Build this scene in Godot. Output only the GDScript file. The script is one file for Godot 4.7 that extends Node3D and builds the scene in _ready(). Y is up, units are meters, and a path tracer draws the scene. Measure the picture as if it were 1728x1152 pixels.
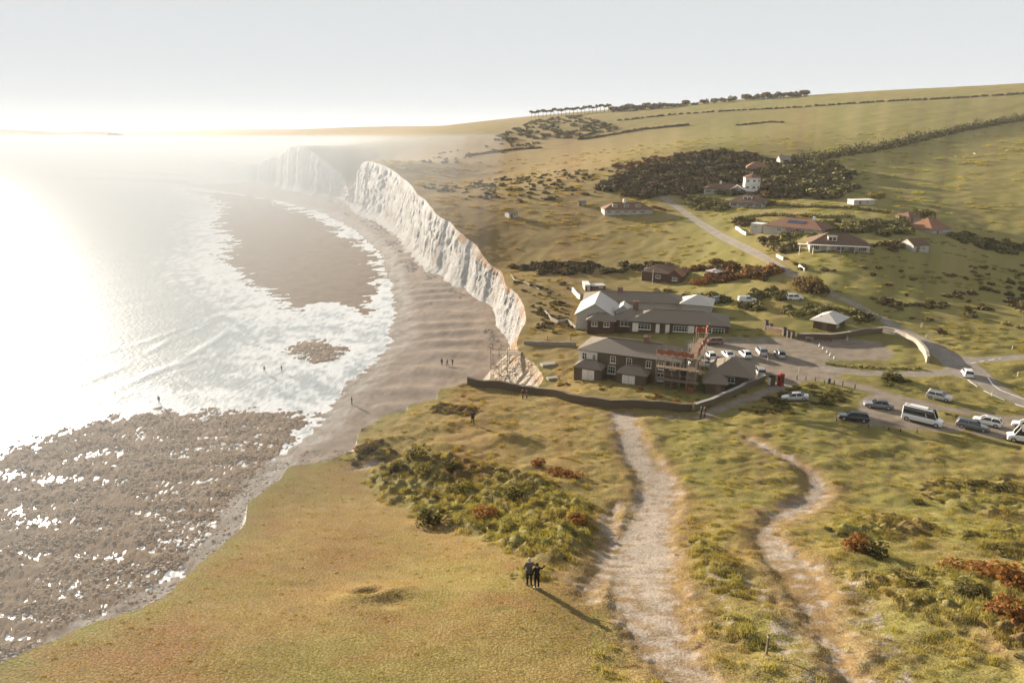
extends Node3D
# A coastal gap in low evening sun: chalk cliffs, foreshore, a hamlet and its car parks.
# x runs right, f runs forward (world z is -f), y is metres above the sea.

const CAM_Y := 54.0
const T0 := -0.92
const T1 := 0.92
const V0 := 2.2
const V1 := 8.25
const GN := 260

var rng := RandomNumberGenerator.new()
var nz := FastNoiseLite.new()
var nr := FastNoiseLite.new()
var base_grid := PackedFloat32Array()
var coast_grid := PackedFloat32Array()
var mats := {}
var taken := {}
var named := {}

func _ready() -> void:
	rng.seed = 11
	var cam := Camera3D.new()
	cam.name = "camera"
	cam.fov = 53.13
	cam.near = 0.5
	cam.far = 40000.0
	add_child(cam)
	cam.position = Vector3(0, CAM_Y, 0)
	cam.rotation_degrees = Vector3(-16.763, 0, 0)
	cam.current = true

	var sky := ProceduralSkyMaterial.new()
	sky.sky_top_color = Color(0.122, 0.127, 0.134).linear_to_srgb()
	sky.sky_horizon_color = Color(0.169, 0.176, 0.180).linear_to_srgb()
	sky.sky_curve = 0.6
	sky.ground_horizon_color = Color(0.155, 0.16, 0.163).linear_to_srgb()
	sky.ground_bottom_color = Color(0.11, 0.10, 0.085).linear_to_srgb()
	sky.sun_angle_max = 5.0
	sky.sun_curve = 0.1
	var env := Environment.new()
	env.background_mode = Environment.BG_SKY
	env.sky = Sky.new()
	env.sky.sky_material = sky
	env.tonemap_mode = Environment.TONE_MAPPER_LINEAR
	env.tonemap_exposure = 4.4
	env.sdfgi_enabled = true
	env.ssao_enabled = true
	env.ssil_enabled = true
	# sea haze that scatters sunlight forward, so that it glares towards the sun
	env.volumetric_fog_enabled = true
	env.volumetric_fog_density = 0.00006
	env.volumetric_fog_albedo = Color(0.98, 0.99, 1.0)
	env.volumetric_fog_anisotropy = 0.1
	env.volumetric_fog_length = 4000.0
	var we := WorldEnvironment.new()
	we.name = "world_environment"
	we.environment = env
	add_child(we)

	var sun := DirectionalLight3D.new()
	sun.name = "sun"
	sun.light_energy = 1.6
	sun.light_color = Color(1.0, 0.94, 0.85)
	sun.light_angular_distance = 0.6
	sun.shadow_enabled = true
	sun.directional_shadow_max_distance = 900.0
	add_child(sun)
	var az := deg_to_rad(40.0)
	var el := deg_to_rad(10.2)
	var to_sun := Vector3(-sin(az) * cos(el), sin(el), -cos(az) * cos(el))
	sun.look_at_from_position(Vector3.ZERO, -to_sun, Vector3.UP)

	nz.seed = 3
	nz.noise_type = FastNoiseLite.TYPE_SIMPLEX_SMOOTH
	nz.fractal_octaves = 3
	nz.frequency = 1.0
	nr.seed = 9
	nr.noise_type = FastNoiseLite.TYPE_SIMPLEX_SMOOTH
	nr.fractal_type = FastNoiseLite.FRACTAL_NONE
	nr.frequency = 1.0

	make_materials()
	make_grids()
	print("grids ", Time.get_ticks_msec())
	make_land()
	print("land ", Time.get_ticks_msec())
	make_cliffs()
	make_shore()
	make_sea()
	make_headland()
	make_mist()
	print("coast ", Time.get_ticks_msec())
	make_plants()
	print("plants ", Time.get_ticks_msec())
	make_buildings()
	make_walls()
	print("buildings ", Time.get_ticks_msec())
	make_cars()
	make_street_things()
	make_people()
	print("done ", Time.get_ticks_msec())

# ---------------------------------------------------------------- materials

func noise_tex(freq: float, lo: float, hi: float, sd: int, normal := false, bump := 4.0, size := 512, octaves := 5) -> NoiseTexture2D:
	var n := FastNoiseLite.new()
	n.seed = sd
	n.noise_type = FastNoiseLite.TYPE_SIMPLEX_SMOOTH
	n.frequency = freq
	n.fractal_octaves = octaves
	n.fractal_gain = 0.62
	var t := NoiseTexture2D.new()
	t.width = size
	t.height = size
	t.seamless = true
	t.noise = n
	if normal:
		t.as_normal_map = true
		t.bump_strength = bump
	else:
		var g := Gradient.new()
		g.colors = PackedColorArray([Color(lo, lo, lo), Color(hi, hi, hi)])
		t.color_ramp = g
	return t

func mat(called: String, c: Color, rough := 0.9, spec := 0.3, tex: Texture2D = null, scale := 0.3, bump_tex: Texture2D = null, bump := 0.0, vertex := false) -> StandardMaterial3D:
	var m := StandardMaterial3D.new()
	m.resource_name = called
	m.albedo_color = c.linear_to_srgb()
	m.roughness = rough
	m.metallic_specular = spec
	m.vertex_color_use_as_albedo = vertex
	if tex:
		m.albedo_texture = tex
	if tex or bump_tex:
		m.uv1_triplanar = true
		m.uv1_world_triplanar = true
		m.uv1_scale = Vector3.ONE * scale
	if bump_tex:
		m.heightmap_enabled = true
		m.heightmap_texture = bump_tex
		m.heightmap_scale = bump
	mats[called] = m
	return m

func make_materials() -> void:
	var fine := noise_tex(0.03, 0.62, 1.0, 1)
	var mid := noise_tex(0.02, 0.70, 1.0, 2)
	var soft := noise_tex(0.012, 0.78, 1.0, 5)
	var rel := noise_tex(0.035, 0.0, 1.0, 7)
	var W := Color(1, 1, 1)
	mat("ground", Color(1.0, 1.0, 1.0), 0.95, 0.15, noise_tex(0.05, 0.5, 1.12, 13), 0.23, rel, 3.5, true)
	mat("gravel", W, 0.95, 0.2, fine, 0.31, rel, 6.0, true)
	mat("asphalt", W, 0.85, 0.3, soft, 0.25, rel, 2.0, true)
	mat("chalk_path", W, 0.95, 0.15, fine, 0.23, rel, 3.0, true)
	mat("chalk", W, 0.95, 0.15, soft, 0.11, rel, 45.0, true)
	mat("shore", W, 0.85, 0.25, fine, 0.33, rel, 16.0, true)
	mat("rock", W, 0.85, 0.25, fine, 0.6, rel, 8.0, true)
	mat("leaf", W, 0.8, 0.25, null, 1.0, null, 0.0, true)
	mats.leaf.backlight_enabled = true
	mats.leaf.backlight = Color(0.95, 0.92, 0.6)
	mat("thicket", W, 0.85, 0.2, null, 1.0, null, 0.0, true)
	mats.thicket.backlight_enabled = true
	mats.thicket.backlight = Color(0.3, 0.3, 0.2)
	mat("twig", Color(0.06, 0.045, 0.03), 0.95)
	mat("bark", Color(0.08, 0.06, 0.045), 0.95, 0.2, mid, 1.5)
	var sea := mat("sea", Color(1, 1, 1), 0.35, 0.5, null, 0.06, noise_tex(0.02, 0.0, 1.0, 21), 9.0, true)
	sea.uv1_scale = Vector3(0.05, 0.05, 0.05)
	# buildings
	mat("white_render", Color(0.82, 0.79, 0.73), 0.85, 0.3, soft, 0.4)
	mat("cream_render", Color(0.55, 0.50, 0.42), 0.85, 0.3, soft, 0.4)
	mat("pink_render", Color(0.62, 0.47, 0.42), 0.85, 0.3, soft, 0.4)
	mat("flint", Color(0.40, 0.31, 0.22), 0.9, 0.3, mid, 1.1, rel, 6.0)
	mat("brick", Color(0.29, 0.18, 0.125), 0.9, 0.3, mid, 1.3, rel, 4.0)
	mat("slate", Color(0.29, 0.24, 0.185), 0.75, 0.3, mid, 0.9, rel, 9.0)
	mat("sunlit_slate", Color(0.62, 0.57, 0.51), 0.5, 0.5, mid, 0.9, rel, 4.0)  # slate with sunlit brightness painted in as a paler colour
	mat("red_tile", Color(0.23, 0.125, 0.08), 0.85, 0.3, mid, 0.9, rel, 5.0)
	mat("orange_tile", Color(0.31, 0.155, 0.09), 0.85, 0.3, mid, 0.9, rel, 5.0)
	mat("brown_tile", Color(0.19, 0.12, 0.078), 0.85, 0.3, mid, 0.9, rel, 5.0)
	mat("timber", Color(0.28, 0.20, 0.13), 0.9, 0.3, mid, 2.0)
	mat("pale_wood", Color(0.42, 0.35, 0.26), 0.9, 0.3, mid, 2.0)
	mat("white_paint", Color(0.66, 0.62, 0.55), 0.6, 0.5)
	mat("glass", Color(0.03, 0.035, 0.04), 0.08, 0.6)
	mat("dark_metal", Color(0.05, 0.05, 0.05), 0.5, 0.5)
	mat("steel", Color(0.24, 0.20, 0.17), 0.6, 0.5)
	mats.steel.metallic = 0.3
	mat("solar", Color(0.03, 0.035, 0.06), 0.2, 0.5)
	mat("orange_net", Color(0.40, 0.15, 0.085), 0.8, 0.3, mid, 2.0)
	mat("red_paint", Color(0.30, 0.02, 0.015), 0.4, 0.5)
	mat("wall_stone", Color(0.26, 0.205, 0.14), 0.95, 0.25, mid, 1.2, rel, 10.0)
	mat("pale_stone", Color(0.46, 0.40, 0.33), 0.95, 0.25, mid, 0.8, rel, 8.0)
	mat("concrete", Color(0.38, 0.35, 0.31), 0.9, 0.3, soft, 0.6)
	# vehicles
	for a in [["paint_white", Color(0.62, 0.62, 0.60)], ["paint_silver", Color(0.40, 0.40, 0.39)], ["paint_grey", Color(0.13, 0.13, 0.135)], ["paint_black", Color(0.018, 0.018, 0.02)], ["paint_bronze", Color(0.22, 0.10, 0.05)], ["paint_dark_red", Color(0.10, 0.03, 0.02)]]:
		var m := mat(a[0], a[1], 0.35, 0.5)
		m.clearcoat_enabled = true
		m.clearcoat = 0.8
		m.clearcoat_roughness = 0.08
	mat("tyre", Color(0.02, 0.02, 0.02), 0.9)
	mat("rim", Color(0.3, 0.3, 0.3), 0.4, 0.5)
	mat("head_lamp", Color(0.6, 0.6, 0.58), 0.15, 0.6)
	mat("tail_lamp", Color(0.35, 0.02, 0.015), 0.25, 0.5)
	mat("plate", Color(0.65, 0.62, 0.45), 0.5)
	mat("black_plastic", Color(0.03, 0.03, 0.03), 0.7)
	# people
	mat("skin", Color(0.45, 0.27, 0.19), 0.6, 0.4)
	mat("person", W, 0.9, 0.2, null, 1.0, null, 0.0, true)
	mat("cloth_white", Color(0.6, 0.58, 0.55), 0.8)
	mat("fleece", Color(0.62, 0.60, 0.55), 0.95)

# ---------------------------------------------------------------- scene helpers

func numbered(called: String) -> String:
	if not taken.has(called):
		taken[called] = 0
		return called
	taken[called] += 1
	return "%s_%03d" % [called, taken[called]]

func tag(o: Node3D, label: String, category: String, group := "") -> void:
	o.set_meta("label", label)
	o.set_meta("category", category)
	if group:
		o.set_meta("group", group)

func thing(called: String, label: String, category: String, at: Vector3, turn := 0.0, group := "") -> Node3D:
	var o := Node3D.new()
	o.name = numbered(called)
	add_child(o)
	o.position = at
	o.rotation.y = turn
	tag(o, label, category, group)
	return o

func part(called: String, m: Mesh, material: Material, parent: Node, at := Vector3.ZERO, turn := Vector3.ZERO) -> MeshInstance3D:
	var o := MeshInstance3D.new()
	o.name = called if parent != self else numbered(called)
	o.mesh = m
	o.material_override = material
	parent.add_child(o, true)
	o.position = at
	o.rotation = turn
	return o

func structure(called: String, m: Mesh, material: Material) -> MeshInstance3D:
	var o := part(called, m, material, self)
	o.set_meta("kind", "structure")
	return o

func w3(x: float, f: float, up := 0.0) -> Vector3:
	return Vector3(x, ground(x, f) + up, -f)

# a box as six quads into a SurfaceTool; b turns and scales it
func bx(st: SurfaceTool, centre: Vector3, size: Vector3, b := Basis.IDENTITY) -> void:
	var h := size * 0.5
	for a in [[Vector3(1, 0, 0), Vector3(0, 1, 0), Vector3(0, 0, 1)], [Vector3(-1, 0, 0), Vector3(0, 1, 0), Vector3(0, 0, -1)], [Vector3(0, 1, 0), Vector3(0, 0, 1), Vector3(1, 0, 0)], [Vector3(0, -1, 0), Vector3(0, 0, -1), Vector3(1, 0, 0)], [Vector3(0, 0, 1), Vector3(1, 0, 0), Vector3(0, 1, 0)], [Vector3(0, 0, -1), Vector3(-1, 0, 0), Vector3(0, 1, 0)]]:
		var n: Vector3 = a[0]
		var u: Vector3 = a[1]
		var v: Vector3 = n.cross(u)
		quad(st, centre + b * ((n - u - v) * h), centre + b * ((n + u - v) * h), centre + b * ((n + u + v) * h), centre + b * ((n - u + v) * h))

# counter-clockwise corners seen from outside; stored clockwise as Godot wants
func quad(st: SurfaceTool, a: Vector3, b: Vector3, c: Vector3, d: Vector3) -> void:
	tri(st, a, b, c)
	tri(st, a, c, d)

func tri(st: SurfaceTool, a: Vector3, b: Vector3, c: Vector3) -> void:
	var n := (b - a).cross(c - a).normalized()
	for p in [a, c, b]:
		st.set_normal(n)
		st.add_vertex(p)

func surf() -> SurfaceTool:
	var st := SurfaceTool.new()
	st.begin(Mesh.PRIMITIVE_TRIANGLES)
	return st

func box_mesh(size: Vector3, centre := Vector3.ZERO) -> Mesh:
	var st := surf()
	bx(st, centre, size)
	return st.commit()

# a box whose edges are chamfered by c
func chamfer_box(size: Vector3, c: float, centre := Vector3.ZERO) -> Mesh:
	var pts := []
	var h := size * 0.5
	for k in [Vector3(1, 1, 0), Vector3(1, 0, 1), Vector3(0, 1, 1)]:
		for sx in [-1, 1]:
			for sy in [-1, 1]:
				for sz in [-1, 1]:
					pts.append(Vector3(sx * (h.x - c * k.x), sy * (h.y - c * k.y), sz * (h.z - c * k.z)) + centre)
	return hull(pts)

func hull(pts: Array) -> Mesh:
	var sh := ConvexPolygonShape3D.new()
	sh.points = PackedVector3Array(pts)
	var st := surf()
	# brute force: every plane through three points with all others behind it
	var mid := Vector3.ZERO
	for p in pts:
		mid += p / pts.size()
	var done := {}
	for i in pts.size():
		for j in range(i + 1, pts.size()):
			for k in range(j + 1, pts.size()):
				var n: Vector3 = (pts[j] - pts[i]).cross(pts[k] - pts[i])
				if n.length() < 1e-7:
					continue
				n = n.normalized()
				if n.dot(pts[i] - mid) < 0:
					n = -n
				var d := n.dot(pts[i])
				var face := []
				var ok := true
				for p in pts:
					var e := n.dot(p) - d
					if e > 1e-4:
						ok = false
						break
					if e > -1e-4:
						face.append(p)
				if not ok:
					continue
				var key := "%.2f %.2f %.2f %.2f" % [n.x, n.y, n.z, d]
				if done.has(key):
					continue
				done[key] = true
				var c := Vector3.ZERO
				for p in face:
					c += p / face.size()
				var u: Vector3 = (face[0] - c).normalized()
				var v := n.cross(u)
				face.sort_custom(func(a, b): return atan2((a - c).dot(v), (a - c).dot(u)) < atan2((b - c).dot(v), (b - c).dot(u)))
				for q in range(1, face.size() - 1):
					tri(st, face[0], face[q], face[q + 1])
	return st.commit()

func tube(st: SurfaceTool, a: Vector3, b: Vector3, ra: float, rb: float, sides := 6) -> void:
	var d := (b - a).normalized()
	var u := d.cross(Vector3.UP if absf(d.y) < 0.9 else Vector3.RIGHT).normalized()
	var v := d.cross(u)
	for i in sides:
		var p := u * cos(TAU * i / sides) + v * sin(TAU * i / sides)
		var q := u * cos(TAU * (i + 1) / sides) + v * sin(TAU * (i + 1) / sides)
		quad(st, a + p * ra, a + q * ra, b + q * rb, b + p * rb)
		tri(st, a, a + q * ra, a + p * ra)
		tri(st, b, b + p * rb, b + q * rb)

func tube_mesh(a: Vector3, b: Vector3, ra: float, rb: float, sides := 6) -> Mesh:
	var st := surf()
	tube(st, a, b, ra, rb, sides)
	return st.commit()

# ---------------------------------------------------------------- terrain

const TPS := [Vector3(0.0553, 3.5147, 6.2470), Vector3(-0.0992, 4.3637, 11.9490), Vector3(-0.2541, 4.0062, -4.5640), Vector3(-0.4530, 4.2391, -6.3040), Vector3(-0.8320, 3.6886, 2.6709), Vector3(-1.1853, 3.5358, -2.0435), Vector3(-1.3417, 3.4106, -0.5431), Vector3(-0.1755, 4.5963, -8.2706), Vector3(-0.1091, 4.6350, 19.2831), Vector3(0.3624, 4.0194, -3.5913), Vector3(0.3778, 3.5703, -0.6529), Vector3(0.2761, 4.4599, -1.4051), Vector3(0.4880, 4.5060, 5.6162), Vector3(0.2009, 4.5723, 24.5805), Vector3(0.0828, 4.6647, -58.9574), Vector3(0.0304, 4.9080, -2.1177), Vector3(0.0085, 5.2249, 53.7030), Vector3(0.9537, 3.4285, 0.1514), Vector3(0.0000, 3.1939, -1.6692), Vector3(1.1325, 4.1830, -1.9174), Vector3(1.1792, 3.6516, -1.8802), Vector3(0.7715, 4.1366, 2.6541), Vector3(1.1017, 4.5946, -8.8913), Vector3(1.0867, 4.7582, 1.0937), Vector3(0.9217, 4.6199, 3.8148), Vector3(0.7927, 4.5831, 0.7748), Vector3(0.5482, 4.8190, 7.6772), Vector3(0.7277, 4.8636, 2.0044), Vector3(0.9897, 4.8955, 15.7985), Vector3(0.2932, 4.6787, -8.2082), Vector3(1.0599, 5.0999, -19.1228), Vector3(0.3902, 4.9459, 16.5962), Vector3(0.5451, 5.1058, -3.3676), Vector3(1.2328, 4.8043, -3.9549), Vector3(1.3005, 3.9546, 7.9598), Vector3(1.1908, 5.3002, 36.2876), Vector3(0.8792, 4.3561, -3.4764), Vector3(-0.5537, 3.8804, 0.7199), Vector3(0.1644, 4.6938, 25.8421), Vector3(0.4140, 4.6533, -17.9690), Vector3(0.1111, 4.7788, 6.3475), Vector3(-0.0408, 5.3540, -95.2111), Vector3(-0.1161, 5.5067, 33.2076), Vector3(-0.1960, 5.6961, 7.8872), Vector3(-0.2852, 6.0869, 13.0400), Vector3(-0.3433, 6.2828, 1356.8845), Vector3(-0.3691, 6.3383, -1769.5977), Vector3(-0.4657, 6.5440, 622.2079), Vector3(-0.5101, 6.6664, -175.6609), Vector3(-0.5718, 6.8062, -145.7085), Vector3(-0.6404, 7.0724, 22.5113), Vector3(-0.7172, 7.4527, -251.0141), Vector3(-0.7724, 7.7103, -734.4440), Vector3(-0.8243, 8.0469, 3.8354), Vector3(-0.8241, 8.1563, 109.6713), Vector3(0.7054, 5.2888, 66.8815), Vector3(0.6194, 5.4027, 16.6455), Vector3(0.5229, 5.6481, 4.0930), Vector3(0.4830, 5.7702, -40.0830), Vector3(0.2641, 5.6231, -18.2882), Vector3(0.3491, 5.2537, -42.5426), Vector3(0.1877, 5.4849, 25.9780), Vector3(0.3787, 5.9005, -13.2770), Vector3(0.3752, 6.0823, 86.3123), Vector3(0.5527, 6.5882, -56.9405), Vector3(0.1827, 5.9487, 17.6096), Vector3(0.0490, 5.7560, 21.1683), Vector3(0.4899, 6.9302, 65.0614), Vector3(0.9805, 6.9500, -21.2594), Vector3(0.7660, 6.9609, 52.4305), Vector3(0.1783, 7.0627, 25.1756), Vector3(-0.0185, 7.2578, 36.0633), Vector3(-0.3444, 7.6713, 129.4682), Vector3(-0.5875, 7.9391, 177.8665), Vector3(0.7878, 5.9543, -7.9530), Vector3(0.9691, 6.4164, 23.8205), Vector3(0.8820, 6.1902, -0.0266), Vector3(1.0189, 5.7734, -11.6248), Vector3(1.0381, 5.4631, -88.1897), Vector3(0.7960, 5.7140, 15.9070), Vector3(0.8720, 5.3734, 57.6666), Vector3(0.6466, 5.2179, -26.2406), Vector3(0.8160, 5.1178, -41.6600), Vector3(-0.3465, 6.9209, 38.6891), Vector3(-0.2185, 6.4418, 135.3062), Vector3(-0.0865, 6.0915, -146.2195), Vector3(-0.0187, 6.4354, -24.1997), Vector3(-0.7024, 7.6910, 602.8608), Vector3(0.1801, 6.5265, -44.9653), Vector3(1.1320, 6.5394, -90.3493), Vector3(1.1189, 7.0190, 141.0107), Vector3(1.1569, 5.8675, 16.5276), Vector3(1.0631, 7.2859, -92.4076), Vector3(0.5386, 7.2586, -57.5983), Vector3(-0.0203, 7.5576, -43.1924), Vector3(-0.3759, 7.9569, -148.7755), Vector3(-0.8860, 8.3071, -90.4256), Vector3(1.2065, 7.3629, 17.0413), Vector3(0.1963, 7.4025, -2.3723), Vector3(-0.7562, 5.7765, -20.4276), Vector3(-1.0631, 4.9833, -0.8969), Vector3(-1.2278, 4.3798, 3.3998), Vector3(-0.5100, 5.0189, 2.0943), Vector3(-0.6371, 6.2526, 44.9024), Vector3(-1.0631, 7.5090, 209.9135), Vector3(-1.0631, 6.4104, 5.5479)]
const AFF := [22.23906, -0.18573, 1.51936]
# cliff edge seen from above, from beside the viewer to the far headland (x, f)
var COAST := PackedVector2Array([Vector2(-75, -40), Vector2(-48, 2)])
var coast_near := PackedVector2Array([Vector2(-23.16, 25.32), Vector2(-22.71, 26.92), Vector2(-21.76, 29.41), Vector2(-20.06, 31.25), Vector2(-19.59, 33.13), Vector2(-19.96, 35.60), Vector2(-20.32, 40.35), Vector2(-20.70, 45.99), Vector2(-22.37, 51.59), Vector2(-22.27, 57.67), Vector2(-23.02, 63.84), Vector2(-19.67, 66.50), Vector2(-17.69, 69.78), Vector2(-18.82, 76.35), Vector2(-16.97, 80.59), Vector2(-16.73, 83.40), Vector2(-14.17, 85.05), Vector2(-14.38, 88.60), Vector2(-11.00, 92.42), Vector2(-11.08, 98.08), Vector2(-7.22, 102.84)])
var coast_gap := PackedVector2Array([Vector2(-2.50, 104.28), Vector2(3.93, 103.62), Vector2(5.83, 109.04), Vector2(4.48, 116.45), Vector2(1.82, 124.52), Vector2(0.95, 130.99), Vector2(2.02, 139.83), Vector2(3.36, 149.50), Vector2(3.17, 161.29), Vector2(2.16, 173.30), Vector2(-1.97, 185.25), Vector2(-3.25, 204.93), Vector2(-5.42, 212.88), Vector2(-9.65, 225.42), Vector2(-13.23, 238.00), Vector2(-20.38, 250.87), Vector2(-29.23, 274.53), Vector2(-37.60, 301.57), Vector2(-53.53, 362.85), Vector2(-68.11, 411.89)])
var coast_far := PackedVector2Array([Vector2(-84.58, 448.53), Vector2(-112.22, 520.84), Vector2(-121.46, 544.10), Vector2(-130.57, 555.68), Vector2(-143.99, 596.59), Vector2(-168.91, 630.81), Vector2(-201.00, 671.04), Vector2(-249.67, 756.37), Vector2(-287.08, 806.61), Vector2(-319.90, 856.65), Vector2(-370.56, 951.16), Vector2(-463.75, 1096.16), Vector2(-518.10, 1187.22), Vector2(-747.40, 1554.18), Vector2(-1005.30, 1922.38), Vector2(-1183.25, 2242.73), Vector2(-1628.04, 2876.18), Vector2(-2530.21, 4390.60)])

# the small mounds of scrub, x f outlines
var scrub_main := PackedVector2Array([Vector2(-15.02, 61.81), Vector2(-13.86, 64.44), Vector2(-11.21, 67.40), Vector2(-6.66, 67.09), Vector2(-1.47, 63.94), Vector2(2.12, 61.29), Vector2(4.77, 57.17), Vector2(7.09, 53.38), Vector2(6.29, 45.67), Vector2(5.13, 40.68), Vector2(2.87, 37.55), Vector2(0.63, 38.94), Vector2(-1.90, 43.32), Vector2(-4.81, 46.72), Vector2(-8.22, 51.03), Vector2(-12.03, 55.09)])
var scrub_right := PackedVector2Array([Vector2(21.69, 39.76), Vector2(23.54, 39.83), Vector2(24.96, 38.81), Vector2(28.04, 39.96), Vector2(32.17, 41.23), Vector2(34.89, 40.04), Vector2(34.17, 35.80), Vector2(26.81, 27.06), Vector2(23.79, 27.24), Vector2(24.23, 29.92), Vector2(23.19, 31.72), Vector2(22.23, 34.06), Vector2(21.33, 37.09)])
var scrub_strip := PackedVector2Array([Vector2(12.82, 45.09), Vector2(14.96, 46.25), Vector2(15.78, 41.88), Vector2(15.02, 35.58), Vector2(13.82, 33.88), Vector2(12.07, 35.22), Vector2(11.61, 38.89)])
var scrub_post := PackedVector2Array([Vector2(11.14, 31.64), Vector2(12.54, 32.36), Vector2(13.54, 29.41), Vector2(13.36, 28.02), Vector2(11.73, 28.10), Vector2(10.55, 29.73)])
var scrub_hump := PackedVector2Array([Vector2(25.90, 49.73), Vector2(29.82, 52.74), Vector2(33.50, 53.70), Vector2(36.12, 51.95), Vector2(35.55, 48.77), Vector2(31.23, 46.48), Vector2(27.84, 47.10), Vector2(25.11, 47.27)])
var scrub_brown := PackedVector2Array([Vector2(41.11, 63.83), Vector2(47.45, 66.90), Vector2(55.50, 66.52), Vector2(57.22, 62.95), Vector2(48.86, 52.93), Vector2(43.77, 53.16), Vector2(42.15, 55.39), Vector2(40.23, 58.44)])
var scrub_far_right := PackedVector2Array([Vector2(36.06, 48.09), Vector2(41.43, 50.74), Vector2(48.11, 52.05), Vector2(40.09, 42.69), Vector2(36.25, 43.30), Vector2(34.85, 45.01)])
var scrub_edge := PackedVector2Array([Vector2(-18.59, 68.57), Vector2(-18.00, 71.74), Vector2(-15.34, 72.09), Vector2(-12.52, 68.31), Vector2(-13.50, 65.85), Vector2(-16.61, 65.62)])
var scrub_tuft := PackedVector2Array([Vector2(-0.33, 36.28), Vector2(0.98, 37.30), Vector2(2.83, 36.97), Vector2(2.89, 35.25), Vector2(1.26, 34.35), Vector2(-0.07, 34.97)])
var scrub_cliff := PackedVector2Array([Vector2(-12.29, 86.50), Vector2(-10.23, 88.42), Vector2(-6.39, 86.58), Vector2(-3.64, 84.47), Vector2(-5.69, 81.99), Vector2(-10.08, 83.43)])
var scrubs := []
# smooth humps: x, f, radius along x, radius along f, height
var humps := []

# paths: x, f, half width
var path_main := [Vector3(15.10, 85.79, 1.61), Vector3(14.80, 81.07, 1.68), Vector3(14.24, 74.82, 1.70), Vector3(14.24, 67.37, 2.06), Vector3(14.36, 60.96, 1.94), Vector3(13.15, 54.30, 1.80), Vector3(10.78, 47.89, 1.99), Vector3(9.32, 42.20, 2.28), Vector3(8.26, 36.39, 2.29), Vector3(7.84, 32.35, 2.06), Vector3(7.61, 29.13, 1.76), Vector3(7.79, 26.80, 1.41), Vector3(8.09, 24.79, 1.19)]
var path_left := [Vector3(9.13, 53.71, 0.58), Vector3(8.09, 48.91, 0.67), Vector3(7.21, 43.06, 0.73), Vector3(6.12, 38.49, 0.93), Vector3(4.65, 34.98, 0.92), Vector3(4.04, 32.64, 0.60)]
var path_right := [Vector3(28.85, 76.95, 0.29), Vector3(29.71, 73.32, 0.42), Vector3(31.10, 69.82, 0.60), Vector3(31.60, 66.02, 0.89), Vector3(30.98, 61.85, 1.08), Vector3(28.37, 57.38, 1.06), Vector3(25.52, 54.26, 1.06), Vector3(22.53, 51.40, 1.01)]
var path_worn := [Vector3(22.53, 51.40, 0.81), Vector3(20.77, 48.68, 1.15), Vector3(19.52, 45.22, 1.53), Vector3(19.28, 41.19, 1.90), Vector3(18.57, 37.25, 1.74), Vector3(17.83, 33.63, 1.38), Vector3(17.03, 30.56, 1.14), Vector3(16.19, 27.64, 0.99), Vector3(15.62, 25.42, 0.87)]
var path_gate := [Vector3(15.01, 85.21, 0.48), Vector3(20.49, 85.39, 0.56), Vector3(25.41, 85.77, 0.56)]
var path_beach := [Vector3(-16.05, 64.51, 0.50), Vector3(-14.04, 65.35, 0.38), Vector3(-12.39, 67.55, 0.32), Vector3(-11.32, 68.15, 0.26)]
var lane := [Vector3(26.55, 86.97, 0.81), Vector3(31.14, 91.19, 1.11), Vector3(37.78, 96.71, 1.17), Vector3(42.20, 100.54, 1.30), Vector3(45.38, 103.40, 1.53)]
var road_up := [Vector3(75.24, 105.39, 2.91), Vector3(77.77, 113.78, 2.70), Vector3(78.64, 122.68, 1.89), Vector3(78.82, 131.09, 1.42), Vector3(78.33, 139.39, 1.13), Vector3(76.92, 147.06, 1.05), Vector3(74.08, 154.21, 0.96), Vector3(70.31, 169.53, 1.04), Vector3(69.45, 188.81, 1.48), Vector3(68.24, 218.01, 1.70), Vector3(67.74, 253.07, 1.74), Vector3(67.52, 280.71, 1.68), Vector3(65.94, 302.18, 1.80)]
var road_right := [Vector3(77.77, 113.78, 2.29), Vector3(82.68, 113.67, 1.56), Vector3(90.78, 115.13, 1.05), Vector3(104.53, 116.51, 0.95)]
var road_down := [Vector3(77.00, 109.67, 2.61), Vector3(75.31, 102.55, 2.08), Vector3(74.76, 96.32, 1.79), Vector3(75.88, 90.63, 1.69), Vector3(79.63, 81.37, 1.54)]
var road_in := [Vector3(75.13, 107.50, 1.58), Vector3(68.03, 106.29, 1.37), Vector3(62.24, 106.43, 1.37), Vector3(57.65, 107.05, 1.48), Vector3(53.57, 108.92, 1.60)]
var track_low := [Vector3(51.07, 103.33, 1.33), Vector3(54.13, 99.87, 1.57), Vector3(57.37, 95.60, 1.42), Vector3(61.18, 91.56, 1.20), Vector3(65.53, 89.05, 1.00), Vector3(72.33, 85.88, 1.13)]
var park_up := PackedVector2Array([Vector2(34.07, 127.88), Vector2(42.51, 128.32), Vector2(54.94, 127.52), Vector2(67.64, 127.53), Vector2(70.47, 124.50), Vector2(69.18, 117.09), Vector2(66.24, 113.95), Vector2(55.65, 113.56), Vector2(53.80, 112.20), Vector2(57.28, 108.31), Vector2(50.80, 102.74), Vector2(44.21, 102.84), Vector2(41.79, 106.69), Vector2(37.28, 111.13), Vector2(31.24, 116.29)])
var park_low := PackedVector2Array([Vector2(43.24, 85.64), Vector2(48.59, 88.29), Vector2(50.91, 93.33), Vector2(55.50, 97.14), Vector2(60.42, 93.20), Vector2(60.28, 90.36), Vector2(57.94, 86.85), Vector2(61.97, 84.86), Vector2(62.80, 83.71), Vector2(56.99, 82.02), Vector2(48.19, 83.06)])
var park_end := PackedVector2Array([Vector2(61.81, 83.64), Vector2(68.47, 88.47), Vector2(72.61, 88.46), Vector2(76.46, 85.02), Vector2(69.32, 76.13), Vector2(64.98, 79.29), Vector2(59.78, 81.50)])
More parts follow.
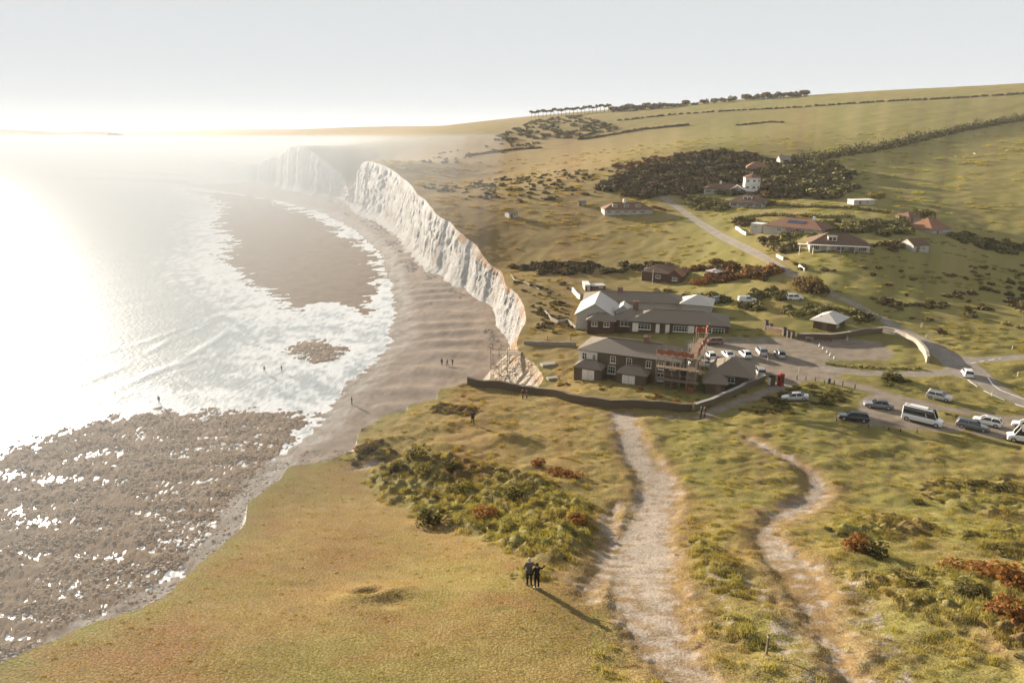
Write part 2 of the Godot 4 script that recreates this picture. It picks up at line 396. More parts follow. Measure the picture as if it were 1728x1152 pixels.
var lawn := PackedVector2Array([Vector2(-23.07, 19.70), Vector2(-23.16, 25.32), Vector2(-19.87, 34.71), Vector2(-22.37, 51.59), Vector2(-22.86, 63.70), Vector2(-16.78, 66.36), Vector2(-13.18, 54.20), Vector2(-7.76, 47.90), Vector2(-1.39, 40.89), Vector2(1.34, 36.83), Vector2(3.47, 35.68), Vector2(4.12, 29.15), Vector2(3.29, 22.30), Vector2(-5.01, 16.43)])
var field_brown := PackedVector2Array([Vector2(94.78, 144.13), Vector2(116.41, 151.56), Vector2(129.30, 169.65), Vector2(92.01, 164.41), Vector2(79.95, 169.95), Vector2(79.39, 155.45)])

func tp(x: float, f: float) -> Vector2:
	return Vector2(atan2(x, f), log(maxf(sqrt(x * x + f * f), 1.0)))

func base_exact(t: float, v: float) -> float:
	var u := t * 1.6
	var s: float = AFF[0] + AFF[1] * u + AFF[2] * v
	for c: Vector3 in TPS:
		var dx := u - c.x
		var dy := v - c.y
		var r2 := dx * dx + dy * dy
		if r2 > 1e-12:
			s += c.z * 0.5 * r2 * log(r2)
	return s

func sd_line(p: Vector2, line: PackedVector2Array, left_positive := true) -> float:
	var best := 1e12
	var side := 1.0
	for i in line.size() - 1:
		var a := line[i]
		var ab := line[i + 1] - a
		var ap := p - a
		var t := clampf(ap.dot(ab) / ab.length_squared(), 0.0, 1.0)
		var d2 := (ap - ab * t).length_squared()
		var c := ab.x * ap.y - ab.y * ap.x
		if d2 < best - 1e-6:
			best = d2
			side = -signf(c)
		elif d2 < best + 1e-6:
			# at a shared corner the sharper side decides
			var prev := a - line[maxi(i - 1, 0)]
			var turn := prev.x * ab.y - prev.y * ab.x
			side = -signf(c) if (turn > 0) == (side < 0 or -signf(c) < 0) and turn != 0.0 else side
	return sqrt(best) * side

func sd_poly(p: Vector2, poly: PackedVector2Array) -> float:
	var n := poly.size()
	var d := (p - poly[0]).length_squared()
	var s := 1.0
	var j := n - 1
	for i in n:
		var e := poly[j] - poly[i]
		var w := p - poly[i]
		var b := w - e * clampf(w.dot(e) / e.length_squared(), 0.0, 1.0)
		d = minf(d, b.length_squared())
		var c1 := p.y >= poly[i].y
		var c2 := p.y < poly[j].y
		var c3 := e.x * w.y > e.y * w.x
		if (c1 and c2 and c3) or (not c1 and not c2 and not c3):
			s = -s
		j = i
	return s * sqrt(d)

var boxes := {}
func poly_box(poly: PackedVector2Array, pad: float) -> Rect2:
	var r := Rect2(poly[0], Vector2.ZERO)
	for q in poly:
		r = r.expand(q)
	return r.grow(pad)

# negative inside; big when far away
func near_poly(p: Vector2, key: String, poly: PackedVector2Array) -> float:
	if not boxes.has(key):
		boxes[key] = poly_box(poly, 8.0)
	if not boxes[key].has_point(p):
		return 99.0
	return sd_poly(p, poly)

func near_path(p: Vector2, key: String, line: Array) -> float:
	if not boxes.has(key):
		var r := Rect2(Vector2(line[0].x, line[0].y), Vector2.ZERO)
		for q in line:
			r = r.expand(Vector2(q.x, q.y))
		boxes[key] = r.grow(10.0)
	if not boxes[key].has_point(p):
		return 99.0
	var best := 99.0
	for i in line.size() - 1:
		var a: Vector3 = line[i]
		var b: Vector3 = line[i + 1]
		var ab := Vector2(b.x - a.x, b.y - a.y)
		var ap := Vector2(p.x - a.x, p.y - a.y)
		var t := clampf(ap.dot(ab) / ab.length_squared(), 0.0, 1.0)
		best = minf(best, (ap - ab * t).length() - lerpf(a.z, b.z, t))
	return best

func make_grids() -> void:
	COAST.append_array(coast_near)
	COAST.append_array(coast_gap)
	COAST.append_array(coast_far)
	scrubs = [["scrub_main", scrub_main, 0.75], ["scrub_right", scrub_right, 0.7], ["scrub_strip", scrub_strip, 0.45], ["scrub_post", scrub_post, 0.4], ["scrub_hump", scrub_hump, 0.75], ["scrub_brown", scrub_brown, 0.6], ["scrub_far_right", scrub_far_right, 0.6], ["scrub_edge", scrub_edge, 0.6], ["scrub_tuft", scrub_tuft, 0.3], ["scrub_cliff", scrub_cliff, 0.6]]
	base_grid.resize(GN * GN)
	coast_grid.resize(GN * GN)
	var poly := COAST.duplicate()
	poly.append_array(PackedVector2Array([Vector2(9000, 4200), Vector2(9000, -40)]))
	for j in GN:
		var v := lerpf(V0, V1, j / float(GN - 1))
		for i in GN:
			var t := lerpf(T0, T1, i / float(GN - 1))
			base_grid[j * GN + i] = base_exact(t, v)
			coast_grid[j * GN + i] = -sd_poly(Vector2(sin(t), cos(t)) * exp(v), poly)
	for a in [[Vector2(-8.48, 34.33), 1.1, 0.7, -0.95], [Vector2(-7.70, 33.57), 3.4, 2.4, 0.75], [Vector2(-7.18, 32.71), 2.0, 1.1, -0.5], [Vector2(-0.27, 72.49), 4.0, 2.4, 0.9], [Vector2(-7.22, 69.61), 3.6, 1.8, 0.6], [Vector2(25.22, 43.02), 3.2, 1.8, 0.5], [Vector2(-6.59, 48.06), 2.4, 1.4, 0.4]]:
		humps.append([a[0].x, a[0].y, a[1], a[2], a[3]])

func sample(g: PackedFloat32Array, q: Vector2) -> float:
	var a := clampf((q.x - T0) / (T1 - T0), 0.0, 0.99999) * (GN - 1)
	var b := clampf((q.y - V0) / (V1 - V0), 0.0, 0.99999) * (GN - 1)
	var i := int(a)
	var j := int(b)
	a -= i
	b -= j
	var k := j * GN + i
	return lerpf(lerpf(g[k], g[k + 1], a), lerpf(g[k + GN], g[k + GN + 1], a), b)

func cubic(a: float, b: float, c: float, d: float, t: float) -> float:
	return b + 0.5 * t * (c - a + t * (2.0 * a - 5.0 * b + 4.0 * c - d + t * (3.0 * (b - c) + d - a)))

func base_at(q: Vector2) -> float:
	var a := clampf((q.x - T0) / (T1 - T0) * (GN - 1), 1.0, GN - 2.001)
	var b := clampf((q.y - V0) / (V1 - V0) * (GN - 1), 1.0, GN - 2.001)
	var i := int(a)
	var j := int(b)
	a -= i
	b -= j
	var g := base_grid
	var k := (j - 1) * GN + i
	var r0 := cubic(g[k - 1], g[k], g[k + 1], g[k + 2], a)
	k += GN
	var r1 := cubic(g[k - 1], g[k], g[k + 1], g[k + 2], a)
	k += GN
	var r2 := cubic(g[k - 1], g[k], g[k + 1], g[k + 2], a)
	k += GN
	return cubic(r0, r1, r2, cubic(g[k - 1], g[k], g[k + 1], g[k + 2], a), b)

func coast_at(x: float, f: float) -> float:
	var q := tp(x, f)
	var d := sample(coast_grid, q)
	var s := clampf(f / 150.0, 0.25, 5.0)
	return d + nz.get_noise_2d(x / (5.0 * s), f / (5.0 * s)) * 0.9 * s if absf(d) < 30.0 * s else d

func hard_at(p: Vector2) -> float:
	if p.x < 10.0 or p.y > 420.0 or p.y < 60.0:
		return 99.0
	var d := minf(near_poly(p, "park_up", park_up), near_poly(p, "park_low", park_low))
	d = minf(d, near_poly(p, "park_end", park_end))
	d = minf(d, near_path(p, "track_low", track_low))
	d = minf(d, near_path(p, "lane", lane))
	return d

func road_at(p: Vector2) -> float:
	if p.x < 40.0 or p.y > 420.0 or p.y < 60.0:
		return 99.0
	var d := minf(near_path(p, "road_up", road_up), near_path(p, "road_right", road_right))
	return minf(d, minf(near_path(p, "road_down", road_down), near_path(p, "road_in", road_in)))

func path_at(p: Vector2) -> float:
	if p.y > 110.0 or p.x < -25.0 or p.x > 60.0:
		return 99.0
	var d := near_path(p, "path_main", path_main)
	d = minf(d, near_path(p, "path_left", path_left) + 0.15)
	d = minf(d, near_path(p, "path_right", path_right))
	d = minf(d, near_path(p, "path_worn", path_worn) + 0.35)
	d = minf(d, near_path(p, "path_gate", path_gate))
	return minf(d, near_path(p, "path_beach", path_beach))

func scrub_at(p: Vector2) -> Vector2:
	# (depth inside the nearest scrub patch, how high it stands)
	if p.y > 110.0 or p.y < 15.0:
		return Vector2(-99, 0)
	var best := Vector2(-99, 0)
	for a in scrubs:
		var d := -near_poly(p, a[0], a[1])
		if d > best.x:
			best = Vector2(d, a[2])
	return best

# everything about a point of land: height in x, then signed distances
func ground(x: float, f: float) -> float:
	var q := Vector2(x, f)
	return ground_of(q, base_at(tp(x, f)), hard_at(q), road_at(q), path_at(q), scrub_at(q), near_poly(q, "lawn", lawn))

func ground_of(q: Vector2, base: float, hard: float, road: float, path: float, scrub: Vector2, lawn_d: float) -> float:
	var x := q.x
	var f := q.y
	var flat := clampf(minf(hard, road) / 2.5, 0.0, 1.0)
	var y := base
	var rough := 1.0 if lawn_d > 2.0 else clampf(lawn_d / 2.0 * 0.9 + 0.1, 0.1, 1.0)
	if path < 1.0:
		rough *= clampf(path * 0.6 + 0.4, 0.25, 1.0)
	if f < 130.0:
		y += nz.get_noise_2d(x * 0.5, f * 0.7) * 0.15 * rough * flat
		y += maxf(0.0, nr.get_noise_2d(x * 0.16 + 40.0, f * 0.22)) * 0.32 * rough * flat
		y += nr.get_noise_2d(x * 0.06, f * 0.06) * 0.25 * flat
	else:
		y += nz.get_noise_2d(x * 0.16, f * 0.16) * 0.22 * flat * clampf((900.0 - f) / 500.0, 0.0, 1.0)
		y += nr.get_noise_2d(x * 0.045, f * 0.045) * 0.22 * flat * clampf((f - 130.0) / 60.0, 0.0, 1.0)
	if path < 1.2 and f < 110.0:
		y -= 0.22 * smoothstep(0.6, -0.5, path + nz.get_noise_2d(x * 0.8, f * 0.8) * 0.5)
	if scrub.x > 0.0:
		y += scrub.y * smoothstep(0.0, 1.4, scrub.x) * (0.35 + 0.9 * absf(nz.get_noise_2d(x * 0.42 + 9.0, f * 0.42)) + 0.35 * nr.get_noise_2d(x * 0.9, f * 0.9))
	if f < 95.0 and x < 30.0 + f * 0.3:
		for h in humps:
			var a: float = (x - h[0]) / h[2]
			var b: float = (f - h[1]) / h[3]
			var r := a * a + b * b
			if r < 5.0:
				y += h[4] * exp(-r * 1.6)
	return y

func mixc(a: Color, b: Color, t: float) -> Color:
	return a.lerp(b, clampf(t, 0.0, 1.0))

const TURF_TAN := Color(0.315, 0.212, 0.088)
const TURF_GREEN := Color(0.245, 0.226, 0.073)
const TURF_STRAW := Color(0.37, 0.295, 0.135)
const SCRUB_GREEN := Color(0.25, 0.225, 0.085)
const SCRUB_BROWN := Color(0.20, 0.13, 0.065)
const EARTH := Color(0.22, 0.145, 0.09)
const CHALKY := Color(0.41, 0.35, 0.29)

func land_colour(q: Vector2, path: float, scrub: Vector2, lawn_d: float, coast: float) -> Color:
	var x := q.x
	var f := q.y
	var s := clampf(f / 60.0, 1.0, 12.0)
	var a := nz.get_noise_2d(x * 0.09 / s, f * 0.14 / s)
	var b := nz.get_noise_2d(x * 0.5 / s + 70.0, f * 0.8 / s)
	var c := nr.get_noise_2d(x * 0.03 / s + 7.0, f * 0.03 / s)
	var tan_share := 0.35
	if f < 140.0:
		tan_share = 0.72 if lawn_d < 0.0 else clampf(0.45 - (x - 5.0) * 0.006, 0.12, 0.6)
	else:
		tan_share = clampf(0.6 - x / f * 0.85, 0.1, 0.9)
	var col := TURF_GREEN.lerp(TURF_TAN, clampf(tan_share + a * 0.55 + c * 0.3, 0.0, 1.0))
	col = mixc(col, TURF_STRAW, b * 0.7 + 0.05)
	col = mixc(col, EARTH, (-b - 0.28) * 1.6)
	if lawn_d < 0.0:
		col = mixc(col, Color(0.30, 0.165, 0.085), (nz.get_noise_2d(x * 0.11 + 31.0, f * 0.2 + 5.0) - 0.08 + (20.0 - coast) * 0.004) * 1.1)
		col = mixc(col, Color(0.20, 0.175, 0.06), (nz.get_noise_2d(x * 0.35 + 3.0, f * 1.1) - 0.22) * 1.8)
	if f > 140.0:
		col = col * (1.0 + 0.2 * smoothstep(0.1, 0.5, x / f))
	if coast < 2.5 and f < 120.0:
		col = mixc(col, TURF_GREEN, (2.5 - coast) / 2.5 * (0.6 + b))
	if scrub.x > 0.0:
		var sc := SCRUB_GREEN.lerp(SCRUB_BROWN, clampf(0.25 + a * 0.9 - b * 0.3, 0.0, 1.0))
		col = mixc(col, sc, scrub.x / 0.5)
	if path < 2.4:
		var edge := path + b * 1.1 + nz.get_noise_2d(x * 0.3, f * 0.25) * 1.0 + nr.get_noise_2d(x * 2.2, f * 2.2) * 0.35
		col = mixc(col, EARTH.lerp(TURF_TAN, 0.6), (1.6 - edge) / 1.6)
		var worn := smoothstep(43.0, 36.0, f) * 0.75 + smoothstep(9.0, 14.0, x) * smoothstep(95.0, 40.0, f) * 0.7
		col = mixc(col, CHALKY, (0.35 - edge) / 0.9 * (1.0 - worn * clampf(0.75 + b * 1.5, 0.0, 1.0)))
		col = mixc(col, EARTH, (nz.get_noise_2d(x * 0.7 + 13.0, f * 1.1) - 0.12) * 1.5)
	return col

# ---- splitting triangles along a field

class Bag:
	var p := PackedVector3Array()
	var n := PackedVector3Array()
	var c := PackedColorArray()
	var idx := PackedInt32Array()
	var remap := PackedInt32Array()
	func add(a: Vector3, b: Vector3, col: Color) -> int:
		p.append(a)
		n.append(b)
		c.append(col)
		return p.size() - 1
	func mesh() -> ArrayMesh:
		var arr := []
		arr.resize(Mesh.ARRAY_MAX)
		arr[Mesh.ARRAY_VERTEX] = p
		arr[Mesh.ARRAY_NORMAL] = n
		arr[Mesh.ARRAY_COLOR] = c
		arr[Mesh.ARRAY_INDEX] = idx
		var m := ArrayMesh.new()
		m.add_surface_from_arrays(Mesh.PRIMITIVE_TRIANGLES, arr)
		return m

# corner: [position, normal, colour, fields...]; keeps the part where field k has the given sign
func clip(poly: Array, k: int, keep_positive: bool) -> Array:
	var out := []
	for i in poly.size():
		var a: Array = poly[i]
		var b: Array = poly[(i + 1) % poly.size()]
		var ia: bool = (a[k] >= 0.0) == keep_positive
		var ib: bool = (b[k] >= 0.0) == keep_positive
		if ia:
			out.append(a)
		if ia != ib:
			var t: float = a[k] / (a[k] - b[k])
			var m := []
			for j in a.size():
				m.append(lerp(a[j], b[j], t))
			m[k] = 0.0
			out.append(m)
	return out

func fan(bag: Bag, poly: Array) -> void:
	if poly.size() < 3:
		return
	var first := bag.p.size()
	for v in poly:
		bag.add(v[0], v[1].normalized(), v[2])
	for i in range(1, poly.size() - 1):
		bag.idx.append_array(PackedInt32Array([first, first + i, first + i + 1]))

func make_land() -> void:
	var nc := 430
	var nrw := 640
	var v0 := log(13.0)
	var v1 := log(3700.0)
	var total := nc * nrw
	var pos := PackedVector3Array()
	pos.resize(total)
	var col := PackedColorArray()
	col.resize(total)
	var fc := PackedFloat32Array()
	var fr := PackedFloat32Array()
	var fh := PackedFloat32Array()
	var fp := PackedFloat32Array()
	for a in [fc, fr, fh, fp]:
		a.resize(total)
	for j in nrw:
		var r := exp(lerpf(v0, v1, j / float(nrw - 1)))
		for i in nc:
			var t := lerpf(-0.88, 0.88, i / float(nc - 1))
			var q := Vector2(sin(t), cos(t)) * r
			var k := j * nc + i
			var cd := coast_at(q.x, q.y)
			fc[k] = cd
			if cd < -8.0 * maxf(1.0, r / 120.0):
				fr[k] = 9.0
				fh[k] = 9.0
				fp[k] = 9.0
				pos[k] = Vector3(q.x, 0, -q.y)
				continue
			var hd := hard_at(q)
			var rd := road_at(q)
			var pd := path_at(q)
			var sc := scrub_at(q)
			var ld := near_poly(q, "lawn", lawn)
			if r > 120.0:
				hd += nz.get_noise_2d(q.x * 0.5, q.y * 0.5) * 0.3 if hd < 5.0 else 0.0
			fr[k] = rd
			fh[k] = hd + (nz.get_noise_2d(q.x * 0.6, q.y * 0.6) * 0.5 if hd < 5.0 else 0.0)
			fp[k] = pd + (nz.get_noise_2d(q.x * 0.9, q.y * 0.9) * 0.9 + nz.get_noise_2d(q.x * 0.3, q.y * 0.25) * 1.0 if pd < 5.0 else 0.0)
			pos[k] = Vector3(q.x, ground_of(q, base_at(tp(q.x, q.y)), hd, rd, pd, sc, ld), -q.y)
			if rd < 0.0:
				var w := nz.get_noise_2d(q.x * 0.3, q.y * 0.3)
				col[k] = Color(0.22, 0.19, 0.16).lerp(Color(0.30, 0.26, 0.215), clampf(w + 0.4, 0, 1))
			elif fh[k] < 0.0:
				var w2 := nz.get_noise_2d(q.x * 0.35, q.y * 0.5)
				col[k] = Color(0.34, 0.285, 0.225).lerp(Color(0.25, 0.20, 0.15), clampf(w2 * 1.5 + 0.3, 0, 1))
			else:
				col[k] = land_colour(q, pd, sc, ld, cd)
	var nrm := PackedVector3Array()
	nrm.resize(total)
	for j in nrw:
		for i in nc:
			var k := j * nc + i
			var l := k - 1 if i > 0 and fc[k - 1] > 0.0 else k
			var rr := k + 1 if i < nc - 1 and fc[k + 1] > 0.0 else k
			var d := k - nc if j > 0 and fc[k - nc] > 0.0 else k
			var u := k + nc if j < nrw - 1 and fc[k + nc] > 0.0 else k
			var n := (pos[rr] - pos[l]).cross(pos[u] - pos[d])
			if n.length_squared() < 1e-9:
				n = Vector3.UP
			nrm[k] = n.normalized() if n.y > 0.0 else -n.normalized()
	# 0 ground, 1 road, 2 car park, 3 path
	var bags := []
	for z in 4:
		var bag := Bag.new()
		bag.remap.resize(total)
		bag.remap.fill(-1)
		bags.append(bag)
	for j in nrw - 1:
		for i in nc - 1:
			var k := j * nc + i
			for t in [[k, k + nc, k + nc + 1], [k, k + nc + 1, k + 1]]:
				var a: int = t[0]
				var b: int = t[1]
				var c: int = t[2]
				if fc[a] < 0.0 and fc[b] < 0.0 and fc[c] < 0.0:
					continue
				var za := zone_of(fr[a], fh[a], fp[a])
				var whole := fc[a] >= 0.0 and fc[b] >= 0.0 and fc[c] >= 0.0
				if whole and za == zone_of(fr[b], fh[b], fp[b]) and za == zone_of(fr[c], fh[c], fp[c]):
					var bag: Bag = bags[za]
					for q: int in t:
						if bag.remap[q] < 0:
							bag.remap[q] = bag.add(pos[q], nrm[q], col[q])
						bag.idx.append(bag.remap[q])
					continue
				var poly := []
				for q: int in t:
					poly.append([pos[q], nrm[q], col[q], fc[q], fr[q], fh[q], fp[q]])
				if not whole:
					poly = clip(poly, 3, true)
				fan(bags[1], clip(poly, 4, false))
				poly = clip(poly, 4, true)
				fan(bags[2], clip(poly, 5, false))
				poly = clip(poly, 5, true)
				fan(bags[3], clip(poly, 6, false))
				fan(bags[0], clip(poly, 6, true))
	structure("ground", bags[0].mesh(), mats.ground)
	structure("road", bags[1].mesh(), mats.asphalt)
	structure("car_park", bags[2].mesh(), mats.gravel)
	structure("chalk_path", bags[3].mesh(), mats.chalk_path)

func zone_of(r: float, h: float, p: float) -> int:
	return 1 if r < 0.0 else 2 if h < 0.0 else 3 if p < 0.0 else 0

# ---------------------------------------------------------------- coast

# outlines on the foreshore
var platform_near := PackedVector2Array([Vector2(-105.65, 84.38), Vector2(-104.51, 101.99), Vector2(-89.90, 109.01), Vector2(-87.90, 115.36), Vector2(-83.47, 126.48), Vector2(-73.48, 130.19), Vector2(-62.80, 130.83), Vector2(-46.31, 128.93), Vector2(-38.81, 130.19), Vector2(-38.51, 118.51), Vector2(-38.70, 101.99), Vector2(-38.78, 84.38), Vector2(-45.36, 66.01), Vector2(-55.68, 53.32), Vector2(-66.19, 46.83)])
var platform_mid := PackedVector2Array([Vector2(-59.99, 171.78), Vector2(-59.00, 178.84), Vector2(-52.98, 180.55), Vector2(-43.95, 173.36), Vector2(-42.36, 163.28), Vector2(-48.91, 160.00), Vector2(-55.78, 163.28)])
var sand_far := PackedVector2Array([Vector2(-355.40, 741.97), Vector2(-293.74, 651.90), Vector2(-247.66, 580.95), Vector2(-191.65, 430.68), Vector2(-159.50, 373.85), Vector2(-136.65, 300.61), Vector2(-104.63, 250.53), Vector2(-87.33, 232.81), Vector2(-78.86, 214.12), Vector2(-67.88, 202.19), Vector2(-64.52, 209.49), Vector2(-60.90, 215.70), Vector2(-54.21, 209.49), Vector2(-44.00, 200.79), Vector2(-41.24, 215.70), Vector2(-43.79, 252.65), Vector2(-58.32, 319.52), Vector2(-89.19, 390.30), Vector2(-138.71, 498.90), Vector2(-235.44, 651.90)])
var shingle := PackedVector2Array([Vector2(-64.39, 45.11), Vector2(-56.85, 54.78), Vector2(-49.38, 67.02), Vector2(-43.57, 76.77), Vector2(-43.61, 101.99), Vector2(-39.79, 115.36), Vector2(-38.03, 128.62), Vector2(-36.94, 146.02), Vector2(-35.18, 160.93), Vector2(-33.71, 173.36), Vector2(-37.64, 207.99), Vector2(-46.96, 258.11), Vector2(-63.52, 328.09), Vector2(-93.12, 408.20), Vector2(-138.69, 506.89), Vector2(-202.72, 602.86), Vector2(-268.27, 679.45), Vector2(-344.24, 759.40), Vector2(-381.10, 796.78), Vector2(-129.54, 934.18), Vector2(75.52, 651.90), Vector2(16.19, 127.08), Vector2(1.89, 46.83)])
var spit_far := PackedVector2Array([Vector2(-646.93, 934.18), Vector2(-564.13, 976.11), Vector2(-404.71, 895.65), Vector2(-360.82, 796.78), Vector2(-511.48, 883.49), Vector2(-579.02, 895.65)])
var spit_far_low := PackedVector2Array([Vector2(-702.42, 1089.98), Vector2(-673.00, 1167.60), Vector2(-475.37, 1054.86), Vector2(-421.81, 934.18), Vector2(-608.90, 1054.86)])

func shore_y(x: float, f: float, coast: float) -> Array:
	# height, kind: 0 sea bed, 1 rock platform, 2 sand, 3 shingle; with the depth inside it
	var q := Vector2(x, f)
	var sh := -sd_poly(q, shingle)
	var warp := nz.get_noise_2d(x * 0.05, f * 0.05) * 5.0 + nz.get_noise_2d(x * 0.14, f * 0.3) * 5.0 + nz.get_noise_2d(x * 0.5, f * 1.2) * 2.5
	if sh + warp * 0.35 > 0.0:
		var s := sh + warp * 0.35
		# height rises from the tide line to the cliff foot
		var share := s / (s + maxf(-coast, 0.3))
		var y := 0.05 + minf(s, 6.0) * 0.05 + share * 2.8
		var cusp := sin((x * 0.35 + f * 0.94) * 0.62 + nr.get_noise_2d(x * 0.02, f * 0.02) * 3.0)
		y += maxf(cusp, -0.4) * 0.5 * smoothstep(0.15, 0.4, share) * smoothstep(0.95, 0.6, share) * smoothstep(110.0, 140.0, f)
		y += nz.get_noise_2d(x * 0.25, f * 0.25) * 0.09
		return [y, 3, s]
	var a := -near_shore(q, "platform_near", platform_near) + warp
	if f > 200.0:
		a = -99.0
	var m := -near_shore(q, "platform_mid", platform_mid) + warp * 0.5
	var b := -near_shore(q, "sand_far", sand_far) + warp * clampf(f / 250.0, 0.4, 3.0)
	b = maxf(b, maxf(-near_shore(q, "spit_far", spit_far), -near_shore(q, "spit_far_low", spit_far_low)) + warp)
	a = maxf(a, m)
	if a > 0.0:
		var l := nz.get_noise_2d(x * 0.07, f * 0.22) * 0.20 + nz.get_noise_2d(x * 0.45, f * 1.2) * 0.20 + nr.get_noise_2d(x * 1.3, f * 2.2) * 0.10 + 0.085
		return [-0.1 + minf(a, 2.0) * 0.06 + l, 1, a]
	if b > 0.0:
		return [-0.14 + minf(b, 16.0) * 0.022 + nz.get_noise_2d(x * 0.03, f * 0.07) * 0.13 + nz.get_noise_2d(x * 0.16, f * 0.4) * 0.13, 2, b]
	return [-0.12 + nz.get_noise_2d(x * 0.06, f * 0.12) * 0.13 + maxf(maxf(a, b), -30.0) * 0.012, 0, 0.0]

func near_shore(q: Vector2, key: String, poly: PackedVector2Array) -> float:
	if not boxes.has(key):
		boxes[key] = poly_box(poly, 40.0)
	return sd_poly(q, poly) if boxes[key].has_point(q) else 40.0

func make_shore() -> void:
	var nc := 360
	var nrw := 760
	var bag := Bag.new()
	var v0 := log(16.0)
	var v1 := log(3000.0)
	var cd := PackedFloat32Array()
	cd.resize(nc * nrw)
	for j in nrw:
		var r := exp(lerpf(v0, v1, j / float(nrw - 1)))
		for i in nc:
			var t := lerpf(-0.90, 0.14, i / float(nc - 1))
			var q := Vector2(sin(t), cos(t)) * r
			var c := coast_at(q.x, q.y)
			cd[j * nc + i] = c
			if c > 20.0 * maxf(1.0, r / 150.0):
				bag.add(Vector3(q.x, -1, -q.y), Vector3.UP, Color.BLACK)
				continue
			var s := shore_y(q.x, q.y, c)
			var b := nz.get_noise_2d(q.x * 0.7, q.y * 0.7)
			var e := nz.get_noise_2d(q.x * 0.12, q.y * 0.16)
			var col := Color(0.30, 0.25, 0.18)
			if s[1] == 1:
				col = Color(0.36, 0.225, 0.115).lerp(Color(0.60, 0.48, 0.36), clampf(b * 0.9 + e * 0.7 - 0.1, 0, 1))
				col = mixc(col, Color(0.22, 0.14, 0.07), -b * 1.2 - e * 0.6)
				col = mixc(col, Color(0.50, 0.45, 0.40), smoothstep(26.0, 2.0, -c) * (0.5 + b))
			elif s[1] == 2:
				col = Color(0.26, 0.16, 0.08).lerp(Color(0.35, 0.235, 0.13), clampf(e + 0.4, 0, 1))
			elif s[1] == 3:
				col = Color(0.35, 0.27, 0.20).lerp(Color(0.45, 0.355, 0.285), clampf(e * 1.2 + b * 0.4 + 0.35, 0, 1))
				var band := sin(s[2] * 0.9 + nz.get_noise_2d(q.x * 0.05, q.y * 0.05) * 4.0) * 0.5 + nz.get_noise_2d(q.x * 0.5, q.y * 0.25)
				col = mixc(col, Color(0.28, 0.21, 0.15), band * 0.55)
				col = mixc(col, Color(0.55, 0.44, 0.37), -band * 0.35)
				# pale chalk pebbles lie along the tide line
				col = mixc(col, Color(0.52, 0.475, 0.43), smoothstep(5.0, 1.0, absf(s[2] - 3.5)) * (0.55 + e + b * 0.5))
			bag.add(Vector3(q.x, s[0], -q.y), Vector3.UP, col)
	for j in nrw:
		for i in nc:
			var k := j * nc + i
			var n := (bag.p[j * nc + mini(i + 1, nc - 1)] - bag.p[j * nc + maxi(i - 1, 0)]).cross(bag.p[mini(j + 1, nrw - 1) * nc + i] - bag.p[maxi(j - 1, 0) * nc + i])
			bag.n[k] = n.normalized() if n.y > 0.0 else -n.normalized()
	for j in nrw - 1:
		var lim := 12.0 * maxf(1.0, exp(lerpf(v0, v1, j / float(nrw - 1))) / 150.0)
		for i in nc - 1:
			var k := j * nc + i
			if minf(cd[k], cd[k + nc + 1]) > lim:
				continue
			bag.idx.append_array(PackedInt32Array([k, k + nc, k + nc + 1, k, k + nc + 1, k + 1]))
	structure("foreshore", bag.mesh(), mats.shore)
	make_rocks()

func make_rocks() -> void:
	var pts := []
	for i in 26:
		pts.append(Vector3(rng.randfn(), rng.randfn(), rng.randfn()).normalized() * Vector3(0.5, 0.32, 0.4) * rng.randf_range(0.85, 1.1))
	var m1 := hull(pts)
	var xs := []
	var cs := PackedColorArray()
	var box := poly_box(platform_near, 0.0)
	var n := 0
	while n < 150000:
		n += 1
		var q := Vector2(rng.randf_range(-115, -8), rng.randf_range(30, 175))
		if absf(q.x) > q.y * 0.95:
			continue
		var c := coast_at(q.x, q.y)
		if c > -0.5:
			continue
		var near := clampf((32.0 + c) / 32.0, 0.0, 1.0) * clampf((120.0 - q.y) / 30.0, 0.0, 1.0)
		if nz.get_noise_2d(q.x * 0.12 + 30.0, q.y * 0.18) + near * 0.5 < rng.randf_range(-0.35, 0.3):
			continue
		var s := shore_y(q.x, q.y, c)
		if s[1] != 1 and not (s[1] == 3 and q.y < 110.0 and rng.randf() < 0.4):
			continue
		var size := rng.randf_range(0.16, 0.46) * (1.0 + near * 0.5) * (1.6 if rng.randf() < 0.05 else 1.0)
		var b := Basis(Vector3.UP, rng.randf() * TAU).scaled(Vector3(size, size * rng.randf_range(0.25, 0.55), size * rng.randf_range(0.6, 1.0)))
		xs.append(Transform3D(b, Vector3(q.x, s[0] + size * 0.04, -q.y)))
		var w := rng.randf()
		var col := Color(0.42, 0.265, 0.135).lerp(Color(0.62, 0.45, 0.27), rng.randf())
		if w < 0.30 + near * 0.45:
			col = Color(0.66, 0.56, 0.45).lerp(Color(0.84, 0.77, 0.68), rng.randf())
		cs.append(col)
	stuff("foreshore_rocks", m1, mats.rock, xs, cs, "brown weedy and pale chalk rocks covering the foreshore", "rocks")

func stuff(called: String, m: Mesh, material: Material, xs: Array, cs: PackedColorArray, label: String, category: String) -> MultiMeshInstance3D:
	var mm := MultiMesh.new()
	mm.transform_format = MultiMesh.TRANSFORM_3D
	mm.use_colors = true
	mm.mesh = m
	mm.instance_count = xs.size()
	for i in xs.size():
		mm.set_instance_transform(i, xs[i])
		mm.set_instance_color(i, cs[i])
	var o := MultiMeshInstance3D.new()
	o.name = numbered(called)
	o.multimesh = mm
	o.material_override = material
	add_child(o)
	o.set_meta("kind", "stuff")
	tag(o, label, category)
	return o

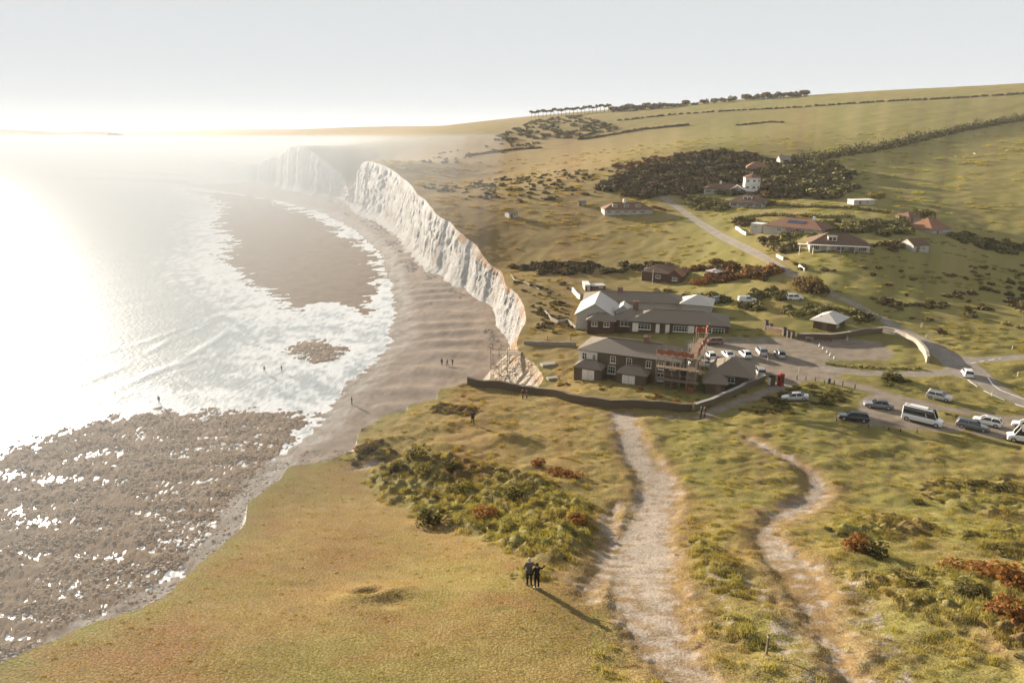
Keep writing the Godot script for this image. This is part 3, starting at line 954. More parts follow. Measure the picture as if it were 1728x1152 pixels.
func make_cliffs() -> void:
	# resample the edge, then drop fluted chalk from it to the beach
	var edge := PackedVector2Array()
	for i in COAST.size() - 1:
		var a := COAST[i]
		var b := COAST[i + 1]
		var step := clampf(a.length() / 420.0, 0.35, 3.5)
		var n := maxi(1, int((b - a).length() / step))
		for k in n:
			edge.append(a.lerp(b, k / float(n)))
	var bag := Bag.new()
	var rows := 22
	var s := 0.0
	for i in edge.size():
		var a := edge[maxi(i - 1, 0)]
		var b := edge[mini(i + 1, edge.size() - 1)]
		var tan := (b - a).normalized()
		var out := Vector2(-tan.y, tan.x)
		if i > 0:
			s += (edge[i] - edge[i - 1]).length()
		# settle onto the noisy edge of the land
		var p := edge[i]
		for it in 3:
			p += out * coast_at(p.x, p.y) * 0.8
		var top := ground(p.x - out.x * 0.4, p.y - out.y * 0.4)
		var r := maxf(p.length(), 20.0)
		var clay := smoothstep(30.0, 10.0, absf(p.y - 122.0)) * smoothstep(-4.0, 1.0, p.x)
		var k := clampf(r / 220.0, 0.6, 2.2)
		for j in rows:
			var v := j / float(rows - 1)
			var foot := 1.2
			var y := lerpf(top - 0.05, foot, v)
			var flute := 0.0
			var sw := s + nz.get_noise_2d(s * 0.05, y * 0.10) * 1.7 * k
			for o in [[0.06, 1.5], [0.16, 1.1], [0.37, 0.8], [0.85, 0.6], [2.1, 0.4]]:
				flute += (0.45 - absf(nr.get_noise_2d(sw * o[0] / k + o[1] * 50.0, y * 0.012 * o[0]))) * o[1] * k
			flute += nz.get_noise_2d(s * 0.9 / k, y * 0.12) * 0.35 * k
			var lean := v * (1.6 + top * 0.10) + pow(maxf(v - 0.82, 0.0) / 0.18, 2.0) * 3.0 * k
			lean += clay * v * 7.0
			var off := lean + flute * smoothstep(0.0, 0.12, v) * (1.0 - 0.5 * v)
			if j == 0:
				off = -0.8 * k
				y = top - 0.1 * k
			elif j == 1:
				off = 0.1
				y = top - 0.15
			var w := p + out * off
			var st := nz.get_noise_2d(s * 0.35 / k, y * 0.03 + 20.0)
			var gr := nz.get_noise_2d(s * 0.06 / k + 11.0, y * 0.08)
			var col := Color(0.53, 0.525, 0.515).lerp(Color(0.42, 0.385, 0.35), clampf(st * 1.6 + gr * 0.8, 0, 1))
			col = mixc(col, Color(0.46, 0.39, 0.31), maxf(clay * 0.85 + gr * clay, 0.0))
			if top < 22.0 and j < 3:
				col = mixc(col, Color(0.36, 0.24, 0.15), 0.6 + st)
			bag.add(Vector3(w.x, y, -w.y), Vector3.UP, col)
	var n := edge.size()
	for i in n:
		for j in rows:
			var k := i * rows + j
			var u := bag.p[mini(i + 1, n - 1) * rows + j] - bag.p[maxi(i - 1, 0) * rows + j]
			var v := bag.p[i * rows + mini(j + 1, rows - 1)] - bag.p[i * rows + (j if j == 1 else maxi(j - 1, 0))]
			var nn := v.cross(u).normalized()
			bag.n[k] = nn
	for i in n - 1:
		for j in rows - 1:
			var k := i * rows + j
			bag.idx.append_array(PackedInt32Array([k, k + rows, k + rows + 1, k, k + rows + 1, k + 1]))
	structure("chalk_cliff", bag.mesh(), mats.chalk)
	# fallen blocks along the foot
	var pts := []
	for i in 22:
		pts.append(Vector3(rng.randfn(), rng.randfn(), rng.randfn()).normalized() * Vector3(0.5, 0.4, 0.45) * rng.randf_range(0.8, 1.15))
	var block := hull(pts)
	var xs := []
	var cs := PackedColorArray()
	for i in n:
		var q := Vector2(bag.p[i * rows + rows - 1].x, -bag.p[i * rows + rows - 1].z)
		if q.y < 130.0 or q.y > 900.0:
			continue
		for k in 3:
			if rng.randf() > 0.12 + 0.5 * nr.get_noise_2d(q.x * 0.03, q.y * 0.03):
				continue
			var o := q + Vector2(rng.randf_range(-4.0, 1.0), rng.randf_range(-1.5, 1.5)) * clampf(q.y / 250.0, 0.7, 2.0)
			var size := rng.randf_range(0.3, 0.9) * clampf(q.y / 250.0, 0.7, 1.6)
			xs.append(Transform3D(Basis.from_euler(Vector3(rng.randf() * TAU, rng.randf() * TAU, 0)).scaled(Vector3.ONE * size), Vector3(o.x, shore_y(o.x, o.y, coast_at(o.x, o.y))[0] + size * 0.12, -o.y)))
			cs.append(Color(0.66, 0.63, 0.59) * rng.randf_range(0.75, 1.1))
	stuff("chalk_rubble", block, mats.chalk, xs, cs, "fallen white chalk blocks along the foot of the cliffs", "rubble")

var waves := [PackedVector2Array([Vector2(-105.11, 130.19), Vector2(-102.71, 137.53), Vector2(-97.78, 144.10), Vector2(-94.32, 162.80), Vector2(-94.66, 178.84), Vector2(-91.22, 197.35), Vector2(-92.93, 227.42)]), PackedVector2Array([Vector2(-88.40, 132.78), Vector2(-87.42, 142.22), Vector2(-85.54, 154.22), Vector2(-79.65, 163.28), Vector2(-72.08, 170.74)]), PackedVector2Array([Vector2(-84.69, 136.14), Vector2(-82.15, 142.22), Vector2(-79.88, 154.22), Vector2(-70.87, 160.00)]), PackedVector2Array([Vector2(-94.83, 115.87), Vector2(-92.59, 122.38), Vector2(-92.16, 127.08)]), PackedVector2Array([Vector2(-84.12, 154.22), Vector2(-82.50, 169.71), Vector2(-82.01, 187.68), Vector2(-81.38, 204.33)]), PackedVector2Array([Vector2(-117.90, 148.00), Vector2(-109.52, 160.93), Vector2(-99.34, 181.70), Vector2(-94.49, 200.79)])]

func make_sea() -> void:
	var nc := 300
	var nrw := 480
	var bag := Bag.new()
	var v0 := log(40.0)
	var v1 := log(9000.0)
	for j in nrw:
		var r := exp(lerpf(v0, v1, j / float(nrw - 1)))
		for i in nc:
			var t := lerpf(-0.95, 0.1, i / float(nc - 1))
			var q := Vector2(sin(t), cos(t)) * r
			var y := 0.0
			if r < 900.0:
				y += nz.get_noise_2d((q.x * 0.8 - q.y * 0.6) * 0.05, (q.x * 0.6 + q.y * 0.8) * 0.012) * 0.10
				if r < 320.0:
					for w in waves:
						var d := 99.0
						for k in w.size() - 1:
							var ab: Vector2 = w[k + 1] - w[k]
							var ap: Vector2 = q - w[k]
							var c := clampf(ap.dot(ab) / ab.length_squared(), 0.0, 1.0)
							var off := (ap - ab * c).length()
							d = minf(d, off + 30.0 * float(c <= 0.0 or c >= 1.0) * float(off > 2.0))
						if d < 6.0:
							y += 0.22 * exp(-d * d / 1.6) * (0.6 + nz.get_noise_2d(q.x * 0.06, q.y * 0.06))
			# milky water; foam lies in streaks over the shallows and along the breakers
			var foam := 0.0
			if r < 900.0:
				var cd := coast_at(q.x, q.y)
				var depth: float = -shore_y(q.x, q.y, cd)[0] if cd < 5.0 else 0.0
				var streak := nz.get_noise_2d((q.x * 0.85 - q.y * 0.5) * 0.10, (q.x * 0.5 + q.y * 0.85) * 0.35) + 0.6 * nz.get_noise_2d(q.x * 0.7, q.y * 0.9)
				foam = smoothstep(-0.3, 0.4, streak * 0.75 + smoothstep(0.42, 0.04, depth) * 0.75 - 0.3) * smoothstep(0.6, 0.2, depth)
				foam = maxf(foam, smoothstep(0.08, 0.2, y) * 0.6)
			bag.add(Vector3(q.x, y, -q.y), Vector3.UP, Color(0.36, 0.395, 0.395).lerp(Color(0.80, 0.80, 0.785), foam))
	for j in nrw:
		for i in nc:
			var n := (bag.p[j * nc + mini(i + 1, nc - 1)] - bag.p[j * nc + maxi(i - 1, 0)]).cross(bag.p[mini(j + 1, nrw - 1) * nc + i] - bag.p[maxi(j - 1, 0) * nc + i])
			bag.n[j * nc + i] = n.normalized() if n.y > 0.0 else -n.normalized()
	for j in nrw - 1:
		for i in nc - 1:
			var k := j * nc + i
			bag.idx.append_array(PackedInt32Array([k, k + nc, k + nc + 1, k, k + nc + 1, k + 1]))
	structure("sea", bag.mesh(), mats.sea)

func make_headland() -> void:
	# the next headland along the coast, seven kilometres off
	var bag := Bag.new()
	var nc := 60
	for i in nc:
		var x := lerpf(-6200.0, -3300.0, i / float(nc - 1))
		var h := 78.0 * smoothstep(-3350.0, -4300.0, x) + 34.0 * smoothstep(-4700.0, -5600.0, x) + nr.get_noise_1d(x * 0.003) * 9.0 + 14.0
		for j in 9:
			var v := j / 8.0
			bag.add(Vector3(x, [-2.0, h * 0.6, h * 0.9, h, h * 1.04, h * 1.0, h * 0.8, h * 0.4, -2.0][j], -7000.0 - v * 900.0 + nr.get_noise_1d(x * 0.004 + 9.0) * 90.0), Vector3(0, 0.5, 0.85), Color(0.5, 0.46, 0.4) if j < 2 else Color(0.14, 0.12, 0.06))
	for i in nc - 1:
		for j in 8:
			var k := i * 9 + j
			bag.idx.append_array(PackedInt32Array([k, k + 1, k + 10, k, k + 10, k + 9]))
	structure("far_headland", bag.mesh(), mats.ground)

func make_mist() -> void:
	# a low bank of sea haze that thickens away from the land: layers whose landward faces fan out along the coast
	for k in 9:
		var fog := FogVolume.new()
		fog.name = numbered("sea_haze")
		fog.shape = RenderingServer.FOG_VOLUME_SHAPE_BOX
		fog.size = Vector3(7000, 58.0 - k * 1.2, 8000)
		var m := FogMaterial.new()
		m.albedo = Color(0.54, 0.585, 0.64).linear_to_srgb()
		m.density = 0.00033
		fog.material = m
		add_child(fog)
		var turn := k * 0.05
		var along := Vector3(-sin(turn), 0, -cos(turn))
		var left := Vector3(-cos(turn), 0, sin(turn))
		fog.basis = Basis(-left, Vector3.UP, -along)
		fog.position = Vector3(-6.0 - k * 3.0, fog.size.y * 0.5 - 3.0, 0) + left * 3500.0 + along * (3990.0 - k * 8.0)
		fog.set_meta("kind", "stuff")
		tag(fog, "pale sea haze lying over the water, the beach and the cliffs", "haze", "sea haze")

# ---------------------------------------------------------------- plants

# a patch of grass blades
func grass_mesh(n: int, radius: float, h0: float, h1: float, width: float, sd: int) -> Mesh:
	var r := RandomNumberGenerator.new()
	r.seed = sd
	var st := surf()
	for i in n:
		var a := r.randf() * TAU
		var d := sqrt(r.randf()) * radius
		var p := Vector3(cos(a) * d, -0.01, sin(a) * d)
		var w := Vector3(1, 0, 0).rotated(Vector3.UP, r.randf() * TAU) * width * r.randf_range(0.6, 1.3)
		var lean := Vector3(r.randf_range(-0.6, 0.6), 1, r.randf_range(-0.6, 0.6)).normalized()
		var h := r.randf_range(h0, h1)
		var c := r.randf_range(0.7, 1.25)
		st.set_color(Color(c * r.randf_range(0.9, 1.1), c, c * r.randf_range(0.8, 1.1)))
		var q := p + lean * h
		var n1 := w.cross(lean).normalized()
		for v in [p - w, q, p + w]:
			st.set_normal(n1)
			st.add_vertex(v)
	return st.commit()

# a lumpy crown of small leaves, one unit in radius
func crown_mesh(n: int, leaf: float, sd: int, low := -0.15, lumps := 5) -> Mesh:
	var r := RandomNumberGenerator.new()
	r.seed = sd
	var st := surf()
	var balls := []
	for i in lumps:
		var a := TAU * i / lumps + r.randf()
		var d := r.randf_range(0.2, 0.62)
		balls.append([Vector3(cos(a) * d, r.randf_range(0.1, 0.55), sin(a) * d), r.randf_range(0.3, 0.5)])
	for i in n:
		var b: Array = balls[i % lumps]
		var d := Vector3(r.randfn(), r.randfn() * 0.9 + 0.25, r.randfn()).normalized()
		var p: Vector3 = b[0] + d * b[1] * (0.55 + 0.5 * sqrt(r.randf()))
		if p.y < low:
			continue
		leaf_quad(st, p, d, leaf * r.randf_range(0.6, 1.4), r)
	return st.commit()

func leaf_quad(st: SurfaceTool, p: Vector3, d: Vector3, s: float, r: RandomNumberGenerator) -> void:
	var n := (d + Vector3(r.randfn(), r.randfn(), r.randfn()) * 0.55).normalized()
	var u := n.cross(Vector3(r.randfn(), r.randfn(), r.randfn())).normalized()
	var v := n.cross(u)
	var c := r.randf_range(0.6, 1.3)
	st.set_color(Color(c, c * r.randf_range(0.92, 1.06), c * r.randf_range(0.8, 1.1)))
	for q in [p - u * s, p + v * s * 0.6, p + u * s, p - u * s, p + u * s, p - v * s * 0.6]:
		st.set_normal(n)
		st.add_vertex(q)

func inside_view(q: Vector2) -> bool:
	return absf(q.x) < q.y * 0.84 + 4.0

func slope_basis(x: float, f: float) -> Basis:
	var e := 0.6
	var gx := (ground(x + e, f) - ground(x - e, f)) / (2.0 * e)
	var gf := (ground(x, f + e) - ground(x, f - e)) / (2.0 * e)
	var n := Vector3(-gx, 1, gf).normalized()
	var t := Vector3(1, gx, 0).normalized()
	return Basis(t, n, t.cross(n))

func make_plants() -> void:
	make_turf()
	make_scrub()
	make_shrubs()
	make_hedges()
	make_trees()

func make_turf() -> void:
	var short := grass_mesh(150, 0.95, 0.03, 0.075, 0.016, 31)
	var tuss := grass_mesh(80, 0.45, 0.14, 0.40, 0.026, 32)
	var xs := []
	var cs := PackedColorArray()
	var ts := []
	var tc := PackedColorArray()
	var f := 22.0
	while f < 112.0:
		var step := 0.85 * clampf(f / 45.0, 1.0, 1.7)
		var x := -f * 0.86
		while x < f * 0.86:
			x += step * rng.randf_range(0.7, 1.3)
			var q := Vector2(x, f + rng.randf_range(-0.5, 0.5) * step)
			var cd := coast_at(q.x, q.y)
			if cd < 0.6 or hard_at(q) < 0.4 or road_at(q) < 0.4:
				continue
			var pd := path_at(q)
			if pd < -0.1:
				continue
			var sc := scrub_at(q)
			var ld := near_poly(q, "lawn", lawn)
			var y := ground(q.x, q.y)
			var col := land_colour(q, pd, sc, ld, cd)
			var b := slope_basis(q.x, q.y) * Basis(Vector3.UP, rng.randf() * TAU)
			xs.append(Transform3D(b.scaled(Vector3.ONE * rng.randf_range(0.8, 1.2)), Vector3(q.x, y, -q.y)))
			cs.append(col * rng.randf_range(0.85, 1.2))
			var rough := nz.get_noise_2d(q.x * 0.13 + 50.0, q.y * 0.16)
			var want := 0.3
			if ld > 0.5:
				want = clampf(0.35 + rough * 1.8, 0.05, 1.4)
			if cd < 2.0:
				want = 0.5
			if sc.x > 0.0:
				want = 1.6
			if pd < 1.0:
				want *= 0.15
			for k in 2:
				if rng.randf() * 1.6 > want:
					continue
				var o := Vector2(q.x + rng.randf_range(-0.6, 0.6), q.y + rng.randf_range(-0.6, 0.6))
				var s := rng.randf_range(0.6, 1.25) * (0.85 if sc.x > 0.3 else 0.3 if ld < 0.5 else 0.78)
				ts.append(Transform3D(Basis(Vector3.UP, rng.randf() * TAU).scaled(Vector3(s, s * rng.randf_range(0.7, 1.3), s)), w3(o.x, o.y, -0.02)))
				if ld < 0.5 and sc.x < 0.0:
					tc.append(col.lerp(Color(0.20, 0.18, 0.06) if rng.randf() < 0.6 else Color(0.34, 0.26, 0.13), rng.randf() * 0.7))
					continue
				tc.append(col.lerp(Color(0.33, 0.30, 0.11) if rng.randf() < 0.75 else Color(0.18, 0.155, 0.055), rng.randf() * 0.7))
		f += step
	# the same tussocks, larger and sparser, over the fields beyond
	var fs := []
	var fc := PackedColorArray()
	f = 112.0
	while f < 520.0:
		var step2 := 1.5 * f / 112.0
		var x2 := -f * 0.5
		while x2 < f * 0.84:
			x2 += step2 * rng.randf_range(0.5, 1.5)
			var q2 := Vector2(x2, f + rng.randf_range(-0.7, 0.7) * step2)
			var rough2 := nz.get_noise_2d(q2.x * 0.03, q2.y * 0.06) + 0.45 * nz.get_noise_2d(q2.x * 0.2, q2.y * 0.3)
			if rough2 < rng.randf_range(-0.05, 0.6) or coast_at(q2.x, q2.y) < 1.5 or hard_at(q2) < 0.6 or road_at(q2) < 0.6:
				continue
			var s2 := rng.randf_range(0.7, 1.4) * clampf(f / 150.0, 1.0, 2.4)
			fs.append(Transform3D(Basis(Vector3.UP, rng.randf() * TAU).scaled(Vector3(s2 * 1.6, s2, s2)), w3(q2.x, q2.y, -0.03)))
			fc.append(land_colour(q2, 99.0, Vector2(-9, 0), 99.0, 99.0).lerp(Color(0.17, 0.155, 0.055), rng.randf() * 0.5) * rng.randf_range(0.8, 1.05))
		f += step2 * 0.8
	stuff("field_grass", tuss, mats.leaf, fs, fc, "tufts of rough grass over the fields and the hillside", "grass")
	stuff("short_turf", short, mats.leaf, xs, cs, "short olive and tan turf on the cliff top", "grass")
	stuff("tussock_grass", tuss, mats.leaf, ts, tc, "rough tussocks of pale green grass on the slope", "grass")

const LEAF_DARK := Color(0.095, 0.085, 0.036)
const LEAF_OLIVE := Color(0.19, 0.165, 0.062)
const LEAF_PALE := Color(0.37, 0.325, 0.145)
const LEAF_RUST := Color(0.23, 0.105, 0.038)
const LEAF_BROWN := Color(0.125, 0.083, 0.042)

# outline, bushes per square metre, lowest and highest, two colours, share of the second
func make_scrub() -> void:
	var near := [crown_mesh(240, 0.13, 41), crown_mesh(240, 0.13, 42, -0.15, 4)]
	var far := [crown_mesh(150, 0.20, 43), crown_mesh(150, 0.20, 44, -0.1, 4)]
	var lists := {}
	for key in ["n0", "n1", "f0", "f1"]:
		lists[key] = [[], PackedColorArray()]
	for a in [[scrub_main, 0.8, 0.22, 0.5, LEAF_PALE, LEAF_BROWN], [scrub_right, 0.8, 0.25, 0.55, LEAF_PALE, LEAF_BROWN], [scrub_strip, 0.5, 0.18, 0.36, LEAF_PALE, LEAF_OLIVE], [scrub_post, 0.6, 0.2, 0.38, LEAF_PALE, LEAF_OLIVE], [scrub_hump, 0.5, 0.25, 0.5, LEAF_OLIVE, LEAF_DARK], [scrub_brown, 0.7, 0.22, 0.5, LEAF_BROWN, LEAF_OLIVE], [scrub_far_right, 0.6, 0.4, 0.8, LEAF_OLIVE, LEAF_DARK], [scrub_edge, 1.0, 0.4, 0.8, LEAF_OLIVE, LEAF_BROWN], [scrub_tuft, 0.8, 0.2, 0.4, LEAF_PALE, LEAF_OLIVE], [scrub_cliff, 0.9, 0.4, 0.7, LEAF_OLIVE, LEAF_BROWN],
			[PackedVector2Array([Vector2(30.90, 91.81), Vector2(39.09, 96.62), Vector2(49.33, 101.56), Vector2(51.85, 97.06), Vector2(45.07, 89.10), Vector2(37.92, 86.84), Vector2(30.63, 88.26)]), 0.55, 0.5, 1.1, LEAF_OLIVE, LEAF_DARK],
			[PackedVector2Array([Vector2(6.94, 105.86), Vector2(18.38, 101.38), Vector2(27.62, 93.90), Vector2(24.35, 91.26), Vector2(16.48, 95.39)]), 0.25, 0.3, 0.8, LEAF_OLIVE, LEAF_RUST],
			[PackedVector2Array([Vector2(24.97, 88.74), Vector2(35.37, 97.53), Vector2(40.09, 101.89), Vector2(41.26, 100.01), Vector2(32.74, 93.53), Vector2(26.89, 88.18)]), 0.5, 0.5, 1.0, LEAF_DARK, LEAF_OLIVE],
			[PackedVector2Array([Vector2(60.94, 105.82), Vector2(63.85, 105.79), Vector2(63.15, 101.94), Vector2(59.09, 100.50)]), 0.6, 0.6, 1.3, LEAF_DARK, LEAF_OLIVE],
			[PackedVector2Array([Vector2(60.61, 89.92), Vector2(68.17, 88.04), Vector2(68.11, 86.76), Vector2(60.23, 87.25)]), 0.5, 0.4, 0.9, LEAF_OLIVE, LEAF_DARK]]:
		scatter(a, lists, "n")
	for a in [[PackedVector2Array([Vector2(49.22, 350.46), Vector2(94.71, 395.06), Vector2(120.03, 402.93), Vector2(137.82, 376.58), Vector2(163.65, 363.10), Vector2(141.86, 294.98), Vector2(125.82, 275.24), Vector2(103.82, 285.76), Vector2(85.21, 312.27), Vector2(68.40, 301.68), Vector2(55.58, 301.72), Vector2(37.60, 325.39)]), 0.11, 1.8, 3.6, LEAF_DARK, LEAF_BROWN],
			[PackedVector2Array([Vector2(127.63, 354.05), Vector2(144.95, 362.07), Vector2(159.88, 354.32), Vector2(155.89, 324.59), Vector2(141.93, 291.89), Vector2(127.65, 279.45), Vector2(115.41, 290.89), Vector2(112.74, 307.99)]), 0.06, 3.2, 5.2, LEAF_DARK, LEAF_OLIVE],
			[PackedVector2Array([Vector2(55.78, 399.55), Vector2(97.40, 406.88), Vector2(122.72, 412.34), Vector2(139.91, 392.01), Vector2(90.52, 376.59), Vector2(54.38, 366.11)]), 0.10, 1.0, 2.0, LEAF_BROWN, LEAF_RUST],
			[PackedVector2Array([Vector2(-49.63, 356.69), Vector2(-5.12, 432.92), Vector2(55.43, 396.93), Vector2(44.69, 316.44), Vector2(9.18, 298.52), Vector2(-22.28, 310.94)]), 0.035, 0.8, 1.7, LEAF_BROWN, LEAF_OLIVE],
			[PackedVector2Array([Vector2(73.29, 300.64), Vector2(88.17, 280.30), Vector2(80.14, 260.87), Vector2(71.34, 276.76)]), 0.26, 1.2, 2.4, LEAF_OLIVE, LEAF_DARK],
			[PackedVector2Array([Vector2(78.03, 242.30), Vector2(88.83, 242.59), Vector2(82.55, 225.65), Vector2(75.67, 225.69)]), 0.26, 1.2, 2.2, LEAF_OLIVE, LEAF_BROWN],
			[PackedVector2Array([Vector2(75.06, 208.04), Vector2(82.41, 200.54), Vector2(77.01, 183.44), Vector2(74.03, 189.52)]), 0.30, 1.0, 2.2, LEAF_OLIVE, LEAF_BROWN],
			[PackedVector2Array([Vector2(98.91, 217.33), Vector2(131.76, 229.80), Vector2(120.65, 207.82), Vector2(100.70, 191.58), Vector2(92.44, 201.22)]), 0.22, 1.0, 2.4, LEAF_DARK, LEAF_OLIVE],
			[PackedVector2Array([Vector2(99.59, 188.67), Vector2(113.53, 194.05), Vector2(106.49, 180.67), Vector2(94.33, 176.88)]), 0.2, 0.8, 1.8, LEAF_OLIVE, LEAF_BROWN],
			[PackedVector2Array([Vector2(136.73, 216.13), Vector2(156.30, 215.45), Vector2(156.03, 207.43), Vector2(155.63, 198.80), Vector2(134.35, 204.48)]), 0.25, 1.0, 2.2, LEAF_DARK, LEAF_OLIVE],
			[PackedVector2Array([Vector2(-1.13, 214.18), Vector2(14.11, 211.84), Vector2(35.24, 204.98), Vector2(50.66, 202.26), Vector2(38.27, 196.80), Vector2(6.29, 198.22)]), 0.28, 1.0, 2.0, LEAF_BROWN, LEAF_DARK],  # dark bushes here stand in for the shade of a bank
			[PackedVector2Array([Vector2(48.45, 192.61), Vector2(63.11, 191.82), Vector2(67.85, 177.22), Vector2(68.70, 167.11), Vector2(62.80, 166.78), Vector2(53.87, 175.22)]), 0.26, 1.0, 2.2, LEAF_BROWN, LEAF_RUST],
			[PackedVector2Array([Vector2(26.97, 174.47), Vector2(39.98, 176.08), Vector2(53.97, 161.57), Vector2(65.80, 159.26), Vector2(63.48, 153.02), Vector2(50.96, 155.29), Vector2(34.93, 166.15)]), 0.25, 1.0, 1.9, LEAF_DARK, LEAF_OLIVE],
			[PackedVector2Array([Vector2(4.11, 164.77), Vector2(13.59, 167.72), Vector2(13.31, 139.13), Vector2(4.46, 137.08)]), 0.25, 0.4, 0.9, LEAF_OLIVE, LEAF_BROWN],
			[PackedVector2Array([Vector2(-2.37, 191.98), Vector2(14.69, 193.66), Vector2(18.62, 173.12), Vector2(5.42, 169.00)]), 0.12, 0.4, 0.9, LEAF_OLIVE, LEAF_BROWN],
			[PackedVector2Array([Vector2(51.32, 150.74), Vector2(63.19, 152.24), Vector2(71.16, 148.89), Vector2(76.90, 141.59), Vector2(75.59, 136.90), Vector2(62.61, 140.70)]), 0.25, 0.8, 1.5, LEAF_OLIVE, LEAF_DARK],
			[PackedVector2Array([Vector2(79.70, 167.60), Vector2(102.13, 166.97), Vector2(144.47, 190.76), Vector2(153.33, 186.65), Vector2(101.46, 119.28), Vector2(86.63, 123.01), Vector2(83.01, 141.18), Vector2(77.18, 155.08)]), 0.055, 0.5, 1.1, LEAF_OLIVE, LEAF_BROWN],
			[PackedVector2Array([Vector2(79.27, 152.17), Vector2(103.20, 153.88), Vector2(135.52, 163.72), Vector2(118.55, 141.76), Vector2(97.63, 140.44), Vector2(84.74, 144.49)]), 0.15, 0.6, 1.2, LEAF_DARK, LEAF_BROWN],
			[PackedVector2Array([Vector2(65.15, 187.92), Vector2(70.46, 184.78), Vector2(72.26, 176.86), Vector2(80.84, 172.11), Vector2(78.79, 167.14), Vector2(72.22, 170.73)]), 0.06, 0.6, 1.2, LEAF_OLIVE, LEAF_BROWN],
			[PackedVector2Array([Vector2(-25.37, 692.12), Vector2(26.86, 902.85), Vector2(85.78, 937.34), Vector2(98.10, 813.08), Vector2(117.69, 724.82), Vector2(65.22, 675.96)]), 0.012, 2.0, 3.6, LEAF_BROWN, LEAF_OLIVE],
			[PackedVector2Array([Vector2(-81.49, 591.94), Vector2(9.15, 687.20), Vector2(41.01, 647.52), Vector2(-21.00, 569.81), Vector2(-56.15, 463.19)]), 0.006, 1.2, 2.4, LEAF_BROWN, LEAF_OLIVE]]:
		scatter(a, lists, "f")
	stuff("near_scrub", near[0], mats.leaf, lists.n0[0], lists.n0[1], "low brambly scrub in sunlit mounds on the slope", "scrub")
	stuff("bramble_scrub", near[1], mats.leaf, lists.n1[0], lists.n1[1], "tangled bramble among the mounds of scrub", "scrub")
	stuff("hillside_scrub", far[0], mats.thicket, lists.f0[0], lists.f0[1], "dark brown scrub spreading over the hillside behind the houses", "scrub")
	stuff("hillside_thicket", far[1], mats.thicket, lists.f1[0], lists.f1[1], "thorn thickets mixed into the hillside scrub", "scrub")

func scatter(a: Array, lists: Dictionary, kind: String) -> void:
	var poly: PackedVector2Array = a[0]
	var box := poly_box(poly, 0.0)
	var n := int(box.get_area() * float(a[1]))
	for i in n:
		var q := box.position + Vector2(rng.randf(), rng.randf()) * box.size
		if sd_poly(q, poly) > 0.0 or not inside_view(q) or coast_at(q.x, q.y) < 1.0:
			continue
		if hard_at(q) < 0.9 or road_at(q) < 1.0:
			continue
		var clump := nz.get_noise_2d(q.x * 0.09, q.y * 0.09)
		if kind == "f" and clump < rng.randf_range(-0.5, 0.1):
			continue
		var w := rng.randf_range(a[2], a[3])
		var low := 0.62 if kind == "n" else 1.0
		var flat := Vector3(w * rng.randf_range(0.9, 1.6), w * low * rng.randf_range(0.7, 1.1), w * rng.randf_range(0.9, 1.6))
		var key := kind + str(i % 2)
		lists[key][0].append(Transform3D(Basis(Vector3.UP, rng.randf() * TAU).scaled(flat), w3(q.x, q.y, -0.1 * w)))
		var col: Color = a[4].lerp(a[5], clampf(rng.randf() * 0.7 + clump * 1.2 + 0.1, 0, 1))
		lists[key][1].append(col * rng.randf_range(0.75, 1.25))

func shrub(at: Vector2, width: float, height: float, c: Color, label: String, group := "") -> void:
	var t := thing("shrub", label, "shrub", w3(at.x, at.y, -0.05), rng.randf() * TAU, group)
	var m: Mesh = shrub_meshes[rng.randi() % shrub_meshes.size()]
	var mt: StandardMaterial3D = mats.leaf.duplicate()
	mt.albedo_color = c.linear_to_srgb()
	var o := part("foliage", m, mt, t)
	o.scale = Vector3(width * 0.5 / 0.85, height / 0.95, width * 0.5 / 0.85)
	var st := surf()
	for i in 6:
		tube(st, Vector3(0, 0, 0), Vector3(rng.randf_range(-0.3, 0.3) * width, height * rng.randf_range(0.4, 0.75), rng.randf_range(-0.3, 0.3) * width), 0.035 * width * 0.5, 0.01, 4)
	part("stem", st.commit(), mats.twig, t)

var shrub_meshes := []

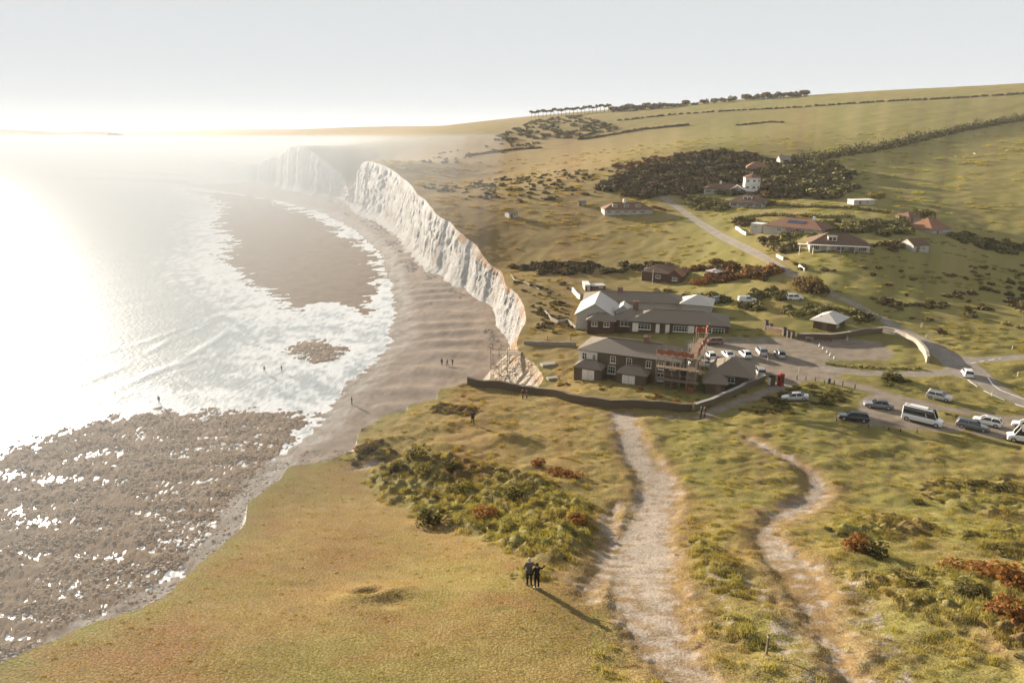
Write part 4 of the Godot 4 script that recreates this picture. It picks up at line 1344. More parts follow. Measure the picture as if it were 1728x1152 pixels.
func make_shrubs() -> void:
	shrub_meshes = [crown_mesh(620, 0.085, 51, -0.1, 7), crown_mesh(620, 0.085, 52, -0.1, 6), crown_mesh(560, 0.09, 53, -0.1, 5)]
	for a in [[Vector2(-10.16, 65.45), 3.0, 1.6, LEAF_OLIVE, "tallest dark green bush at the seaward end of the scrub mound"],
			[Vector2(-11.56, 62.52), 2.0, 1.1, LEAF_DARK, "small dark bush below the tallest one on the scrub mound"],
			[Vector2(-8.80, 61.19), 2.6, 1.2, LEAF_OLIVE, "round green bush just in front of the tallest scrub bush"],
			[Vector2(-4.49, 56.38), 2.6, 1.4, LEAF_OLIVE, "grey green bush in the middle of the scrub mound"],
			[Vector2(0.31, 53.29), 2.4, 1.1, LEAF_DARK, "dark bush right of centre on the scrub mound"],
			[Vector2(-5.89, 61.77), 2.4, 1.0, LEAF_DARK, "low dark bush along the back of the scrub mound"],
			[Vector2(-6.59, 48.06), 2.6, 1.2, LEAF_DARK, "dark brown bush standing out at the near edge of the scrub mound"],
			[Vector2(-2.07, 47.77), 2.6, 1.1, LEAF_RUST, "rusty bush near the front of the scrub mound"],
			[Vector2(5.15, 46.96), 2.2, 0.9, LEAF_RUST, "rusty bush at the path end of the scrub mound"],
			[Vector2(2.69, 63.84), 1.8, 0.8, LEAF_RUST, "smallest rusty bush on the turf behind the scrub mound"],
			[Vector2(4.62, 61.46), 2.2, 0.8, LEAF_RUST, "middle one of three rusty bushes behind the scrub mound"],
			[Vector2(5.72, 60.51), 2.4, 0.8, LEAF_RUST, "rightmost of three rusty bushes behind the scrub mound"],
			[Vector2(-15.77, 69.17), 2.8, 1.1, LEAF_BROWN, "brown bush on the cliff edge above the beach"],
			[Vector2(24.78, 42.99), 2.4, 1.1, LEAF_RUST, "rusty topped bush alone beside the worn path"],
			[Vector2(25.68, 42.44), 2.6, 1.0, LEAF_DARK, "dark bush hugging the rusty one beside the worn path"],
			[Vector2(38.46, 57.61), 1.4, 0.6, LEAF_DARK, "tiny dark bush alone on the open grass right of the path"],
			[Vector2(29.64, 39.64), 2.6, 0.9, LEAF_RUST, "low rusty bush at the back of the right hand scrub"],
			[Vector2(31.03, 38.51), 2.8, 1.0, LEAF_RUST, "wide rusty bush at the back of the right hand scrub"],
			[Vector2(31.05, 35.91), 3.0, 1.3, LEAF_RUST, "bright orange brown bush at the right edge"],
			[Vector2(27.26, 31.47), 2.4, 1.1, LEAF_RUST, "lower orange brown bush at the right edge"],
			[Vector2(27.53, 34.65), 2.0, 0.8, LEAF_DARK, "dark bush in the middle of the right hand scrub"],
			[Vector2(50.07, 62.43), 2.6, 0.9, LEAF_DARK, "dark bush among the brown scrub below the car park"],
			[Vector2(48.06, 63.95), 2.2, 0.8, LEAF_DARK, "small dark bush in brown scrub left of a larger one"],
			[Vector2(61.40, 103.40), 4.2, 1.7, LEAF_DARK, "dark bush on the grass island beside the road"],
			[Vector2(69.73, 159.36), 9.0, 3.6, LEAF_BROWN, "large round reddish brown bush beside the uphill lane"],
			[Vector2(70.65, 155.78), 7.0, 3.0, LEAF_BROWN, "round brown bush in front of the large one by the lane"],
			[Vector2(63.16, 173.12), 9.0, 3.0, LEAF_BROWN, "wide brown thorn bush between the brick cottage and the lane"],
			[Vector2(49.91, 177.57), 6.0, 2.2, LEAF_RUST, "reddish bush at the right end of the brick cottage"],
			[Vector2(143.56, 274.22), 8.0, 3.0, LEAF_OLIVE, "sunlit green bush behind the flat roofed hut"],
			[Vector2(142.98, 239.73), 8.0, 3.4, LEAF_DARK, "dark bush behind the small pink hut"],
			[Vector2(100.87, 270.60), 7.0, 2.8, LEAF_OLIVE, "green bush at the right end of the small bungalow"]]:
		shrub(a[0], a[1], a[2], a[3], a[4])

func hedge(line: PackedVector2Array, h: float, w: float, c: Color, label: String, step := 0.9, called := "hedge") -> void:
	var at := line[0]
	var t := thing(called, label, "hedge", w3(at.x, at.y))
	var st := surf()
	var r := RandomNumberGenerator.new()
	r.seed = int(at.x * 10.0 + at.y)
	var leaf := clampf(at.length() / 900.0, 0.12, 0.6)
	for i in line.size() - 1:
		var n := maxi(1, int((line[i + 1] - line[i]).length() / step))
		for k in n:
			var q := line[i].lerp(line[i + 1], (k + r.randf()) / n)
			var hh := h * (0.8 + 0.5 * nz.get_noise_2d(q.x * 0.12, q.y * 0.12))
			var o := w3(q.x, q.y) - t.position
			var m := int(34.0 * step / 0.9)
			for j in m:
				var d := Vector3(r.randfn(), absf(r.randfn()) * 0.8, r.randfn()).normalized()
				leaf_quad(st, o + d * Vector3(w * 0.55, hh, w * 0.55) * (0.6 + 0.45 * r.randf()), d, leaf * r.randf_range(0.9, 1.5), r)
	var mt: StandardMaterial3D = mats.thicket.duplicate()
	mt.albedo_color = c.linear_to_srgb()
	part("foliage", st.commit(), mt, t)

func make_hedges() -> void:
	hedge(PackedVector2Array([Vector2(149.02, 374.45), Vector2(162.98, 376.28), Vector2(186.42, 393.13), Vector2(211.93, 411.45), Vector2(235.78, 430.66), Vector2(272.36, 463.69), Vector2(308.09, 491.13), Vector2(349.92, 518.15), Vector2(384.62, 538.93), Vector2(430.33, 564.07)]), 6.5, 5.5, LEAF_DARK, "long dark hedge climbing diagonally across the right hand fields", 2.0)
	hedge(PackedVector2Array([Vector2(-35.41, 571.07), Vector2(-16.85, 592.29), Vector2(8.15, 609.81), Vector2(25.69, 602.97)]), 1.6, 5.0, LEAF_BROWN, "short dark hedge on the hillside above the cliffs", 3.0)
	hedge(PackedVector2Array([Vector2(60.60, 655.78), Vector2(92.76, 672.44), Vector2(123.91, 691.83), Vector2(146.41, 690.41), Vector2(169.12, 690.38)]), 2.0, 5.0, LEAF_DARK, "broken hedge across the upper slope below the skyline trees", 3.0)
	hedge(PackedVector2Array([Vector2(116.35, 800.10), Vector2(176.31, 804.13), Vector2(246.88, 777.45), Vector2(298.47, 747.38), Vector2(365.13, 722.89), Vector2(421.81, 699.94), Vector2(486.96, 689.63), Vector2(523.26, 684.85)]), 1.6, 4.0, LEAF_BROWN, "uppermost field boundary hedge running along the ridge", 4.0)
	hedge(PackedVector2Array([Vector2(201.06, 645.97), Vector2(234.74, 651.32), Vector2(239.72, 635.83)]), 1.6, 4.5, LEAF_DARK, "small piece of hedge in the high field", 3.0)
	hedge(PackedVector2Array([Vector2(78.38, 244.82), Vector2(90.14, 246.35), Vector2(97.83, 236.65), Vector2(105.92, 229.83), Vector2(114.31, 230.86)]), 1.5, 2.2, LEAF_OLIVE, "sunlit garden hedge behind the tile roofed bungalow")
	hedge(PackedVector2Array([Vector2(73.58, 204.67), Vector2(78.85, 203.89), Vector2(84.14, 201.93), Vector2(90.18, 197.17)]), 1.3, 2.0, LEAF_OLIVE, "garden hedge between the two white bungalows")
	hedge(PackedVector2Array([Vector2(75.72, 300.11), Vector2(81.92, 294.58), Vector2(87.65, 286.73)]), 1.6, 2.6, LEAF_OLIVE, "garden hedge in front of the white tower house")
	hedge(PackedVector2Array([Vector2(100.87, 270.60), Vector2(109.17, 257.13), Vector2(123.67, 250.70), Vector2(132.27, 242.37)]), 1.4, 2.4, LEAF_OLIVE, "hedge crossing the paddock by the flat roofed hut")
	hedge(PackedVector2Array([Vector2(57.09, 282.52), Vector2(59.39, 279.57), Vector2(60.95, 275.56)]), 1.1, 1.6, LEAF_RUST, "short tan hedge at the road end of the long bungalow")
	hedge(PackedVector2Array([Vector2(60.52, 141.78), Vector2(69.97, 146.09), Vector2(75.20, 143.36), Vector2(77.28, 139.79)]), 1.2, 2.0, LEAF_OLIVE, "bushy bank behind the small pavilion")
	hedge(PackedVector2Array([Vector2(53.92, 111.53), Vector2(58.21, 110.25), Vector2(63.76, 109.27), Vector2(69.47, 108.77)]), 0.5, 0.8, LEAF_OLIVE, "low clipped hedge along the entrance road", 0.6)

const ORDER := ["first", "second", "third", "fourth", "fifth", "sixth", "seventh", "eighth", "ninth", "tenth", "eleventh", "twelfth", "thirteenth", "fourteenth", "fifteenth", "sixteenth", "seventeenth", "eighteenth", "nineteenth", "twentieth", "last"]

func make_trees() -> void:
	var crowns := [crown_mesh(420, 0.16, 61, -0.3, 6), crown_mesh(420, 0.16, 62, -0.3, 5), crown_mesh(420, 0.16, 63, -0.3, 7)]
	var mt: StandardMaterial3D = mats.leaf.duplicate()
	mt.albedo_color = Color(0.15, 0.115, 0.07).linear_to_srgb()  # crown colour lightened to carry the distant haze
	var row := PackedVector2Array([Vector2(27.36, 1004.72), Vector2(31.89, 990.85), Vector2(37.09, 999.11), Vector2(42.22, 984.07), Vector2(47.46, 992.03), Vector2(53.51, 998.33), Vector2(57.71, 985.73), Vector2(63.78, 991.88), Vector2(67.87, 980.03), Vector2(73.96, 986.06), Vector2(79.50, 994.60), Vector2(84.05, 980.70), Vector2(89.63, 989.02), Vector2(94.05, 975.72), Vector2(99.67, 983.84), Vector2(103.97, 971.00), Vector2(109.63, 978.94), Vector2(113.81, 966.45), Vector2(119.51, 974.23), Vector2(123.55, 962.02), Vector2(129.85, 967.86)])
	for i in row.size():
		tree(row[i], 10.5 + rng.randf_range(-1, 1), 7.0, 0.66, crowns[i % 3], mt, "%s bare trunked tree from the left in the long skyline row" % ORDER[i], "row of bare trunked trees on the skyline")
	var wood := PackedVector2Array([Vector2(132.77, 937.59), Vector2(139.92, 939.23), Vector2(147.11, 940.92), Vector2(154.32, 942.64), Vector2(159.06, 929.50), Vector2(166.15, 930.90), Vector2(173.26, 932.30), Vector2(177.71, 919.61), Vector2(184.69, 920.71), Vector2(191.68, 921.80)])
	for i in wood.size():
		tree(wood[i], 8.0 + rng.randf_range(-1.5, 1.5), 13.0, 0.25, crowns[i % 3], mt, "%s rounded tree from the left in the wood beside the skyline row" % ORDER[i], "left wood on the skyline")
	var wood_mid := PackedVector2Array([Vector2(199.59, 920.06), Vector2(206.59, 921.13), Vector2(214.02, 920.76), Vector2(221.44, 920.38), Vector2(230.80, 912.80), Vector2(244.05, 917.97), Vector2(253.99, 907.95), Vector2(267.17, 915.27), Vector2(276.78, 907.60)])
	for i in wood_mid.size():
		tree(wood_mid[i], 6.0 + rng.randf_range(-2.0, 2.0), 11.0, 0.25, crowns[i % 3], mt, "%s low tree from the left between the two skyline woods" % ORDER[i], "scattered trees between the woods")
	var wood_far := PackedVector2Array([Vector2(292.98, 907.52), Vector2(301.05, 909.66), Vector2(309.70, 911.19), Vector2(312.97, 897.05), Vector2(321.59, 898.76), Vector2(330.46, 901.09), Vector2(339.66, 904.19), Vector2(349.44, 906.73), Vector2(351.25, 890.63), Vector2(360.43, 893.72)])
	for i in wood_far.size():
		tree(wood_far[i], 7.5 + rng.randf_range(-1.5, 1.5), 13.0, 0.25, crowns[i % 3], mt, "%s rounded tree from the left in the rightmost skyline wood" % ORDER[i], "right wood on the skyline")

func tree(at: Vector2, h: float, w: float, bare: float, crown: Mesh, mt: Material, label: String, group: String) -> void:
	var t := thing("tree", label, "tree", w3(at.x, at.y, -0.3), rng.randf() * TAU, group)
	var st := surf()
	tube(st, Vector3.ZERO, Vector3(0.3, h * 0.75, 0), 0.35, 0.16, 6)
	for i in 4:
		var a := TAU * i / 4.0
		tube(st, Vector3(0.2, h * bare * 0.95, 0), Vector3(cos(a) * w * 0.3, h * lerpf(bare, 1.0, 0.6), sin(a) * w * 0.3), 0.14, 0.05, 4)
	part("trunk", st.commit(), mats.bark, t)
	var o := part("crown", crown, mt, t, Vector3(0, h * bare, 0))
	o.scale = Vector3(w * 0.6, h * (1.0 - bare), w * 0.6)

# ---------------------------------------------------------------- buildings

var window_cache := {}

# where a front wall from a to b stands: x along it, z towards the viewer, origin in the middle of the floor
func frame_of(a: Vector2, b: Vector2, depth: float, y: float) -> Transform3D:
	var d := Vector3(b.x - a.x, 0, -(b.y - a.y)).normalized()
	var z := d.cross(Vector3.UP)
	var mid := Vector3((a.x + b.x) * 0.5, y, -(a.y + b.y) * 0.5) - z * depth * 0.5
	return Transform3D(Basis(d, Vector3.UP, z), mid)

func put(called: String, m: Mesh, material: Material, parent: Node, x: Transform3D) -> MeshInstance3D:
	var o := part(called, m, material, parent)
	o.transform = x
	return o

func slab(st: SurfaceTool, p: Array, thick: float) -> void:
	# p: four corners counter-clockwise seen from above
	var n: Vector3 = (p[1] - p[0]).cross(p[2] - p[0]).normalized() * thick
	quad(st, p[0] + n, p[1] + n, p[2] + n, p[3] + n)
	quad(st, p[3], p[2], p[1], p[0])
	for i in 4:
		var j := (i + 1) % 4
		quad(st, p[i], p[j], p[j] + n, p[i] + n)

# walls and roof of one volume under building t; returns [transform relative to t, length, depth, roof part]
func volume(t: Node3D, a: Vector2, b: Vector2, depth: float, y: float, eaves: float, rise: float, kind: String, wall: String, roof: String, over := 0.35) -> Array:
	var x := t.transform.affine_inverse() * frame_of(a, b, depth, y)
	var l := (b - a).length()
	var hx := l * 0.5
	var hz := depth * 0.5
	var pts := []
	for sx in [-1, 1]:
		for sz in [-1, 1]:
			pts.append(Vector3(sx * hx, -1.6, sz * hz))
			pts.append(Vector3(sx * hx, eaves - 0.03, sz * hz))
	if kind == "gable":
		for sx in [-1, 1]:
			pts.append(Vector3(sx * hx, eaves + rise - 0.06, 0))
	elif kind == "gable_z":
		for sz in [-1, 1]:
			pts.append(Vector3(0, eaves + rise - 0.06, sz * hz))
	put("wall", hull(pts), mats[wall], t, x)
	var st := surf()
	if kind == "flat":
		bx(st, Vector3(0, eaves + 0.1, 0), Vector3(l + over, 0.22, depth + over))
	elif kind == "gable" or kind == "gable_z":
		var w := hz if kind == "gable" else hx
		var e := (hx if kind == "gable" else hz) + over * 0.6
		var drop := rise / w * over
		for s in [-1.0, 1.0]:
			var q := [Vector3(-e, eaves - drop, s * (w + over)), Vector3(e, eaves - drop, s * (w + over)), Vector3(e, eaves + rise, 0), Vector3(-e, eaves + rise, 0)]
			if s < 0:
				q = [q[1], q[0], q[3], q[2]]
			if kind == "gable_z":
				for k in 4:
					q[k] = Vector3(q[k].z, q[k].y, -q[k].x)
			slab(st, q, 0.14)
	else:
		var rl := maxf(hx - hz, 0.02) if kind == "hip" else 0.02
		var rz := maxf(hz - hx, 0.02) if kind == "hip" else 0.02
		var ex := hx + over
		var ez := hz + over
		var c := [Vector3(-ex, eaves, ez), Vector3(ex, eaves, ez), Vector3(ex, eaves, -ez), Vector3(-ex, eaves, -ez)]
		var up := Vector3(0, 0.12, 0)
		var r0 := Vector3(-rl, eaves + rise, rz)
		var r1 := Vector3(rl, eaves + rise, rz)
		var r2 := Vector3(rl, eaves + rise, -rz)
		var r3 := Vector3(-rl, eaves + rise, -rz)
		quad(st, c[0] + up, c[1] + up, r1, r0)
		quad(st, c[1] + up, c[2] + up, r2, r1)
		quad(st, c[2] + up, c[3] + up, r3, r2)
		quad(st, c[3] + up, c[0] + up, r0, r3)
		quad(st, r0, r1, r2, r3)
		quad(st, c[3], c[2], c[1], c[0])
		for i in 4:
			var j := (i + 1) % 4
			quad(st, c[i], c[j], c[j] + up, c[i] + up)
	var o := put("roof", st.commit(), mats[roof], t, x)
	# a ridge cap, proud of the slopes
	if kind == "gable" or (kind == "hip" and hx > hz):
		var e2 := hx + over * 0.6 if kind == "gable" else hx - hz
		part("ridge_cap", tube_mesh(Vector3(-e2, eaves + rise + 0.08, 0), Vector3(e2, eaves + rise + 0.08, 0), 0.13, 0.13, 6), mats[roof], o)
	elif kind == "gable_z":
		part("ridge_cap", tube_mesh(Vector3(0, eaves + rise + 0.08, -hz - over * 0.6), Vector3(0, eaves + rise + 0.08, hz + over * 0.6), 0.13, 0.13, 6), mats[roof], o)
	return [x, l, depth, o, eaves, rise]

func face_at(v: Array, face: String, u: float, up: float) -> Transform3D:
	var x: Transform3D = v[0]
	var l: float = v[1]
	var d: float = v[2]
	match face:
		"f":
			return x * Transform3D(Basis.IDENTITY, Vector3(-l * 0.5 + u, up, d * 0.5))
		"b":
			return x * Transform3D(Basis(Vector3.UP, PI), Vector3(-l * 0.5 + u, up, -d * 0.5))
		"l":
			return x * Transform3D(Basis(Vector3.UP, -PI / 2), Vector3(-l * 0.5, up, -d * 0.5 + u))
	return x * Transform3D(Basis(Vector3.UP, PI / 2), Vector3(l * 0.5, up, d * 0.5 - u))

func win(t: Node3D, v: Array, face: String, u: float, sill: float, w: float, h: float, bars := 1) -> void:
	var key := "%.2f %.2f %d" % [w, h, bars]
	if not window_cache.has(key):
		var st := surf()
		var b := 0.09
		bx(st, Vector3(0, b * 0.5, 0.04), Vector3(w, b, 0.12))
		bx(st, Vector3(0, h - b * 0.5, 0.04), Vector3(w, b, 0.12))
		for s in [-1, 1]:
			bx(st, Vector3(s * (w - b) * 0.5, h * 0.5, 0.04), Vector3(b, h - 2 * b, 0.12))
		for k in bars:
			bx(st, Vector3(-w * 0.5 + w * (k + 1) / (bars + 1.0), h * 0.5, 0.035), Vector3(0.06, h - 2 * b, 0.09))
		bx(st, Vector3(0, h * 0.55, 0.03), Vector3(w - 2 * b, 0.05, 0.08))
		var st2 := surf()
		bx(st2, Vector3(0, h * 0.5, 0.005), Vector3(w - b, h - b, 0.03))
		window_cache[key] = [st.commit(), st2.commit(), box_mesh(Vector3(w + 0.2, 0.08, 0.2), Vector3(0, -0.04, 0.08))]
	var o := put("window", window_cache[key][0], mats.white_paint, t, face_at(v, face, u, sill))
	part("pane", window_cache[key][1], mats.glass, o)
	part("sill", window_cache[key][2], mats.white_paint, o)

func door(t: Node3D, v: Array, face: String, u: float, w: float, h: float, paint := "white_paint") -> void:
	var st := surf()
	bx(st, Vector3(0, h * 0.5, 0.03), Vector3(w, h, 0.07))
	for s in [-1, 1]:
		bx(st, Vector3(s * w * 0.25, h * 0.72, 0.075), Vector3(w * 0.36, h * 0.4, 0.03))
		bx(st, Vector3(s * w * 0.25, h * 0.26, 0.075), Vector3(w * 0.36, h * 0.36, 0.03))
	var o := put("door", st.commit(), mats[paint], t, face_at(v, face, u, 0.05))
	part("handle", box_mesh(Vector3(0.05, 0.12, 0.06), Vector3(w * 0.03, h * 0.48, 0.09)), mats.dark_metal, o)

func chimney(v: Array, u: float, h: float, w := 0.7, paint := "brick", z := 0.0) -> void:
	var st := surf()
	var y: float = v[4] + v[5] * 0.4
	var top: float = v[4] + v[5] + h
	bx(st, Vector3(-v[1] * 0.5 + u, (y + top) * 0.5, z), Vector3(w, top - y, w * 0.8))
	bx(st, Vector3(-v[1] * 0.5 + u, top + 0.06, z), Vector3(w + 0.16, 0.12, w * 0.8 + 0.16))
	for s in [-1, 1]:
		tube(st, Vector3(-v[1] * 0.5 + u + s * w * 0.22, top + 0.1, z), Vector3(-v[1] * 0.5 + u + s * w * 0.22, top + 0.45, z), 0.12, 0.1, 6)
	part("chimney", st.commit(), mats[paint], v[3])

func dormer(t: Node3D, v: Array, u: float, up: float, w: float, h: float, out := 0.25) -> void:
	# stands on the front slope, level with height up over the eaves
	var run: float = v[2] * 0.5
	var z: float = run * (1.0 - up / v[5]) + out
	var st := surf()
	bx(st, Vector3(0, h * 0.5, -z * 0.4), Vector3(w, h, z * 0.8))
	var x: Transform3D = v[0] * Transform3D(Basis.IDENTITY, Vector3(-v[1] * 0.5 + u, v[4] + up, z))
	var o := put("dormer", st.commit(), mats.white_render, t, x)
	var st2 := surf()
	bx(st2, Vector3(0, h + 0.06, -z * 0.4), Vector3(w + 0.3, 0.12, z * 0.8 + 0.25))
	part("dormer_roof", st2.commit(), mats.slate, o)
	var st3 := surf()
	for s in [-1, 1]:
		bx(st3, Vector3(s * w * 0.22, h * 0.52, 0.01), Vector3(w * 0.36, h * 0.62, 0.04))
	part("dormer_window", st3.commit(), mats.glass, o)

var built := []
var squash := {"terrace_house": 0.9, "cafe": 0.88, "ticket_hut": 0.92, "garden_shed": 1.0, "pavilion": 0.72, "tower_house": 0.68, "orange_roofed_house": 0.62}

func building(called: String, label: String, category: String, a: Vector2, b: Vector2) -> Node3D:
	var m := (a + b) * 0.5
	built.append(called)
	return thing(called, label, category, Vector3(m.x, (ground(a.x, a.y) + ground(b.x, b.y)) * 0.5, -m.y))

func solar(t: Node3D, v: Array, u: float, n: int) -> void:
	var run: float = v[2] * 0.5
	var slope := atan2(v[5], run)
	for k in n:
		var st := surf()
		bx(st, Vector3(0, 0.08, 0), Vector3(1.0, 0.06, 1.7))
		put("solar_panel", st.commit(), mats.solar, t, v[0] * Transform3D(Basis(Vector3.RIGHT, slope), Vector3(-v[1] * 0.5 + u + k * 1.08, v[4] + v[5] * 0.55 + 0.16, run * 0.45)))

func make_buildings() -> void:
	make_terrace()
	make_cafe()
	make_huts()
	make_hill_houses()
	# the hamlet stands low on its plots
	for called in built:
		var o: Node3D = get_node(called)
		o.scale.y = squash.get(called, 0.78)

func make_terrace() -> void:
	var a := Vector2(11.22, 108.82)
	var b := Vector2(26.61, 102.00)
	var t := building("terrace_house", "long two storey flint terrace with slate roof and scaffolded right end", "house", a, b)
	var y := t.position.y
	var v := volume(t, a, b, 7.6, y, 4.7, 1.7, "hip", "flint", "slate")
	var l: float = v[1]
	var bay_wall: Array = v.duplicate()
	bay_wall[2] = 7.6 + 0.11
	win(t, bay_wall, "f", 0.06 * l, 2.95, 0.9, 1.35)
	win(t, bay_wall, "f", 0.158 * l, 2.95, 0.6, 1.2)
	for k in [0.35, 0.51, 0.70, 0.82]:
		win(t, v, "f", k * l, 2.95, 0.9, 1.35)
	win(t, v, "f", 0.34 * l, 0.9, 1.3, 1.5, 2)
	win(t, v, "f", 0.47 * l, 1.3, 0.6, 0.9)
	win(t, v, "f", 0.82 * l, 0.8, 1.1, 1.5)
	win(t, v, "f", 0.93 * l, 3.2, 0.9, 1.4)
	win(t, v, "r", 2.5, 3.1, 1.0, 1.4)
	win(t, v, "r", 6.0, 3.1, 1.0, 1.4)
	var st := surf()
	bx(st, Vector3(0, 2.3, 0.03), Vector3(l * 0.19, 4.5, 0.05))
	put("rendered_bay", st.commit(), mats.white_render, t, face_at(v, "f", l * 0.096, 0.05))
	chimney(v, l * 0.62, 1.0, 0.9)
	for c in [[0.14, 4.6, 0.42], [0.575, 4.8, 0.30]]:
		var d: Vector2 = (b - a).normalized()
		var fwd := Vector2(d.y, -d.x)
		var m: Vector2 = a + d * l * float(c[0]) + fwd * 2.6
		var w: float = c[1]
		var pv := volume(t, m - d * w * 0.5, m + d * w * 0.5, 2.55, y, 2.2, 1.3, "hip", "flint", "slate", 0.2)
		door(t, pv, "f", w * float(c[2]), 1.0, 2.0)
		door(t, pv, "f", w * float(c[2]) + 1.06, 1.0, 2.0)
	# scaffolding round the right hand end
	var x: Transform3D = frame_of(a, b, 7.6, y)
	var s := thing("scaffolding", "steel scaffolding with orange netting around the end of the flint terrace", "scaffolding", x * Vector3(l * 0.5, 0, 0), atan2(-x.basis.x.z, x.basis.x.x))
	for k in 6:
		for side in [[-3.2 + k * 1.2, 5.6], [-3.2 + k * 1.2, 6.8]]:
			part("pole", tube_mesh(Vector3(side[0], -1.0, side[1]), Vector3(side[0], 7.0, side[1]), 0.05, 0.05, 5), mats.steel, s)
	for k in 5:
		part("pole", tube_mesh(Vector3(1.2, -1.0, 5.0 - k * 2.4), Vector3(1.2, 7.6, 5.0 - k * 2.4), 0.05, 0.05, 5), mats.steel, s)
		part("pole", tube_mesh(Vector3(2.6, -1.0, 5.0 - k * 2.4), Vector3(2.6, 7.6, 5.0 - k * 2.4), 0.05, 0.05, 5), mats.steel, s)
	for h in [2.0, 4.0, 6.0]:
		part("deck", box_mesh(Vector3(6.6, 0.06, 1.2), Vector3(0, h, 6.2)), mats.timber, s)
		part("deck", box_mesh(Vector3(1.3, 0.06, 10.6), Vector3(1.95, h + 0.02, 0.2)), mats.timber, s)
		part("rail", tube_mesh(Vector3(-3.3, h + 1.0, 6.82), Vector3(3.3, h + 1.0, 6.82), 0.04, 0.04, 5), mats.steel, s)
		part("rail", tube_mesh(Vector3(2.62, h + 1.0, 6.0), Vector3(2.62, h + 1.0, -5.2), 0.04, 0.04, 5), mats.steel, s)
	for n in [[Vector3(-0.4, 6.55, 6.9), Vector3(5.6, 0.75, 0.05)], [Vector3(2.72, 6.6, 1.0), Vector3(0.05, 0.9, 9.0)], [Vector3(2.72, 8.3, -3.4), Vector3(0.05, 0.9, 3.2)], [Vector3(1.9, 8.3, -1.8), Vector3(1.6, 0.9, 0.05)], [Vector3(2.2, 0.9, 7.0), Vector3(1.4, 1.3, 0.05)]]:
		part("netting", ruffle(n[1]), mats.orange_net, s, n[0])

# a sagging panel of net
func ruffle(size: Vector3) -> Mesh:
	var st := surf()
	var along := Vector3(1, 0, 0) if size.x > size.z else Vector3(0, 0, 1)
	var across := Vector3(0, 0, 1) if size.x > size.z else Vector3(1, 0, 0)
	var len := maxf(size.x, size.z)
	var n := 14
	for k in n:
		var p := []
		for e in [k, k + 1]:
			var u: float = e / float(n) - 0.5
			var o: Vector3 = along * u * len + across * sin(e * 1.9) * 0.12
			p.append([o + Vector3(0, -size.y * 0.5 + sin(e * 2.3) * 0.1, 0), o + Vector3(0, size.y * 0.5 + sin(e * 1.3 + 1.0) * 0.14, 0)])
		slab(st, [p[0][0], p[1][0], p[1][1], p[0][1]], 0.02)
	return st.commit()

func make_cafe() -> void:
	var a := Vector2(24.23, 135.44)
	var b := Vector2(43.29, 131.28)
	var t := building("cafe", "rambling slate roofed seaside cafe with long row of white windows", "cafe", a, b)
	var y := t.position.y - 0.2
	var v := volume(t, a, b, 9.0, y, 2.5, 1.9, "hip", "timber", "slate", 0.5)
	var l: float = v[1]
	door(t, v, "f", l * 0.06, 1.2, 2.1)
	win(t, v, "f", l * 0.15, 0.7, 2.6, 1.3, 3)
	door(t, v, "f", l * 0.29, 0.8, 2.1)
	door(t, v, "f", l * 0.39, 0.8, 2.1)
	win(t, v, "f", l * 0.52, 0.6, 2.8, 1.4, 4)
	door(t, v, "f", l * 0.63, 1.2, 2.1)
	win(t, v, "f", l * 0.76, 0.6, 3.0, 1.4, 4)
	win(t, v, "f", l * 0.90, 0.6, 2.4, 1.4, 3)
	chimney(v, l * -0.03 + 1.4, 0.8, 1.1, "brick", -3.0)
	# the wing behind, with a brick stack
	var v2 := volume(t, Vector2(16.77, 154.68), Vector2(39.42, 151.34), 8.0, y - 0.2, 2.4, 1.8, "hip", "white_render", "slate")
	chimney(v2, v2[1] * 0.36, 1.0, 1.3)
	# pyramid at the back right, its sunlit brightness painted into the pale roof
	volume(t, Vector2(38.14, 149.91), Vector2(44.45, 147.68), 7.0, y, 2.6, 2.0, "pyramid", "white_render", "sunlit_slate")
	# seaward gables with sunlight painted into their pale roofs
	var d: Vector2 = (b - a).normalized()
	var g0 := Vector2(13.74, 141.04)
	var v3 := volume(t, g0, g0 + d * 7.6, 12.0, y, 2.6, 2.6, "gable_z", "white_render", "sunlit_slate")
	win(t, v3, "l", 4.0, 0.8, 2.2, 1.4, 2)
	win(t, v3, "l", 9.0, 0.8, 2.2, 1.4, 2)
	var g1 := g0 + d * 7.9 + Vector2(0, -2.0)
	var v4 := volume(t, g1, g1 + d * 5.4, 8.0, y, 2.2, 1.7, "hip", "brick", "slate")
	win(t, v4, "f", 2.7, 0.8, 3.2, 1.2, 3)
	var g2 := g0 + d * 2.0 + Vector2(0, -3.4)
	var v5 := volume(t, g2, g2 + d * 5.6, 3.5, y, 2.1, 1.4, "hip", "brick", "slate")
	win(t, v5, "f", 1.5, 0.8, 1.2, 1.2)
	win(t, v5, "f", 4.0, 0.8, 1.2, 1.2)
	var g3 := g0 + d * 8.6 + Vector2(0, 2.0)
	volume(t, g3, g3 + d * 3.0, 4.0, y, 3.4, 1.2, "gable_z", "white_render", "sunlit_slate", 0.2)

